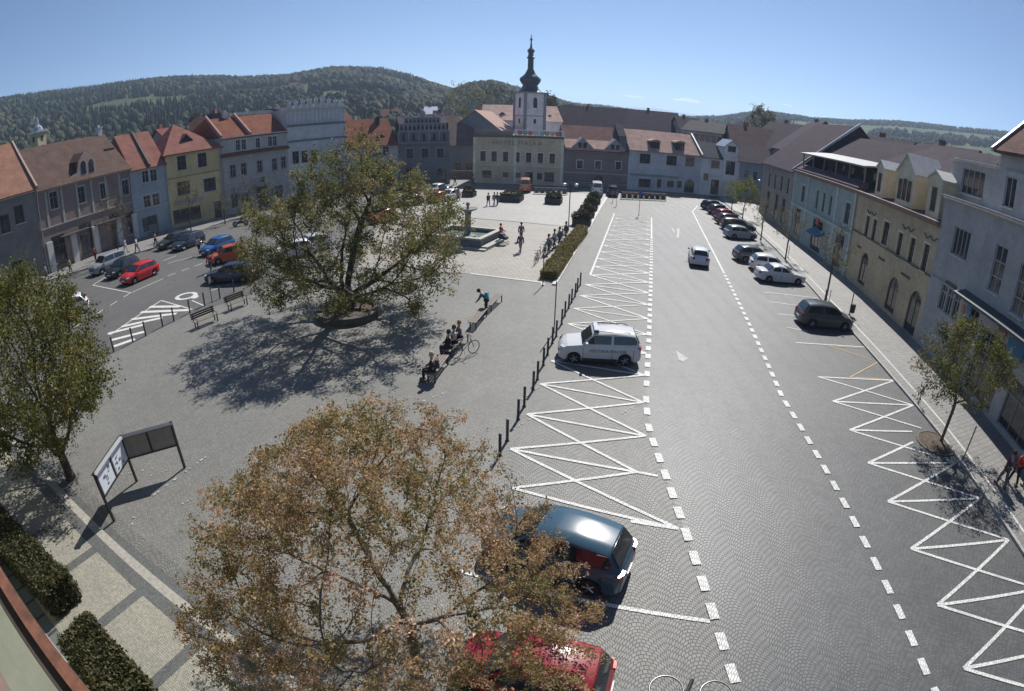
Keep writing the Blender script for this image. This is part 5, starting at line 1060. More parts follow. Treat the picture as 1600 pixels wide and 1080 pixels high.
def car(label, kind, pcol, p_rear, p_front=None, heading=None, center=None, name='parked_car', cat='car', group=None, metal=.0, rails=False, roofcol=None, z=0.0, extra=None):
    L, W, H, bz, hz, xwb, xrf, xrr, xrb, tz = SPEC[kind]
    if p_front is not None:
        a, f = G(*p_rear), G(*p_front); c = (a + f) / 2; d = f - a; heading = math.atan2(d.y, d.x)
    else: c = G(*center) if not isinstance(center, Vector) else center
    t = thing(name, label, cat, (c.x, c.y, z), heading, group)
    pm = paint('paint_%02d%02d%02d' % tuple(int(q * 99) for q in pcol), pcol, metal)
    wx = (.315 * L, -.30 * L); ra = .36 if H < 1.65 else .39; rw = ra - .055
    topt = [(-.5, .60), (-.492, .80), (-.47, tz - .03), (-.44, tz), (xrb if kind == 'sedan' else -.40, tz), (xwb, bz), (.40, hz), (.465, hz - .14), (.49, hz - .28), (.5, .42)]
    wt = [(-.5, .76), (-.485, .88), (-.45, .955), (-.36, .99), (0, 1), (.33, .99), (.42, .95), (.475, .84), (.5, .64)]
    xs = sorted(set([-.5, -.492, -.48, -.465, -.45, -.42, .36, .40, .43, .455, .475, .49, .5] + [x / L for w_ in wx for x in (w_ - ra, w_ - ra * .9, w_ - ra * .7, w_ - ra * .4, w_, w_ + ra * .4, w_ + ra * .7, w_ + ra * .9, w_ + ra)] + [-.12, 0, .1, .18, xwb]))
    b = MB(); R = []
    for x in xs:
        w = W / 2 * tab(wt, x); zt = tab(topt, x); zb = .20 + .10 * max(0, abs(x) - .44) / .06; zs = zb + .02
        for q in wx:
            dx = abs(x * L - q)
            if dx < ra: zs = max(zs, .30 + math.sqrt(max(0, ra * ra - dx * dx)))
        zm = max(zs + .02, zb + (zt - zb) * .5); zsh = max(zm + .02, zt - .13)
        half = [(0, zb), (w * .66, zb), (w * .68, zs), (w * .965, zs), (w, zm), (w * .985, zsh), (w * .90, max(zsh + .01, zt - .015)), (w * .5, zt + .025), (0, zt + .035)]
        R.append([(x * L, y, z_) for y, z_ in half] + [(x * L, -y, z_) for y, z_ in half[-2:0:-1]])
    k = len(R[0]); b.add([p for r in R for p in r], [(i * k + j, i * k + (j + 1) % k, (i + 1) * k + (j + 1) % k, (i + 1) * k + j) for i in range(len(R) - 1) for j in range(k)] + [tuple(range(k)), tuple(range((len(R) - 1) * k, len(R) * k))])
    body = b.build('body', pm, t, smooth=35)
    # cabin
    zrt = [(xrb, tz - .03), (xrr, H - .07), ((xrr + xrf) / 2, H), (xrf, H - .055), (xwb, bz - .01)]; gb, gt = .455 * W, .375 * W
    st = [xrb, xrb + (xrr - xrb) * .5, xrr, xrr + (xrf - xrr) * .25, xrr + (xrf - xrr) * .5, xrr + (xrf - xrr) * .75, xrf, xrf + (xwb - xrf) * .5, xwb]
    def bw(x): return gb * (1 - .10 * max(0, (abs((x - (xrb + xwb) / 2) / ((xwb - xrb) / 2)) - .6) / .4))
    def cw(x): f = (tab(zrt, x) - bz) / (H - bz); return bw(x) + (gt - gb) * max(0, min(1, f))
    def zr_(x):
        z0 = tab(zrt, x); return z0 + (.03 if xrr < x < xrf else 0)
    b = MB(); R = []
    for x in st:
        zt = zr_(x); zb = tab(topt, x) - .04; zt = max(zt, zb + .02); hw_ = cw(x)
        half = [(bw(x), zb), (hw_, max(zb + .01, zt - .07)), (hw_ * .86, zt - .005), (hw_ * .45, zt + .025), (0, zt + .03)]
        R.append([(x * L, y, z_) for y, z_ in half] + [(x * L, -y, z_) for y, z_ in half[-2::-1]])
    k = len(R[0]); b.add([p for r in R for p in r], [(i * k + j, i * k + j + 1, (i + 1) * k + j + 1, (i + 1) * k + j) for i in range(len(R) - 1) for j in range(k - 1)] + [tuple(range(k)), tuple(range((len(R) - 1) * k, len(R) * k))])
    b.build('roof', paint('roofpaint_%02d%02d%02d' % tuple(int(q * 99) for q in roofcol), roofcol) if roofcol else pm, t, smooth=35)
    # glazing
    def glass(nm, quad, off):
        b = MB(); o = Vector(off); q = [Vector(p) + o for p in quad]; b.add(q + [p - o * 1.6 for p in q], [(0, 1, 2, 3), (7, 6, 5, 4), (0, 4, 5, 1), (1, 5, 6, 2), (2, 6, 7, 3), (3, 7, 4, 0)]); return b.build(nm, M_cglass, t)
    zf = H - .11
    def lerp(a, c, f): return a + (c - a) * f
    xa, xb_ = lerp(xwb, xrf, .06), lerp(xwb, xrf, .93); za, zb2 = lerp(bz, H - .055, .06) + .02, lerp(bz, H - .055, .93)
    glass('windscreen', [(xa * L, bw(xa) * .86, za), (xa * L, -bw(xa) * .86, za), (xb_ * L, -cw(xb_) * .84, zb2 + .01), (xb_ * L, cw(xb_) * .84, zb2 + .01)], (.025, 0, .03))
    xa, xb_ = lerp(xrb, xrr, .2), lerp(xrb, xrr, .9); za, zb2 = lerp(tz - .03, H - .07, .2) + .02, lerp(tz - .03, H - .07, .9)
    glass('rear_window', [(xa * L, -bw(xa) * .84, za), (xa * L, bw(xa) * .84, za), (xb_ * L, cw(xb_) * .82, zb2 + .01), (xb_ * L, -cw(xb_) * .82, zb2 + .01)], (-.025, 0, .025))
    xm = (xrf + xrr) / 2 + .02
    def side(x, z_, sg):
        zt = max(zr_(x), tab(topt, x) - .02) - .07; z0 = tab(topt, x) - .04; f = (z_ - z0) / max(.05, zt - z0); return (x * L, sg * (bw(x) + (cw(x) - bw(x)) * min(1, max(0, f)) + .010), z_)
    for sg in (-1, 1):
        xe = lerp(xrb, xrr, .72) if kind != 'sedan' else lerp(xrb, xrr, .8)
        for x0, x1 in ((xm + .014, lerp(xwb, xrf, .30)), (xe, xm - .014)):
            b = MB(); n = 9; vs = []
            for i in range(n + 1):
                x = x0 + (x1 - x0) * i / n; zt = min(H - .125, zr_(x) - .115); z0 = max(bz, tab(topt, x)) + .045; zt = max(zt, z0 + .01)
                p, q = side(x, z0, sg), side(x, zt, sg); vs += [p, q, (p[0], p[1] - sg * .03, p[2]), (q[0], q[1] - sg * .03, q[2])]
            fs = [(i * 4, i * 4 + 4, i * 4 + 5, i * 4 + 1) for i in range(n)] + [(i * 4 + 1, i * 4 + 5, i * 4 + 7, i * 4 + 3) for i in range(n)] + [(i * 4 + 2, i * 4 + 3, i * 4 + 7, i * 4 + 6) for i in range(n)] + [(i * 4, i * 4 + 2, i * 4 + 6, i * 4 + 4) for i in range(n)] + [(0, 1, 3, 2), (n * 4, n * 4 + 2, n * 4 + 3, n * 4 + 1)]
            b.add(vs, fs); b.build('side_window', M_cglass, t)
        for xx in (xm, lerp(xwb, xrf, .12), lerp(xrb, xrr, 1.15)):
            b = MB(); y0, y1 = sorted((sg * (W / 2 - .05), sg * (W / 2 + .003))); b.box(xx * L - .007, xx * L + .007, y0, y1, .34, bz - .14); b.build('door_seam', M_plas, body)
        b = MB(); y0, y1 = sorted((sg * (W / 2 - .08), sg * (W / 2 + .008))); b.box(wx[1] + ra + .03, wx[0] - ra - .03, y0, y1, .20, .30 if kind not in ('suv', 'patrol') else .36); b.build('sill_trim', M_plas if kind in ('suv', 'patrol') else pm, body)
    # wheels
    for q in wx:
        for sg in (-1, 1):
            y = sg * (W / 2 - .115); b = MB(); prof = [(rw * .62, -.10), (rw * .94, -.10), (rw, -.06), (rw, .06), (rw * .94, .10), (rw * .62, .10)]; b.lathe(prof, 18, (0, 0, 0), 'y'); wh = b.build('wheel', M_tyre, t, smooth=40); wh.location = (q, y, rw)
            b = MB(); b.lathe([(rw * .66, -.09), (rw * .66, .09), (rw * .5, .075), (rw * .2, .085), (.02, .09)], 14, ax='y')
            for a in range(5): 
                an = a * 2 * math.pi / 5; b.tube([(0, sg * .095, 0), (rw * .6 * math.cos(an), sg * .095, rw * .6 * math.sin(an))], .03, 4)
            b.build('rim', M_rim, wh)
    for sg in (-1, 1):
        b = MB(); y0, y1 = sorted((sg * W * .27, sg * W * .43)); zz = hz - .17
        b.prism([(.478 * L, y0), (.488 * L, (y0 + y1) / 2 - sg * .1), (.447 * L, y1 if sg > 0 else y0), (.42 * L, y1 if sg > 0 else y0), (.44 * L, y0 if sg > 0 else y1)], zz - .05, zz + .085); b.build('headlight', M_light, t)
        b = MB(); b.prism([(-.478 * L, sg * W * .44), (-.497 * L, sg * W * .36), (-.497 * L, sg * W * .27), (-.47 * L, sg * W * .27), (-.45 * L, sg * W * .46)], tz - .30, tz - .06); b.build('tail_light', M_tail, t)
        b = MB(); x = (xwb - .05) * L; b.box(x - .06, x + .05, sg * W * .46, sg * (W / 2 + .16), bz + .02, bz + .16); b.build('mirror', pm, t)
    for x0, x1, z0 in ((.494, .504, .40), (-.508, -.498, .52)): b = MB(); b.box(x0 * L, x1 * L, -.26, .26, z0, z0 + .11); b.build('number_plate', M_plate, t)
    b = MB(); b.box(.485 * L, .502 * L, -.42, .42, .52, .64); b.build('grille', M_plas, t); b = MB(); b.box(-.47 * L, .47 * L, -W * .3, W * .3, .17, .21); b.build('underbody', M_plas, t)
    if rails:
        for sg in (-1, 1):
            b = MB(); b.tube([(xrr * L + .25, sg * gt * .88, H), (xrr * L + .4, sg * gt * .9, H + .06), (xrf * L - .35, sg * gt * .9, H + .06), (xrf * L - .2, sg * gt * .88, H)], .02, 5); b.build('roof_rail', M_plas, t)
    return t
WHT, SIL, BLK, DBL, RED, GRN = (.66, .66, .66), (.38, .39, .40), (.012, .013, .016), (.02, .035, .075), (.42, .02, .02), (.10, .13, .12)
yt = car('white police SUV with grey lettering parked across the zigzag lane', 'patrol', (.60, .60, .60), (990, 562), (878, 557), name='police_car', rails=True)
text_mesh('lettering', 'MĚSTSKÁ POLICIE', .20, mat('letter_green', (.10, .14, .14), .6, var=0), yt, (-.35, .905, .76), (math.pi / 2, 0, math.pi), 1.15)
text_mesh('lettering', 'MĚSTSKÁ POLICIE', .20, mat('letter_green', (.10, .14, .14), .6, var=0), yt, (-.35, -.905, .76), (math.pi / 2, 0, 0), 1.15)
b = MB(); b.box(.15, .35, -.5, .5, 1.63, 1.71); lb = b.build('light_bar', mat('light_bar', (.6, .62, .66), .2, var=0), yt); [(lambda q: (q.box(.13, .37, y_, y_ + .12, 1.62, 1.70), q.build('light_bar_end', M_plas, lb)))(MB()) for y_ in (.46, -.58)]
car('steel blue people carrier glinting in the sun, half under the reddish tree', 'compact', (.04, .085, .125), None, center=G(878, 868) + Vector((-.18, -.22, 0)), heading=math.atan2(3.1, -6.6), metal=.0)
car('dark red hatchback at the bottom edge below the reddish tree', 'small', (.27, .028, .035), None, center=Vector((.62, 6.68, 0)), heading=math.atan2(2.0, -6.6))
car('white car driving away down the middle of the road', 'hatch', WHT, (1094, 424), (1088, 398), name='moving_car')
for lab, kd, col, rear, front in (
    ('green-grey hatchback parked alone nearest on the right side', 'compact', (.075, .09, .085), (1243, 504), (1326, 512)),
    ('white sedan, nearest of the cluster of three parked cars on the right', 'sedan', WHT, (1177, 436), (1256, 443)),
    ('white hatchback between the dark and the white sedan on the right', 'hatch', (.7, .7, .7), (1168, 419), (1236, 428)),
    ('dark grey car at the far side of the cluster of three on the right', 'hatch', (.10, .11, .12), (1146, 406), (1204, 410)),
    ('silver car in front of the dark estate on the right', 'hatch', SIL, (1131, 371), (1180, 374)),
    ('dark estate car with its nose at the thin tree, behind the silver car', 'estate', (.035, .04, .045), (1124, 357), (1180, 363)),
    ('dark red car in the far right row behind the dark estate', 'hatch', (.10, .02, .025), (1118, 350), (1160, 352)),
    ('bright red topped car in the far right row', 'hatch', (.35, .03, .04), (1113, 343), (1152, 343)),
    ('dark grey car with glinting roof in the far right row', 'hatch', (.06, .065, .08), (1103, 335), (1142, 335)),
    ('farthest black car of the right row with a reddish glint', 'estate', (.02, .02, .025), (1095, 328), (1132, 327))):
    car(lab, kd, col, rear, front, group='cars parked along the right pavement')
for lab, kd, col, rear, front in (
    ('silver grey estate at the left end of the near left row', 'suv', (.26, .27, .29), (199, 411), (139, 435)),
    ('black green hatchback between the silver car and the red car', 'hatch', (.015, .022, .02), (221, 415), (163, 442)),
    ('bright red hatchback glinting in the left parking row', 'hatch', (.50, .02, .02), (249, 424), (188, 450)),
    ('dark grey car with white roof glint, far left of the dark pair', 'estate', (.04, .045, .05), (300, 376), (246, 393)),
    ('dark navy estate right of the dark grey car', 'estate', (.02, .03, .05), (320, 376), (267, 397)),
    ('bright blue car glinting on the left side road', 'hatch', (.02, .10, .30), (362, 386), (318, 402)),
    ('orange-red car half hidden behind the dark blue car', 'small', (.45, .09, .03), (376, 404), (338, 412)),
    ('dark blue car parked under the left edge of the linden', 'estate', (.03, .045, .09), (398, 437), (330, 440)),
    ('white car half hidden behind the olive tree on the left', 'hatch', WHT, (130, 486), (82, 500))):
    car(lab, kd, col, rear, front, group='cars parked on the left side road')
for lab, kd, col, rear, front in (
    ('white car glinting through the linden branches, left one', 'hatch', WHT, (474, 398), (440, 404)), ('white car glinting through the linden branches, right one', 'hatch', (.6, .6, .62), (502, 388), (470, 394)),
    ('white van seen through the top left of the linden crown', 'van', WHT, (512, 298), (483, 303)), ('silver car behind the linden beside the motorbike', 'hatch', SIL, (452, 340), (425, 346)),
    ('orange car seen through the right side of the linden crown', 'hatch', (.50, .08, .03), (607, 344), (586, 349)), ('dark car seen through the right side of the linden crown', 'estate', (.03, .03, .04), (648, 320), (622, 323)),
    ('white car in the cluster beyond the fountain, farthest left', 'hatch', WHT, (690, 300), (672, 304)), ('dark blue car in the cluster beyond the fountain', 'hatch', (.03, .04, .08), (704, 304), (684, 310)), ('white car in the cluster beyond the fountain, nearest', 'estate', WHT, (712, 309), (690, 315)),
    ('small red car at the left of the cluster beyond the fountain', 'small', (.5, .03, .03), (690, 314), (674, 318))):
    car(lab, kd, col, rear, front, group='cars parked beyond the linden and the fountain')
car('silver van with a white roof parked at the far end beside the planters', 'van', (.35, .36, .37), (933, 309), (931, 299), roofcol=(.7, .7, .7))
car('dark car parked at the far end beside the barrier', 'suv', (.03, .035, .045), (957, 311), (956, 301))
car('small orange-red van with a pale band standing before the hotel', 'van', (.45, .10, .05), (820, 302), (821, 295), roofcol=(.60, .28, .18))
# ================================================================ street furniture
M_post = mat('bollard_grey', (.05, .055, .062), .5, .3, var=.1); M_steel = mat('steel', (.25, .25, .26), .35, .8, var=.05); M_iron = mat('iron_black', (.025, .027, .03), .5, .2, var=.1)
M_wood_b = mat('bench_wood', (.22, .19, .16), .75, var=.25, scale=14); M_woodd = mat('bench_wood_dark', (.05, .04, .035), .7, var=.2, scale=14); M_conc = mat('concrete', (.32, .31, .29), .85, var=.12, scale=4)
M_stone = mat('fountain_stone', (.16, .175, .17), .75, var=.2, scale=2.5, bump=.2); M_cap = mat('fountain_cap', (.36, .36, .32), .7, var=.15, scale=3)
def bollard(g, label, grp, h=.95):
    t = thing('bollard', label, 'bollard', g, 0, grp)
    b = MB(); b.lathe([(.055, 0), (.055, h - .08), (.06, h - .07), (.06, h - .02), (.045, h), (.01, h + .005)], 10); b.build('post', M_post, t)
    b = MB(); b.lathe([(.085, 0), (.085, .02), (.06, .05)], 10); b.build('base_ring', M_post, t); return t
first = bollard(G(178, 550), 'thin dark bollard by the hatched island, nearest to the olive tree', 'bollards along the left side road')
LB = [(208, 535), (228, 525), (254.5, 510.5), (272, 502), (297, 489.5), (320, 478), (344, 467), (366, 457)]
txt = ['second', 'third', 'fourth', 'fifth', 'sixth', 'seventh', 'eighth', 'ninth']
for p, q in zip(LB, txt): dup(first, G(*p), 0, '%s bollard from the olive tree along the left side road' % q)
MBp = [(906.5, 446), (902, 455), (898.5, 463.5), (893, 473), (888.5, 482), (882.5, 494), (877.5, 507), (869, 526), (863, 537), (855.5, 555), (849, 571), (839.7, 593.5), (833, 610), (819, 635.5), (809.5, 656), (792.5, 689), (781, 712)]
ordn = ['farthest', 'second farthest', 'third farthest', 'fourth farthest', 'fifth farthest', 'sixth farthest', 'seventh farthest', 'eighth farthest', 'middle', 'eighth nearest', 'seventh nearest', 'sixth nearest', 'fifth nearest', 'fourth nearest', 'third nearest', 'second nearest', 'nearest']
for p, q in zip(MBp, ordn): dup(first, G(*p), 0, '%s of the dark bollards between plaza and zigzag lane' % q, 'bollards along the zigzag parking lane')
def pole(name, label, base, top, r=.035, m=None, cat='pole', extras=None, grp=None, z0=0.0):
    g = G(*base, z0); h = above(*top, *base, z0) - z0; t = thing(name, label, cat, g, 0, grp); b = MB(); b.lathe([(r * 2.2, 0), (r * 2.2, .05), (r, .08), (r, h), (r * .5, h + .02)], 8); b.build('post', m or M_steel, t)
    if extras: extras(t, h)
    return t
def plate(dz, w, h, m, ang=0, nm='sign_plate', disc=False):
    def f(t, H):
        b = MB()
        if disc: b.lathe([(w / 2, -.012), (w / 2, .012)], 18, (0, -.06, H - dz), 'y')
        else: b.box(-w / 2, w / 2, -.07, -.045, H - dz - h / 2, H - dz + h / 2)
        o = b.build(nm, m, t); o.rotation_euler = (0, 0, ang)
    return f
M_sb = mat('sign_blue', (.03, .12, .42), .4, var=0); M_sr = mat('sign_red', (.5, .08, .08), .5, var=0); M_sw = mat('sign_white', (.75, .75, .75), .4, var=0)
pole('tall_pole', 'tall thin pole among the bollards left of the police car', (865.5, 520), (871.3, 440.3), .03, M_post)
pole('sign_post', 'thin sign post behind the bollards by the left benches', (331.5, 472), (328, 432), .025, M_post, 'sign', plate(.25, .45, .45, M_steel, R_(100)))
pole('sign_post', 'leaning-looking thin sign post at the right kerb before the young tree', (1434, 631), (1441.4, 602.7), .03, M_steel, 'sign', plate(.2, .4, .3, M_steel, R_(60)), z0=.12)
pole('sign_post', 'bare steel pole on the right kerb beside the tree shadow', (1505, 716.4), (1527.4, 667.2), .035, M_steel, z0=.12)
pole('sign_post', 'sign post standing on the zigzag field at its far end', (998, 337), (1000, 299), .035, M_steel, 'sign', plate(.3, .6, .6, M_sb, R_(15), disc=True))
pole('sign_post', 'left of two thin posts at the far left corner of the zigzag', (957, 316), (959, 299), .03, M_steel, 'sign', plate(.2, .45, .45, M_steel, R_(10)))
pole('sign_post', 'right of two thin posts at the far left corner of the zigzag', (963, 322), (966, 300), .03, M_steel, 'sign', plate(.2, .45, .45, M_steel, R_(10)))
pole('sign_post', 'dark pole at the near end of the long hedge planter', (848, 447), (850, 398), .035, M_post)
def lamp_heads(t, h):
    for sg in (-1, 1):
        b = MB(); b.tube([(0, 0, h - .3), (sg * .3, 0, h), (sg * .55, 0, h + .02)], .025, 6); a = b.build('arm', M_iron, t); b = MB(); b.lathe([(.03, h + .12), (.2, h + .05), (.2, h - .02), (.12, h - .2), (.05, h - .25)], 10, (sg * .62, 0, 0)); b.build('lantern', mat('lamp_glass', (.6, .6, .58), .3, var=0), a)
pole('street_lamp', 'double headed street lamp behind the bicycles at the terrace', (888, 360), (891, 288), .05, M_iron, 'street lamp', lamp_heads)
pole('street_lamp', 'street lamp with white head before the beige house on the right', (1187, 322), (1190, 282), .05, M_iron, 'street lamp', lamp_heads, z0=.12)
def binx(t, h):
    b = MB(); b.lathe([(.16, .25), (.2, .3), (.22, .85), (.2, .9), (.1, .92)], 10, (0, -.25, 0)); b.build('litter_bin', M_iron, t)
pole('sign_post', 'dark post with a litter bin on the right pavement behind the grey hatchback', (1327, 492), (1335, 458), .04, M_iron, 'post', binx, z0=.12)
for bx_, by_, tx_, ty_, lab in ((1288, 470, 1288, 452, 'left stake beside the near thin tree on the right'), (1295, 472, 1297, 453, 'right stake beside the near thin tree on the right'), (1231, 403, 1233, 384, 'pale stake beside the thin tree by the white cars')):
    pole('tree_stake', lab, (bx_, by_), (tx_, ty_), .03, M_wood_b, 'stake', z0=.12)
# tree basins
def basin_obj(label, g, r, m=None):
    t = thing('tree_basin', label, 'tree basin', g, 0); b = MB(); n = 20
    b.lathe([(r, 0), (r, .05), (r - .08, .055), (r - .1, .03)], n); b.build('rim', mat('basin_rim', (.14, .12, .105), .85, var=.2, scale=6), t); b = MB(); b.lathe([(r - .11, .03), (r * .5, .08), (.1, .12)], n); b.build('soil', mat('soil', (.10, .075, .055), .95, var=.3, scale=5), t); return t
basin_obj('round earth basin with a low stone rim under the young right tree', (19.3, 15.95, .012), 1.08)
gl = G(545, 492); t = thing('stone_ring', 'low round stone wall and mound around the linden trunk', 'tree bench', gl)
b = MB(); b.lathe([(2.0, 0), (2.0, .45), (1.6, .47), (1.55, .3)], 28); b.build('wall', mat('ring_stone', (.10, .095, .085), .85, var=.2, scale=4), t); b = MB(); b.lathe([(1.6, .3), (1.1, .42), (.4, .5)], 20); b.build('soil', mat('soil', (.10, .075, .055), .95, var=.3, scale=5), t)
# benches
def bench(label, p, q, grp, seat_m, back=True, wd=.45, flip=1, z=0.0):
    a, c = G(*p), G(*q); d = c - a; L = d.length; t = thing('bench', label, 'bench', (a.x, a.y, z), math.atan2(d.y, d.x), grp)
    b = MB()
    for k in range(4): y = (-.2 + k * .125) * flip; b.box(0, L, *sorted((y, y + .1 * flip)), .43, .465)
    b.build('seat', seat_m, t)
    if back:
        b = MB()
        for k in range(3): b.box(0, L, *sorted((.30 * flip + k * .03 * flip, .335 * flip + k * .03 * flip)), .55 + k * .13, .65 + k * .13)
        b.build('backrest', seat_m if seat_m is not M_wood_b else M_woodd, t)
    for x in ((.15, L - .15) if L < 3 else (.2, L / 2, L - .2)):
        b = MB(); b.box(x - .03, x + .03, -.2, -.14, 0, .43); b.box(x - .03, x + .03, .14, .2, 0, .43); b.box(x - .03, x + .03, -.2, .2, .39, .43)
        if back: b.prism([(.2 * flip, .39), (.26 * flip, .39), (.40 * flip, .92), (.35 * flip, .92)], x - .03, x + .03, 'x'); b.tube([(x, -.2 * flip, .43), (x, -.2 * flip, .62), (x, .28 * flip, .64)], .02, 5)
        b.build('leg', M_iron, t)
    return t
bench('grey slatted bench with backrest on the left, nearer to the hatched island', (305, 515), (341, 500), 'benches facing the linden', M_wood_b, flip=1)
bench('grey slatted bench with backrest on the left, nearer to the linden', (357, 487), (387, 475), 'benches facing the linden', M_wood_b, flip=1)
bench('far end bench of the plaza row, behind the bending person', (762, 488), (781, 470), 'row of plain benches across the plaza', M_wood_b, back=False)
bench('second bench from the far end of the plaza row', (738, 516), (757, 493), 'row of plain benches across the plaza', M_wood_b, back=False)
bench('bench of the plaza row where two people sit by a bicycle', (698, 562), (728, 532), 'row of plain benches across the plaza', M_wood_b, back=False)
bench('nearest bench of the plaza row with one dark figure', (673, 600), (696, 568), 'row of plain benches across the plaza', M_wood_b, back=False)
# notice board
A, Bm, C = G(178.7, 815), G(213.8, 752.5), G(288.8, 731); hA, hB, hC = 1.95, 1.95, 1.9
t = thing('notice_board', 'two-wing notice board, one wing with white posters, the other showing its brown back', 'notice board', (Bm.x, Bm.y, 0))
def loc(p): return Vector((p.x - Bm.x, p.y - Bm.y, 0))
for p in (loc(A), loc(Bm), loc(C)):
    b = MB(); b.box(p.x - .04, p.x + .04, p.y - .04, p.y + .04, 0, 2.0); b.build('post', M_iron, t)
def wing(p, q, m, nm, white):
    d = (q - p); L = d.length; rot = math.atan2(d.y, d.x); b = MB(); z0, z1 = 1.0, 1.92
    for x0, x1, a0, a1 in ((0, L, z0, z0 + .06), (0, L, z1 - .06, z1), (0, .05, z0, z1), (L - .05, L, z0, z1), (L / 2 - .04, L / 2 + .04, z0, z1)): b.box(x0, x1, -.05, .05, a0, a1)
    f = b.build('frame', M_iron, t); f.location = p; f.rotation_euler = (0, 0, rot)
    b = MB(); b.prism([(-.14, z1), (.14, z1), (.12, z1 + .03), (0, z1 + .08), (-.12, z1 + .03)], -.03, L + .03, 'x'); b.build('cap', M_steel, f)
    b = MB(); b.box(.05, L - .05, -.03, .03, z0 + .05, z1 - .05); b.build(nm, m, f)
    if white:
        for k in range(2):
            b = MB(); x0 = .1 + k * L / 2; b.box(x0, x0 + L / 2 - .18, -.036, .036, z0 + .08, z1 - .09); po = b.build('poster', mat('poster_white', (.62, .66, .72), .5, var=.06, scale=5), f)
            b = MB(); r3 = random.Random(k)
            for i in range(9): u, z_ = r3.uniform(x0 + .06, x0 + L / 2 - .4), r3.uniform(z0 + .12, z1 - .3); b.box(u, u + r3.uniform(.06, .2), -.0385, -.037, z_, z_ + r3.uniform(.03, .14))
            b.build('printed_notice', mat('notice_grey', (.18, .19, .23), .6, var=.3, scale=9), po)
wing(loc(A), loc(Bm), mat('board_back', (.24, .215, .20), .8, var=.1), 'panel', True); wing(loc(Bm), loc(C), mat('board_back', (.24, .215, .20), .8, var=.1), 'panel', False)
# fountain
hf = above(757, 374, 756, 390.5); FR, BR, BL_ = G(757.5, 374, hf), G(778, 357.5, hf), G(700, 350.5, hf); u = (BR - FR); v = (BL_ - BR); 
fc = (FR + BL_) / 2; t = thing('fountain', 'square stone fountain basin with water and a tall column carrying a bowl', 'fountain', (fc.x, fc.y, 0), math.atan2(-v.y, -v.x)); Lx, Ly = v.length / 2, u.length / 2
b = MB(); wl_ = .35
for x0, x1, y0, y1 in ((-Lx, Lx, -Ly, -Ly + wl_), (-Lx, Lx, Ly - wl_, Ly), (-Lx, -Lx + wl_, -Ly + wl_, Ly - wl_), (Lx - wl_, Lx, -Ly + wl_, Ly - wl_)): b.box(x0, x1, y0, y1, 0, hf - .15)
b.build('basin', M_stone, t); b = MB()
for x0, x1, y0, y1 in ((-Lx - .1, Lx + .1, -Ly - .1, -Ly + wl_ + .05), (-Lx - .1, Lx + .1, Ly - wl_ - .05, Ly + .1), (-Lx - .1, -Lx + wl_ + .05, -Ly + wl_ + .05, Ly - wl_ - .05), (Lx - wl_ - .05, Lx + .1, -Ly + wl_ + .05, Ly - wl_ - .05)): b.box(x0, x1, y0, y1, hf - .15, hf)
b.build('rim', M_cap, t); b = MB(); b.box(-Lx + wl_, Lx - wl_, -Ly + wl_, Ly - wl_, 0, hf - .4); b.build('water', mat('fountain_water', (.22, .25, .22), .06, var=.12, scale=3, bump=.35, spec=.6), t)
b = MB(); b.box(Lx + .1, Lx + .75, -Ly - .1, Ly - 1.2, 0, .3); b.box(-Lx, Lx + .75, -Ly - .7, -Ly - .1, 0, .16); b.build('step', M_cap, t)
cp = G(731, 366, hf); inv2 = (Matrix.Translation(t.location) @ Matrix.Rotation(t.rotation_euler.z, 4, 'Z')).inverted(); cl = inv2 @ cp; r_ = ray(731, 327); hc = H0 + math.hypot(cp.x, cp.y) * r_.z / math.hypot(r_.x, r_.y)
b = MB(); b.lathe([(.75, 0), (.75, hf - .1), (.45, hf), (.30, hf + .15), (.27, hc - .5), (.34, hc - .35), (.3, hc - .2)], 10, (cl.x, cl.y, 0)); col = b.build('column', M_stone, t, smooth=35)
b = MB(); b.lathe([(.3, hc - .22), (.85, hc), (.95, hc + .1), (.85, hc + .08), (.2, hc + .02)], 14, (cl.x, cl.y, 0)); b.build('bowl', M_stone, col, smooth=35); b = MB(); b.lathe([(.13, hc), (.1, hc + .3), (.2, hc + .4), (.14, hc + .6), (.03, hc + .68)], 10, (cl.x, cl.y, 0)); b.build('finial', mat('copper_warm', (.35, .2, .14), .5, var=.1), col)
b = MB()
for dx in (.9, 1.25, 1.6): b.lathe([(.05, hf - .5), (.05, hf - .05), (.02, hf)], 6, (cl.x + dx, cl.y - .3, 0))
b.build('water_jet', mat('brass', (.4, .36, .15), .3, .7, var=0), t); b = MB(); b.lathe([(.55, hf - .42), (.55, hf - .2), (.3, hf - .15)], 12, (cl.x - .9, cl.y - .5, 0)); b.build('plinth', M_cap, t)
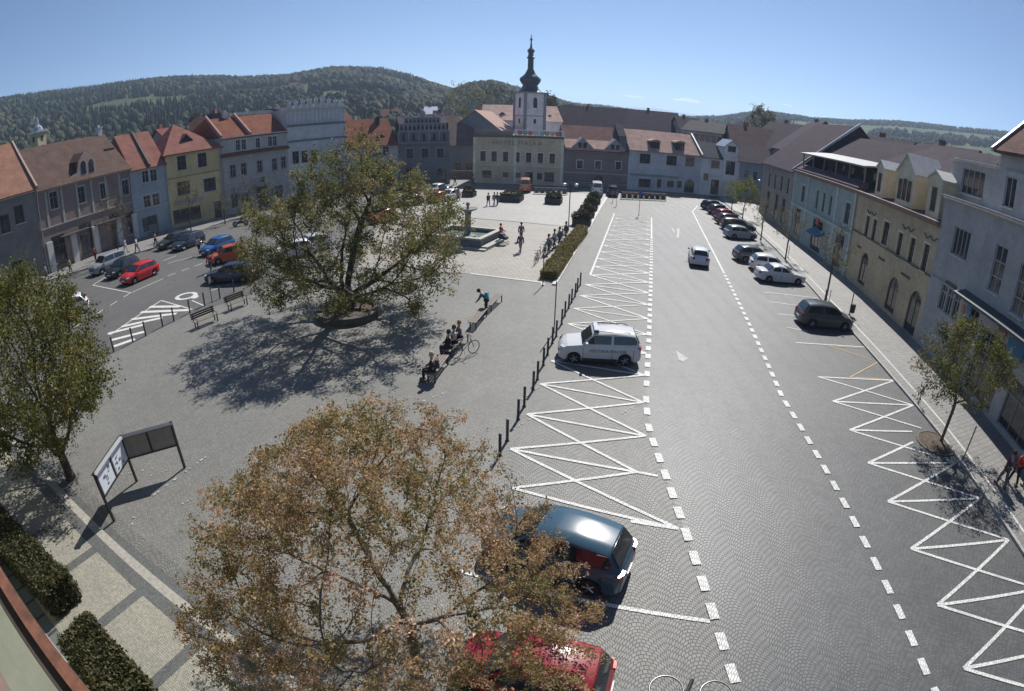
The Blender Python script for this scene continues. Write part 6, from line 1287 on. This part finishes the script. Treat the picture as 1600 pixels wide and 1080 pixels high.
# long hedge planter beside the lane
def planter_hedge(label, p, q, wd, hgt, seed, lm):
    t = hedge('hedge', label, G(*p), G(*q), wd, hgt, 9000, seed, lm); return t
L_gold = leafmat('hedge_gold', [(0, (.13, .11, .03)), (.5, (.24, .20, .06)), (1, (.33, .27, .10))], .2)
planter_hedge('clipped yellow-green hedge by the parking lane, long near section', (857, 437), (884, 398), 1.2, .7, 5, L_gold); planter_hedge('clipped yellow-green hedge by the parking lane, far section', (887, 393), (909, 364), 1.2, .7, 6, L_gold)
def planter(label, p, r, hp, hb, seed, lm, box=True, grp='evergreen planters on the terrace'):
    g = G(*p); t = thing('planter', label, 'planter', g, R_(-12), grp); b = MB()
    if box: b.prism([(-r, -r), (r, -r), (r, r), (-r, r)], 0, hp); b.box(-r - .05, r + .05, -r - .05, r + .05, hp - .08, hp)
    else: b.lathe([(r * .8, 0), (r, hp), (r * .9, hp)], 12)
    b.build('tub', mat('tub_dark', (.06, .06, .065), .7, var=.15), t); rg = np.random.default_rng(seed); n = 2600; v = rg.normal(0, 1, (n, 3)); v /= np.linalg.norm(v, axis=1)[:, None]; v[:, 2] = np.abs(v[:, 2]); k = np.array([1 + .3 * MN.noise(Vector(q * 2.2 + seed)) for q in v])[:, None]
    P = v * np.array([r * 1.1, r * 1.1, hb]) * k * rg.uniform(.7, 1, (n, 1)) ** .5 + [0, 0, hp]; s = .07 * rg.uniform(.6, 1.3, n)[:, None]; a = rg.normal(0, 1, (n, 3)); a /= np.linalg.norm(a, axis=1)[:, None]; c = np.cross(a, rg.normal(0, 1, (n, 3))); c /= np.linalg.norm(c, axis=1)[:, None]
    V = np.stack([P - a * s, P - c * s * .6, P + a * s, P + c * s * .6], 1).reshape(-1, 3); fast_mesh('plant', V, np.arange(n * 4).reshape(-1, 4), lm, np.repeat(rg.random(n), 4), t)
for i, (p, r, hp, hb, lab) in enumerate((((909, 352), 1.0, .8, 1.0, 'dark evergreen in a box at the far end of the clipped hedge'), ((917, 339), .9, .8, .9, 'second dark box planter beyond the clipped hedge'), ((923, 328), .9, .8, 1.0, 'third dark box planter beyond the clipped hedge'), ((928, 318), .9, .8, .9, 'farthest dark box planter, next to the silver van'),
    ((799, 314), 1.5, .8, .8, 'wide dark planter with pale cut corners on the pale terrace'), ((865, 318), 1.1, .8, .8, 'smaller dark planter right of the wide one on the pale terrace'), ((733, 307), .9, .7, .9, 'dark planter near the car cluster beyond the fountain'))): planter(lab, p, r, hp, hb, 10 + i, L_hedge)
# barrier / seating fence at the far end
def fence(name, label, p, q, hgt, m_top, m_pan, n, cat='barrier'):
    a, c = G(*p), G(*q); d = c - a; L = d.length; t = thing(name, label, cat, a, math.atan2(d.y, d.x)); 
    for k in range(n): b = MB(); x = L * k / (n - 1); b.box(x - .04, x + .04, -.04, .04, 0, hgt); b.build('post', M_iron, t)
    b = MB(); b.box(0, L, -.05, .05, hgt - .14, hgt); b.build('rail', m_top, t)
    for k in range(n - 1): b = MB(); x = L * k / (n - 1); b.box(x + .1, x + L / (n - 1) - .1, -.02, .02, .12, hgt - .3); b.build('panel', m_pan, t)
    return t
fence('seating_fence', 'long low fence with a reddish top rail at the far end of the road', (970, 311), (1040, 314), 1.15, mat('rail_red', (.5, .2, .14), .6, var=.1), mat('panel_dark', (.08, .07, .07), .7, var=.4, scale=3), 9)
fence('railing', 'grey railing with white scraps before the hotel entrance side', (834, 303), (886, 305), 1.1, M_steel, mat('panel_grey', (.13, .14, .16), .7, var=.4, scale=4), 7)
# painted roundel / flat signs at left
b = MB()
g1 = G(291, 463); b.ring(.75, .17, (0, 0, 0), 'z', 24, 4); 
for i, p in enumerate(b.v): b.v[i] = (g1.x + p[0], g1.y + p[1], .024 + max(0, p[2]) * .02)
b.add([(G(*q).x, G(*q).y, .027) for q in ((300, 463), (308, 460), (311, 464), (306, 467), (298, 467))], [(0, 1, 2, 3, 4)]); struct(b.build('painted_roundel', M_white, recalc=False))
# bicycles
def bike_proto(label, cat='bicycle'):
    t = thing('bicycle', label, cat, (0, 0, 0)); r = .34
    for x in (-.52, .52):
        b = MB(); b.ring(r, .022, (0, 0, 0), 'y', 22, 5); w_ = b.build('wheel', M_tyre, t); w_.location = (x, 0, r + .02); b = MB()
        for k in range(8): a = k * math.pi / 4; b.tube([(0, 0, 0), (r * math.cos(a), 0, r * math.sin(a))], .004, 3)
        b.build('spokes', M_steel, w_)
    b = MB(); z = r + .02
    for p, q in (((-.52, 0, z), (-.12, 0, z - .04)), ((-.12, 0, z - .04), (-.25, 0, .80)), ((-.52, 0, z), (-.22, 0, .74)), ((-.25, 0, .80), (.34, 0, .80)), ((-.12, 0, z - .04), (.36, 0, .74)), ((.30, 0, .92), (.52, 0, z))): b.tube([p, q], .018, 6)
    b.build('frame', mat('bike_frame', (.12, .13, .15), .35, .5, var=0), t); b = MB(); b.tube([(.30, 0, .92), (.28, 0, 1.02)], .015, 5); b.tube([(.22, -.28, 1.03), (.30, -.12, 1.02), (.30, .12, 1.02), (.22, .28, 1.03)], .014, 5); b.build('handlebar', M_plas, t)
    b = MB(); b.tube([(-.25, 0, .8), (-.27, 0, .92)], .014, 5); b.prism([(-.40, -.07), (-.40, .07), (-.14, .02), (-.14, -.02)], .92, .97); b.build('saddle', M_plas, t); b = MB(); b.tube([(-.12, -.13, z - .2), (-.12, -.08, z - .04), (-.12, .08, z - .04), (-.12, .13, z + .12)], .012, 4); b.build('pedal', M_steel, t); return t
bp = bike_proto('bicycle standing across the people on the middle plaza bench'); g = G(727, 556); bp.location = g; bp.rotation_euler = (0, 0, R_(40))
dup(bp, G(612, 466), R_(60), 'bicycle leaning at the right side of the linden stone ring')
pos = [(838, 412, 75), (846, 402, 60), (851, 397, 80), (856, 389, 65), (862, 386, 75), (867, 380, 60), (873, 374, 70), (878, 371, 80), (884, 366, 65), (880, 385, 20), (886, 378, 15)]
for i, (px, py, a) in enumerate(pos): dup(bp, G(px, py, .016), R_(a), 'bicycle number %d from the near end of the crowd beside the hedge' % (i + 1) if 0 else '%s bicycle from the near end of the parked bicycles beside the hedge' % ['first', 'second', 'third', 'fourth', 'fifth', 'sixth', 'seventh', 'eighth', 'ninth', 'tenth', 'eleventh'][i], 'bicycles parked beside the clipped hedge')
# motorbike
t = thing('motorbike', 'dark motorbike parked behind the linden on the left side road', 'motorbike', G(376, 353), R_(40))
for x in (-.7, .7): b = MB(); b.ring(.27, .075, (0, 0, 0), 'y', 20, 8); w_ = b.build('wheel', M_tyre, t); w_.location = (x, 0, .34); b = MB(); b.lathe([(.2, -.03), (.2, .03)], 12, ax='y'); b.build('rim', M_rim, w_)
b = MB(); b.prism([(-.35, .3), (.35, .3), (.42, .55), (.2, .7), (-.3, .6)], -.15, .15, 'y'); b.build('engine', M_plas, t); b = MB(); b.prism([(-.05, .68), (.4, .75), (.38, .95), (.1, 1.0), (-.05, .85)], -.17, .17, 'y'); b.build('tank', paint('tank_black', (.03, .03, .05)), t)
b = MB(); b.prism([(-.85, .85), (-.05, .75), (-.05, .85), (-.85, .97)], -.14, .14, 'y'); b.build('seat', M_plas, t); b = MB(); b.tube([(.7, 0, .34), (.45, 0, 1.05)], .04, 6); b.tube([(.35, -.35, 1.1), (.45, 0, 1.08), (.35, .35, 1.1)], .02, 5); b.build('fork', M_steel, t); b = MB(); b.lathe([(.1, 0), (.1, .1), (.03, .14)], 10, (0, 0, 0), 'x'); h_ = b.build('headlight', M_light, t); h_.location = (.5, 0, .95)
# twin ring bracket just below the camera
t = thing('wall_bracket', 'steel bracket with two flower pot rings close below the camera at the bottom edge', 'bracket', (0, 0, 0)); 
c1, c2 = G(1041, 1078, 9.3), G(1119, 1086, 9.3)
for c in (c1, c2):
    b = MB(); b.ring(.072, .0045, (c.x, c.y, 9.3), 'z', 36, 8); b.build('ring', M_steel, t, smooth=True)
b = MB(); p = G(1082, 1062, 9.28); q = G(1062, 1110, 9.28); b.tube([p, q, (q.x - .1, -.3, 9.25)], [.009, .011, .014], 8); b.build('arm', M_iron, t)
b = MB(); c = G(985, 1074, 9.25); b.box(c.x - .07, c.x + .05, c.y - .2, c.y + .012, 9.2, 9.215); b.build('plate', mat('plate_grey', (.12, .12, .12), .6, var=.1), t)
b = MB(); b.tube([(c1.x, c1.y - .072, 9.3), (c2.x, c2.y - .072, 9.3)], .006, 6); b.build('cross_bar', M_steel, t)

# ================================================================ people
M_skin = mat('skin', (.42, .26, .19), .6, var=.05)
def skinned(name, verts, edges, rads, m, parent, root=0, lv=1):
    me = bpy.data.meshes.new(name); me.from_pydata([tuple(v) for v in verts], edges, []); me.materials.append(m); o = link(bpy.data.objects.new(name, me)); o.parent = parent
    md = o.modifiers.new('Skin', 'SKIN'); md.use_smooth_shade = True
    for i, r in enumerate(rads): sv = me.skin_vertices[0].data[i]; sv.radius = (r, r) if not hasattr(r, '__len__') else r; sv.use_root = (i == root)
    if lv: s_ = o.modifiers.new('Subdivision', 'SUBSURF'); s_.levels = lv; s_.render_levels = lv
    return o
def person(label, g, face, top, legs, hair=(.06, .04, .03), pose='stand', h=1.72, arms=((.05, 0), (.05, 0)), bag=None, skirt=False, shoe=(.05, .05, .05), grp=None, seed=0, hat=None, phase=.14, seat=.46):
    """x forward, y left; face = direction the person looks (radians)"""
    t = thing('person', label, 'person', g, face, grp); k = h / 1.72; rr = random.Random(seed)
    hip = Vector((0, 0, .92)); lean = 0.0
    if pose == 'sit': hip = Vector((0, 0, seat + .09)); lean = .06
    if pose == 'bend': lean = .75
    if pose == 'walk': lean = .05
    up = Vector((math.sin(lean), 0, math.cos(lean)))
    chest, neck, head = hip + up * .38, hip + up * .52, hip + up * .56 + Vector((.02 + .1 * (pose == 'bend'), 0, .13 if pose != 'bend' else .02))
    J = {'hip': hip, 'waist': hip + up * .17, 'chest': chest, 'neck': neck, 'head': head, 'crown': head + Vector((.0, 0, .10)), 'nose': head + Vector((.115, 0, -.02))}
    for s_, sg in (('l', 1), ('r', -1)):
        ph = sg * phase if pose == 'walk' else 0; sh = chest + Vector((0, sg * .18, .06)) if pose != 'bend' else chest + up * .05 + Vector((0, sg * .18, 0)); J[s_ + 'sh'] = sh
        J[s_ + 'hipj'] = hip + Vector((0, sg * .095, -.05))
        if pose == 'sit': J[s_ + 'kn'] = Vector((.45, sg * .13, seat + .06)); J[s_ + 'an'] = Vector((.42, sg * .12, .09)); J[s_ + 'toe'] = Vector((.58, sg * .14, .04))
        else: J[s_ + 'kn'] = Vector((ph * .9 + .03, sg * .10, .49)); J[s_ + 'an'] = Vector((ph * 1.5 - (.06 if ph < 0 else 0), sg * .10, .09 + (.05 if ph < 0 else 0))); J[s_ + 'toe'] = J[s_ + 'an'] + Vector((.16, sg * .02, -.06))
        fw = -ph * 1.1
        if pose == 'sit': el = sh + Vector((.10, sg * .05, -.26)); wr = Vector((.33, sg * .10, seat + .20))
        elif pose == 'bend': el = sh + Vector((.10, sg * .03, -.27)); wr = el + Vector((.16, -sg * .05, -.20))
        elif pose == 'push': el = sh + Vector((.10, sg * .04, -.25)); wr = sh + Vector((.36, sg * .02, -.32))
        else: el = sh + Vector((fw * .5, sg * .06, -.28)); wr = el + Vector((fw * .6 + .05, 0, -.24))
        J[s_ + 'el'], J[s_ + 'wr'] = el, wr; d = (wr - el).normalized(); J[s_ + 'pa'] = wr + d * .075
        side = Vector((1, 0, 0)) - d * d.x; side.normalize(); 
        for f in range(4): J[s_ + 'f%d' % f] = J[s_ + 'pa'] + d * (.075, .085, .08, .06)[f] + side * (.03 - .02 * f) + Vector((.01, -sg * .015, 0))
        J[s_ + 'th'] = wr + d * .06 + side * .05
    names = list(J); V = [J[n] * k for n in names]; ix = {n: i for i, n in enumerate(names)}
    E = [('hip', 'waist'), ('waist', 'chest'), ('chest', 'neck'), ('neck', 'head'), ('head', 'crown'), ('head', 'nose')]; rad = {'hip': (.13, .10), 'waist': (.12, .09), 'chest': (.14, .10), 'neck': .055, 'head': .088, 'crown': .07, 'nose': .012}
    for s_ in 'lr':
        E += [('chest', s_ + 'sh'), (s_ + 'sh', s_ + 'el'), (s_ + 'el', s_ + 'wr'), (s_ + 'wr', s_ + 'pa'), (s_ + 'wr', s_ + 'th'), ('hip', s_ + 'hipj'), (s_ + 'hipj', s_ + 'kn'), (s_ + 'kn', s_ + 'an'), (s_ + 'an', s_ + 'toe')] + [(s_ + 'pa', s_ + 'f%d' % f) for f in range(4)]
        rad.update({s_ + 'sh': .058, s_ + 'el': .042, s_ + 'wr': .028, s_ + 'pa': .034, s_ + 'th': .011, s_ + 'hipj': .088, s_ + 'kn': .058, s_ + 'an': .04, s_ + 'toe': .036, **{s_ + 'f%d' % f: .0095 for f in range(4)}})
    def sc(r): return tuple(q * k for q in r) if hasattr(r, '__len__') else r * k
    skinned('body', V, [(ix[a], ix[c]) for a, c in E], [sc(rad[n]) for n in names], M_skin, t)
    def sub(nm, ns, Es, grow_, col, cut=None):
        ii = {n: i for i, n in enumerate(ns)}; VV = [J[n] * k if isinstance(n, str) else n[1] * k for n in ns]; rs = [sc(rad[n]) if isinstance(n, str) else n[2] * k for n in ns]; rs = [tuple(q + grow_ for q in (r if hasattr(r, '__len__') else (r, r))) for r in rs]
        return skinned(nm, VV, [(ii[a], ii[c]) for a, c in Es], rs, mat('cloth_%02d%02d%02d' % tuple(int(q * 99) for q in col), col, .85, var=.12, scale=9), t)
    ns = ['hip', 'waist', 'chest', 'lsh', 'rsh', 'lel', 'rel', 'lwr', 'rwr']; sub('jacket', ns, [('hip', 'waist'), ('waist', 'chest'), ('chest', 'lsh'), ('chest', 'rsh'), ('lsh', 'lel'), ('rsh', 'rel'), ('lel', 'lwr'), ('rel', 'rwr')], .022, top)
    ns = ['hip', 'lhipj', 'rhipj', 'lkn', 'rkn', 'lan', 'ran']; sub('trousers', ns, [('hip', 'lhipj'), ('hip', 'rhipj'), ('lhipj', 'lkn'), ('rhipj', 'rkn'), ('lkn', 'lan'), ('rkn', 'ran')], .018, legs)
    for s_ in 'lr':
        b = MB(); a = J[s_ + 'an'] * k; c = J[s_ + 'toe'] * k; zb_ = max(0.0, a.z - .09)
        b.prism([(a.x - .07, a.y - .04), (a.x - .07, a.y + .04), (c.x, c.y + .045), (c.x + .05, c.y), (c.x, c.y - .045)], zb_, zb_ + .08); b.build('shoe', mat('shoe', shoe, .7, var=0), t)
    hc_ = J['head'] * k; b = MB(); b.lathe([(.10 * k, hc_.z - .02), (.118 * k, hc_.z + .05), (.108 * k, hc_.z + .12), (.06 * k, hc_.z + .175), (.01, hc_.z + .185)], 10, (hc_.x - .025, hc_.y, 0)); b.build('hair' if not hat else 'hat', mat('hair_%d' % int(hair[0] * 99) if not hat else 'hat_%d' % int(hat[0] * 99), hair if not hat else hat, .9, var=.1), t, smooth=True)
    if bag:
        b = MB(); c = (J['chest'] * .6 + J['waist'] * .4) * k; b.prism([(c.x - .34, c.z - .20), (c.x - .12, c.z - .22), (c.x - .11, c.z + .22), (c.x - .28, c.z + .2)], -.15, .15, 'y'); o = b.build('backpack', mat('bag_%02d%02d' % (int(bag[0] * 99), int(bag[2] * 99)), bag, .8, var=.1), t)
        if pose == 'bend': pass
    return t
TQ, DK, GY, DN = (.02, .22, .30), (.02, .02, .026), (.25, .26, .28), (.05, .07, .13)
person('person with a turquoise backpack bending forward by the far plaza bench', G(760, 490), R_(170), (.03, .12, .18), DK, pose='bend', bag=(.03, .28, .36), seed=1)
person('person in dark clothes sitting on the plaza bench, left of the bicycle', G(703, 556), R_(200), DK, (.03, .03, .04), pose='sit', hair=(.03, .03, .03)); person('person in a white top sitting on the plaza bench beside the bicycle', G(711, 548), R_(205), (.5, .5, .52), DK, pose='sit', hair=(.1, .07, .05))
person('person with fair hair sitting at the far end of the occupied plaza bench', G(719, 540), R_(200), (.12, .13, .15), DK, pose='sit', hair=(.35, .22, .12))

person('dark dressed person sitting on the nearest plaza bench with a bag', G(677, 594), R_(185), (.03, .025, .03), DK, pose='sit', hair=(.4, .3, .25), bag=(.05, .05, .06))

gr = 'people walking on the fountain terrace'
person('person walking on the beige terrace in a dark top and bare-looking legs', G(813, 394, .016), R_(250), (.07, .07, .12), (.35, .28, .26), pose='walk', grp=gr); person('person with a dark hat walking right of the fountain, farther one', G(814, 376, .016), R_(80), (.10, .08, .14), (.3, .3, .33), pose='walk', hat=(.02, .02, .03), grp=gr)
person('person in a red top pushing a pram beside the fountain', G(782, 378, .016), R_(-30), (.45, .05, .07), (.09, .08, .12), pose='push', grp=gr)
for px, py, c, lg, lab in ((763, 322, DK, DK, 'dark dressed person standing alone beyond the fountain'), (772, 321, (.12, .12, .14), (.2, .2, .25), 'left one of the pair standing beyond the fountain'), (777, 321, DK, (.1, .1, .13), 'right one of the pair standing beyond the fountain'), (701, 340, (.16, .2, .22), DK, 'person in grey walking at the left edge of the terrace'), (693, 341, (.35, .2, .1), DK, 'person in brown beside the linden crown edge'), (716, 314, (.5, .08, .05), DK, 'person in red by the car cluster beyond the fountain'), (711, 311, (.5, .5, .5), DK, 'person in white by the car cluster beyond the fountain'), (711, 289, DK, DK, 'person walking in the sunlit street mouth'), (739, 288, (.3, .3, .3), DK, 'person at the corner of the hotel')):
    person(lab, G(px, py, .012), R_(random.uniform(0, 360)), c, lg, pose='walk', grp='people far across the square')
for px, py, c, lg, f, lab in ((74, 438, (.4, .42, .45), (.1, .12, .15), 240, 'person in a pale top at the far left on the pavement'), (111, 428, (.40, .42, .06), (.15, .15, .2), 60, 'person in a yellow top on the left pavement'), (215, 394, (.6, .6, .55), (.08, .08, .1), 200, 'person in a white top on the left pavement'), (244, 386, (.5, .1, .14), DN, 30, 'person in a red top by the pale blue house'), (197, 395, (.3, .32, .4), (.5, .5, .5), 10, 'stooping person in blue-grey near the white topped one'), (312, 397, (.45, .42, .42), DK, 100, 'person in a pale top between the navy and blue cars'), (330, 425, (.5, .03, .05), (.1, .1, .12), 280, 'person in a red top beside the dark blue car'), (150, 408, (.42, .07, .05), DK, 120, 'person in red at the shop door of the pink-brown house')):
    person(lab, G(px, py, .12 if py < 400 or px < 120 else 0), R_(f), c, lg, pose='walk', grp='people on the left pavement')
for px, py, c, lab in ((866, 388, (.5, .5, .5), 'person in white among the parked bicycles'), (874, 384, (.12, .12, .15), 'person in dark clothes among the parked bicycles'), (884, 374, (.06, .06, .08), 'person at the far end of the parked bicycles'), (857, 397, (.2, .21, .24), 'person in grey at the near end of the parked bicycles')): person(lab, G(px, py, .016), R_(200), c, DN, pose='walk', phase=.08, grp='people by the bicycles')
person('person in a dark purple coat at the right frame edge on the pavement', G(1562, 760, .12), R_(80), (.10, .03, .06), (.12, .10, .11), pose='walk'); person('person in a red top with a pale cap at the right frame edge', G(1580, 757, .12), R_(80), (.55, .04, .02), DK, pose='walk', hair=(.4, .35, .3)); person('person in black at the extreme right frame edge', G(1603, 765, .12), R_(80), DK, DK, pose='walk')
person('dark figure standing by the shop of the grey-white house', G(1545, 625, .12), R_(200), (.02, .03, .05), DK, pose='stand', h=1.75)
# pram
t = thing('pram', 'dark pram pushed beside the fountain', 'pram', G(786, 382, .016), R_(-30)); b = MB(); b.prism([(-.35, .55), (.4, .5), (.45, .75), (.2, .8), (.05, 1.0), (-.3, 1.05), (-.42, .8)], -.22, .22, 'y'); b.build('carrycot', mat('pram_cloth', (.05, .05, .08), .8), t)
for x in (-.3, .35):
    for y in (-.25, .25): b = MB(); b.ring(.13, .025, (x, y, .155), 'y', 14, 5); b.build('wheel', M_tyre, t)
b = MB(); b.tube([(-.3, .2, .2), (.3, .2, .55)], .015, 4); b.tube([(.35, -.2, .2), (-.3, -.2, .6), (-.65, 0, 1.0)], .015, 4); b.build('chassis', M_steel, t)
# little clouds low over the right hills
M_cl, t_, b_ = newmat('cloud_white'); t_.nodes.remove(b_); pv = nd(t_, 'ShaderNodeVolumePrincipled'); pv.inputs['Color'].default_value = (1, 1, 1, 1); pv.inputs['Density'].default_value = .016; pv.inputs['Anisotropy'].default_value = .6
t_.links.new(pv.outputs[0], t_.nodes['Material Output'].inputs['Volume'])
rg = np.random.default_rng(9)
for i, (px, py, w_, h_, lab) in enumerate(((1076, 158.5, 38, 8, 'largest flat white cloud right of the church spire'), (989, 151.5, 27, 5, 'thin small cloud nearest to the church spire'), (1193, 172.5, 34, 9, 'flat white cloud touching the tree on the skyline'), (1231, 165, 15, 4, 'tiny cloud right of the skyline tree'), (1129, 165.5, 9, 3, 'tiny faint cloud between the two larger ones'), (1363, 190.5, 14, 4, 'faint little cloud low over the right hills'))):
    c = at_dist(px, py, 9500); s_ = 9500 * .00117; t = thing('cloud', lab, 'cloud', c, math.atan2(-c.x, c.y), 'small clouds over the horizon'); b = MB()
    for q in range(16): x = rg.normal(0, .28); x = max(-.55, min(.55, x)); r = (h_ * .8) * (1 - 1.2 * x * x) * rg.uniform(.5, 1); b.lathe([(r * .3 * s_, -r * .35 * s_), (r * s_, -r * .2 * s_), (r * 1.1 * s_, 0), (r * .75 * s_, r * .45 * s_), (r * .1 * s_, r * .6 * s_)], 9, (x * w_ * s_, rg.normal(0, .1) * w_ * s_, rg.normal(0, .06) * h_ * s_))
    b.build('puff', M_cl, t, smooth=True)
# ---------------------------------------------------------------- air
hz = MB(); hz.box(-8950, 8950, -8950, 8950, -62, 330)
m_, t_, b_ = newmat('haze'); t_.nodes.remove(b_); pv = nd(t_, 'ShaderNodeVolumePrincipled'); pv.inputs['Color'].default_value = (.62, .78, 1, 1); pv.inputs['Density'].default_value = .00024; pv.inputs['Anisotropy'].default_value = .3
t_.links.new(pv.outputs[0], t_.nodes['Material Output'].inputs['Volume'])
o_ = hz.build('haze', m_); stuff(o_, 'thin blue haze in the air over the town and hills', 'haze')
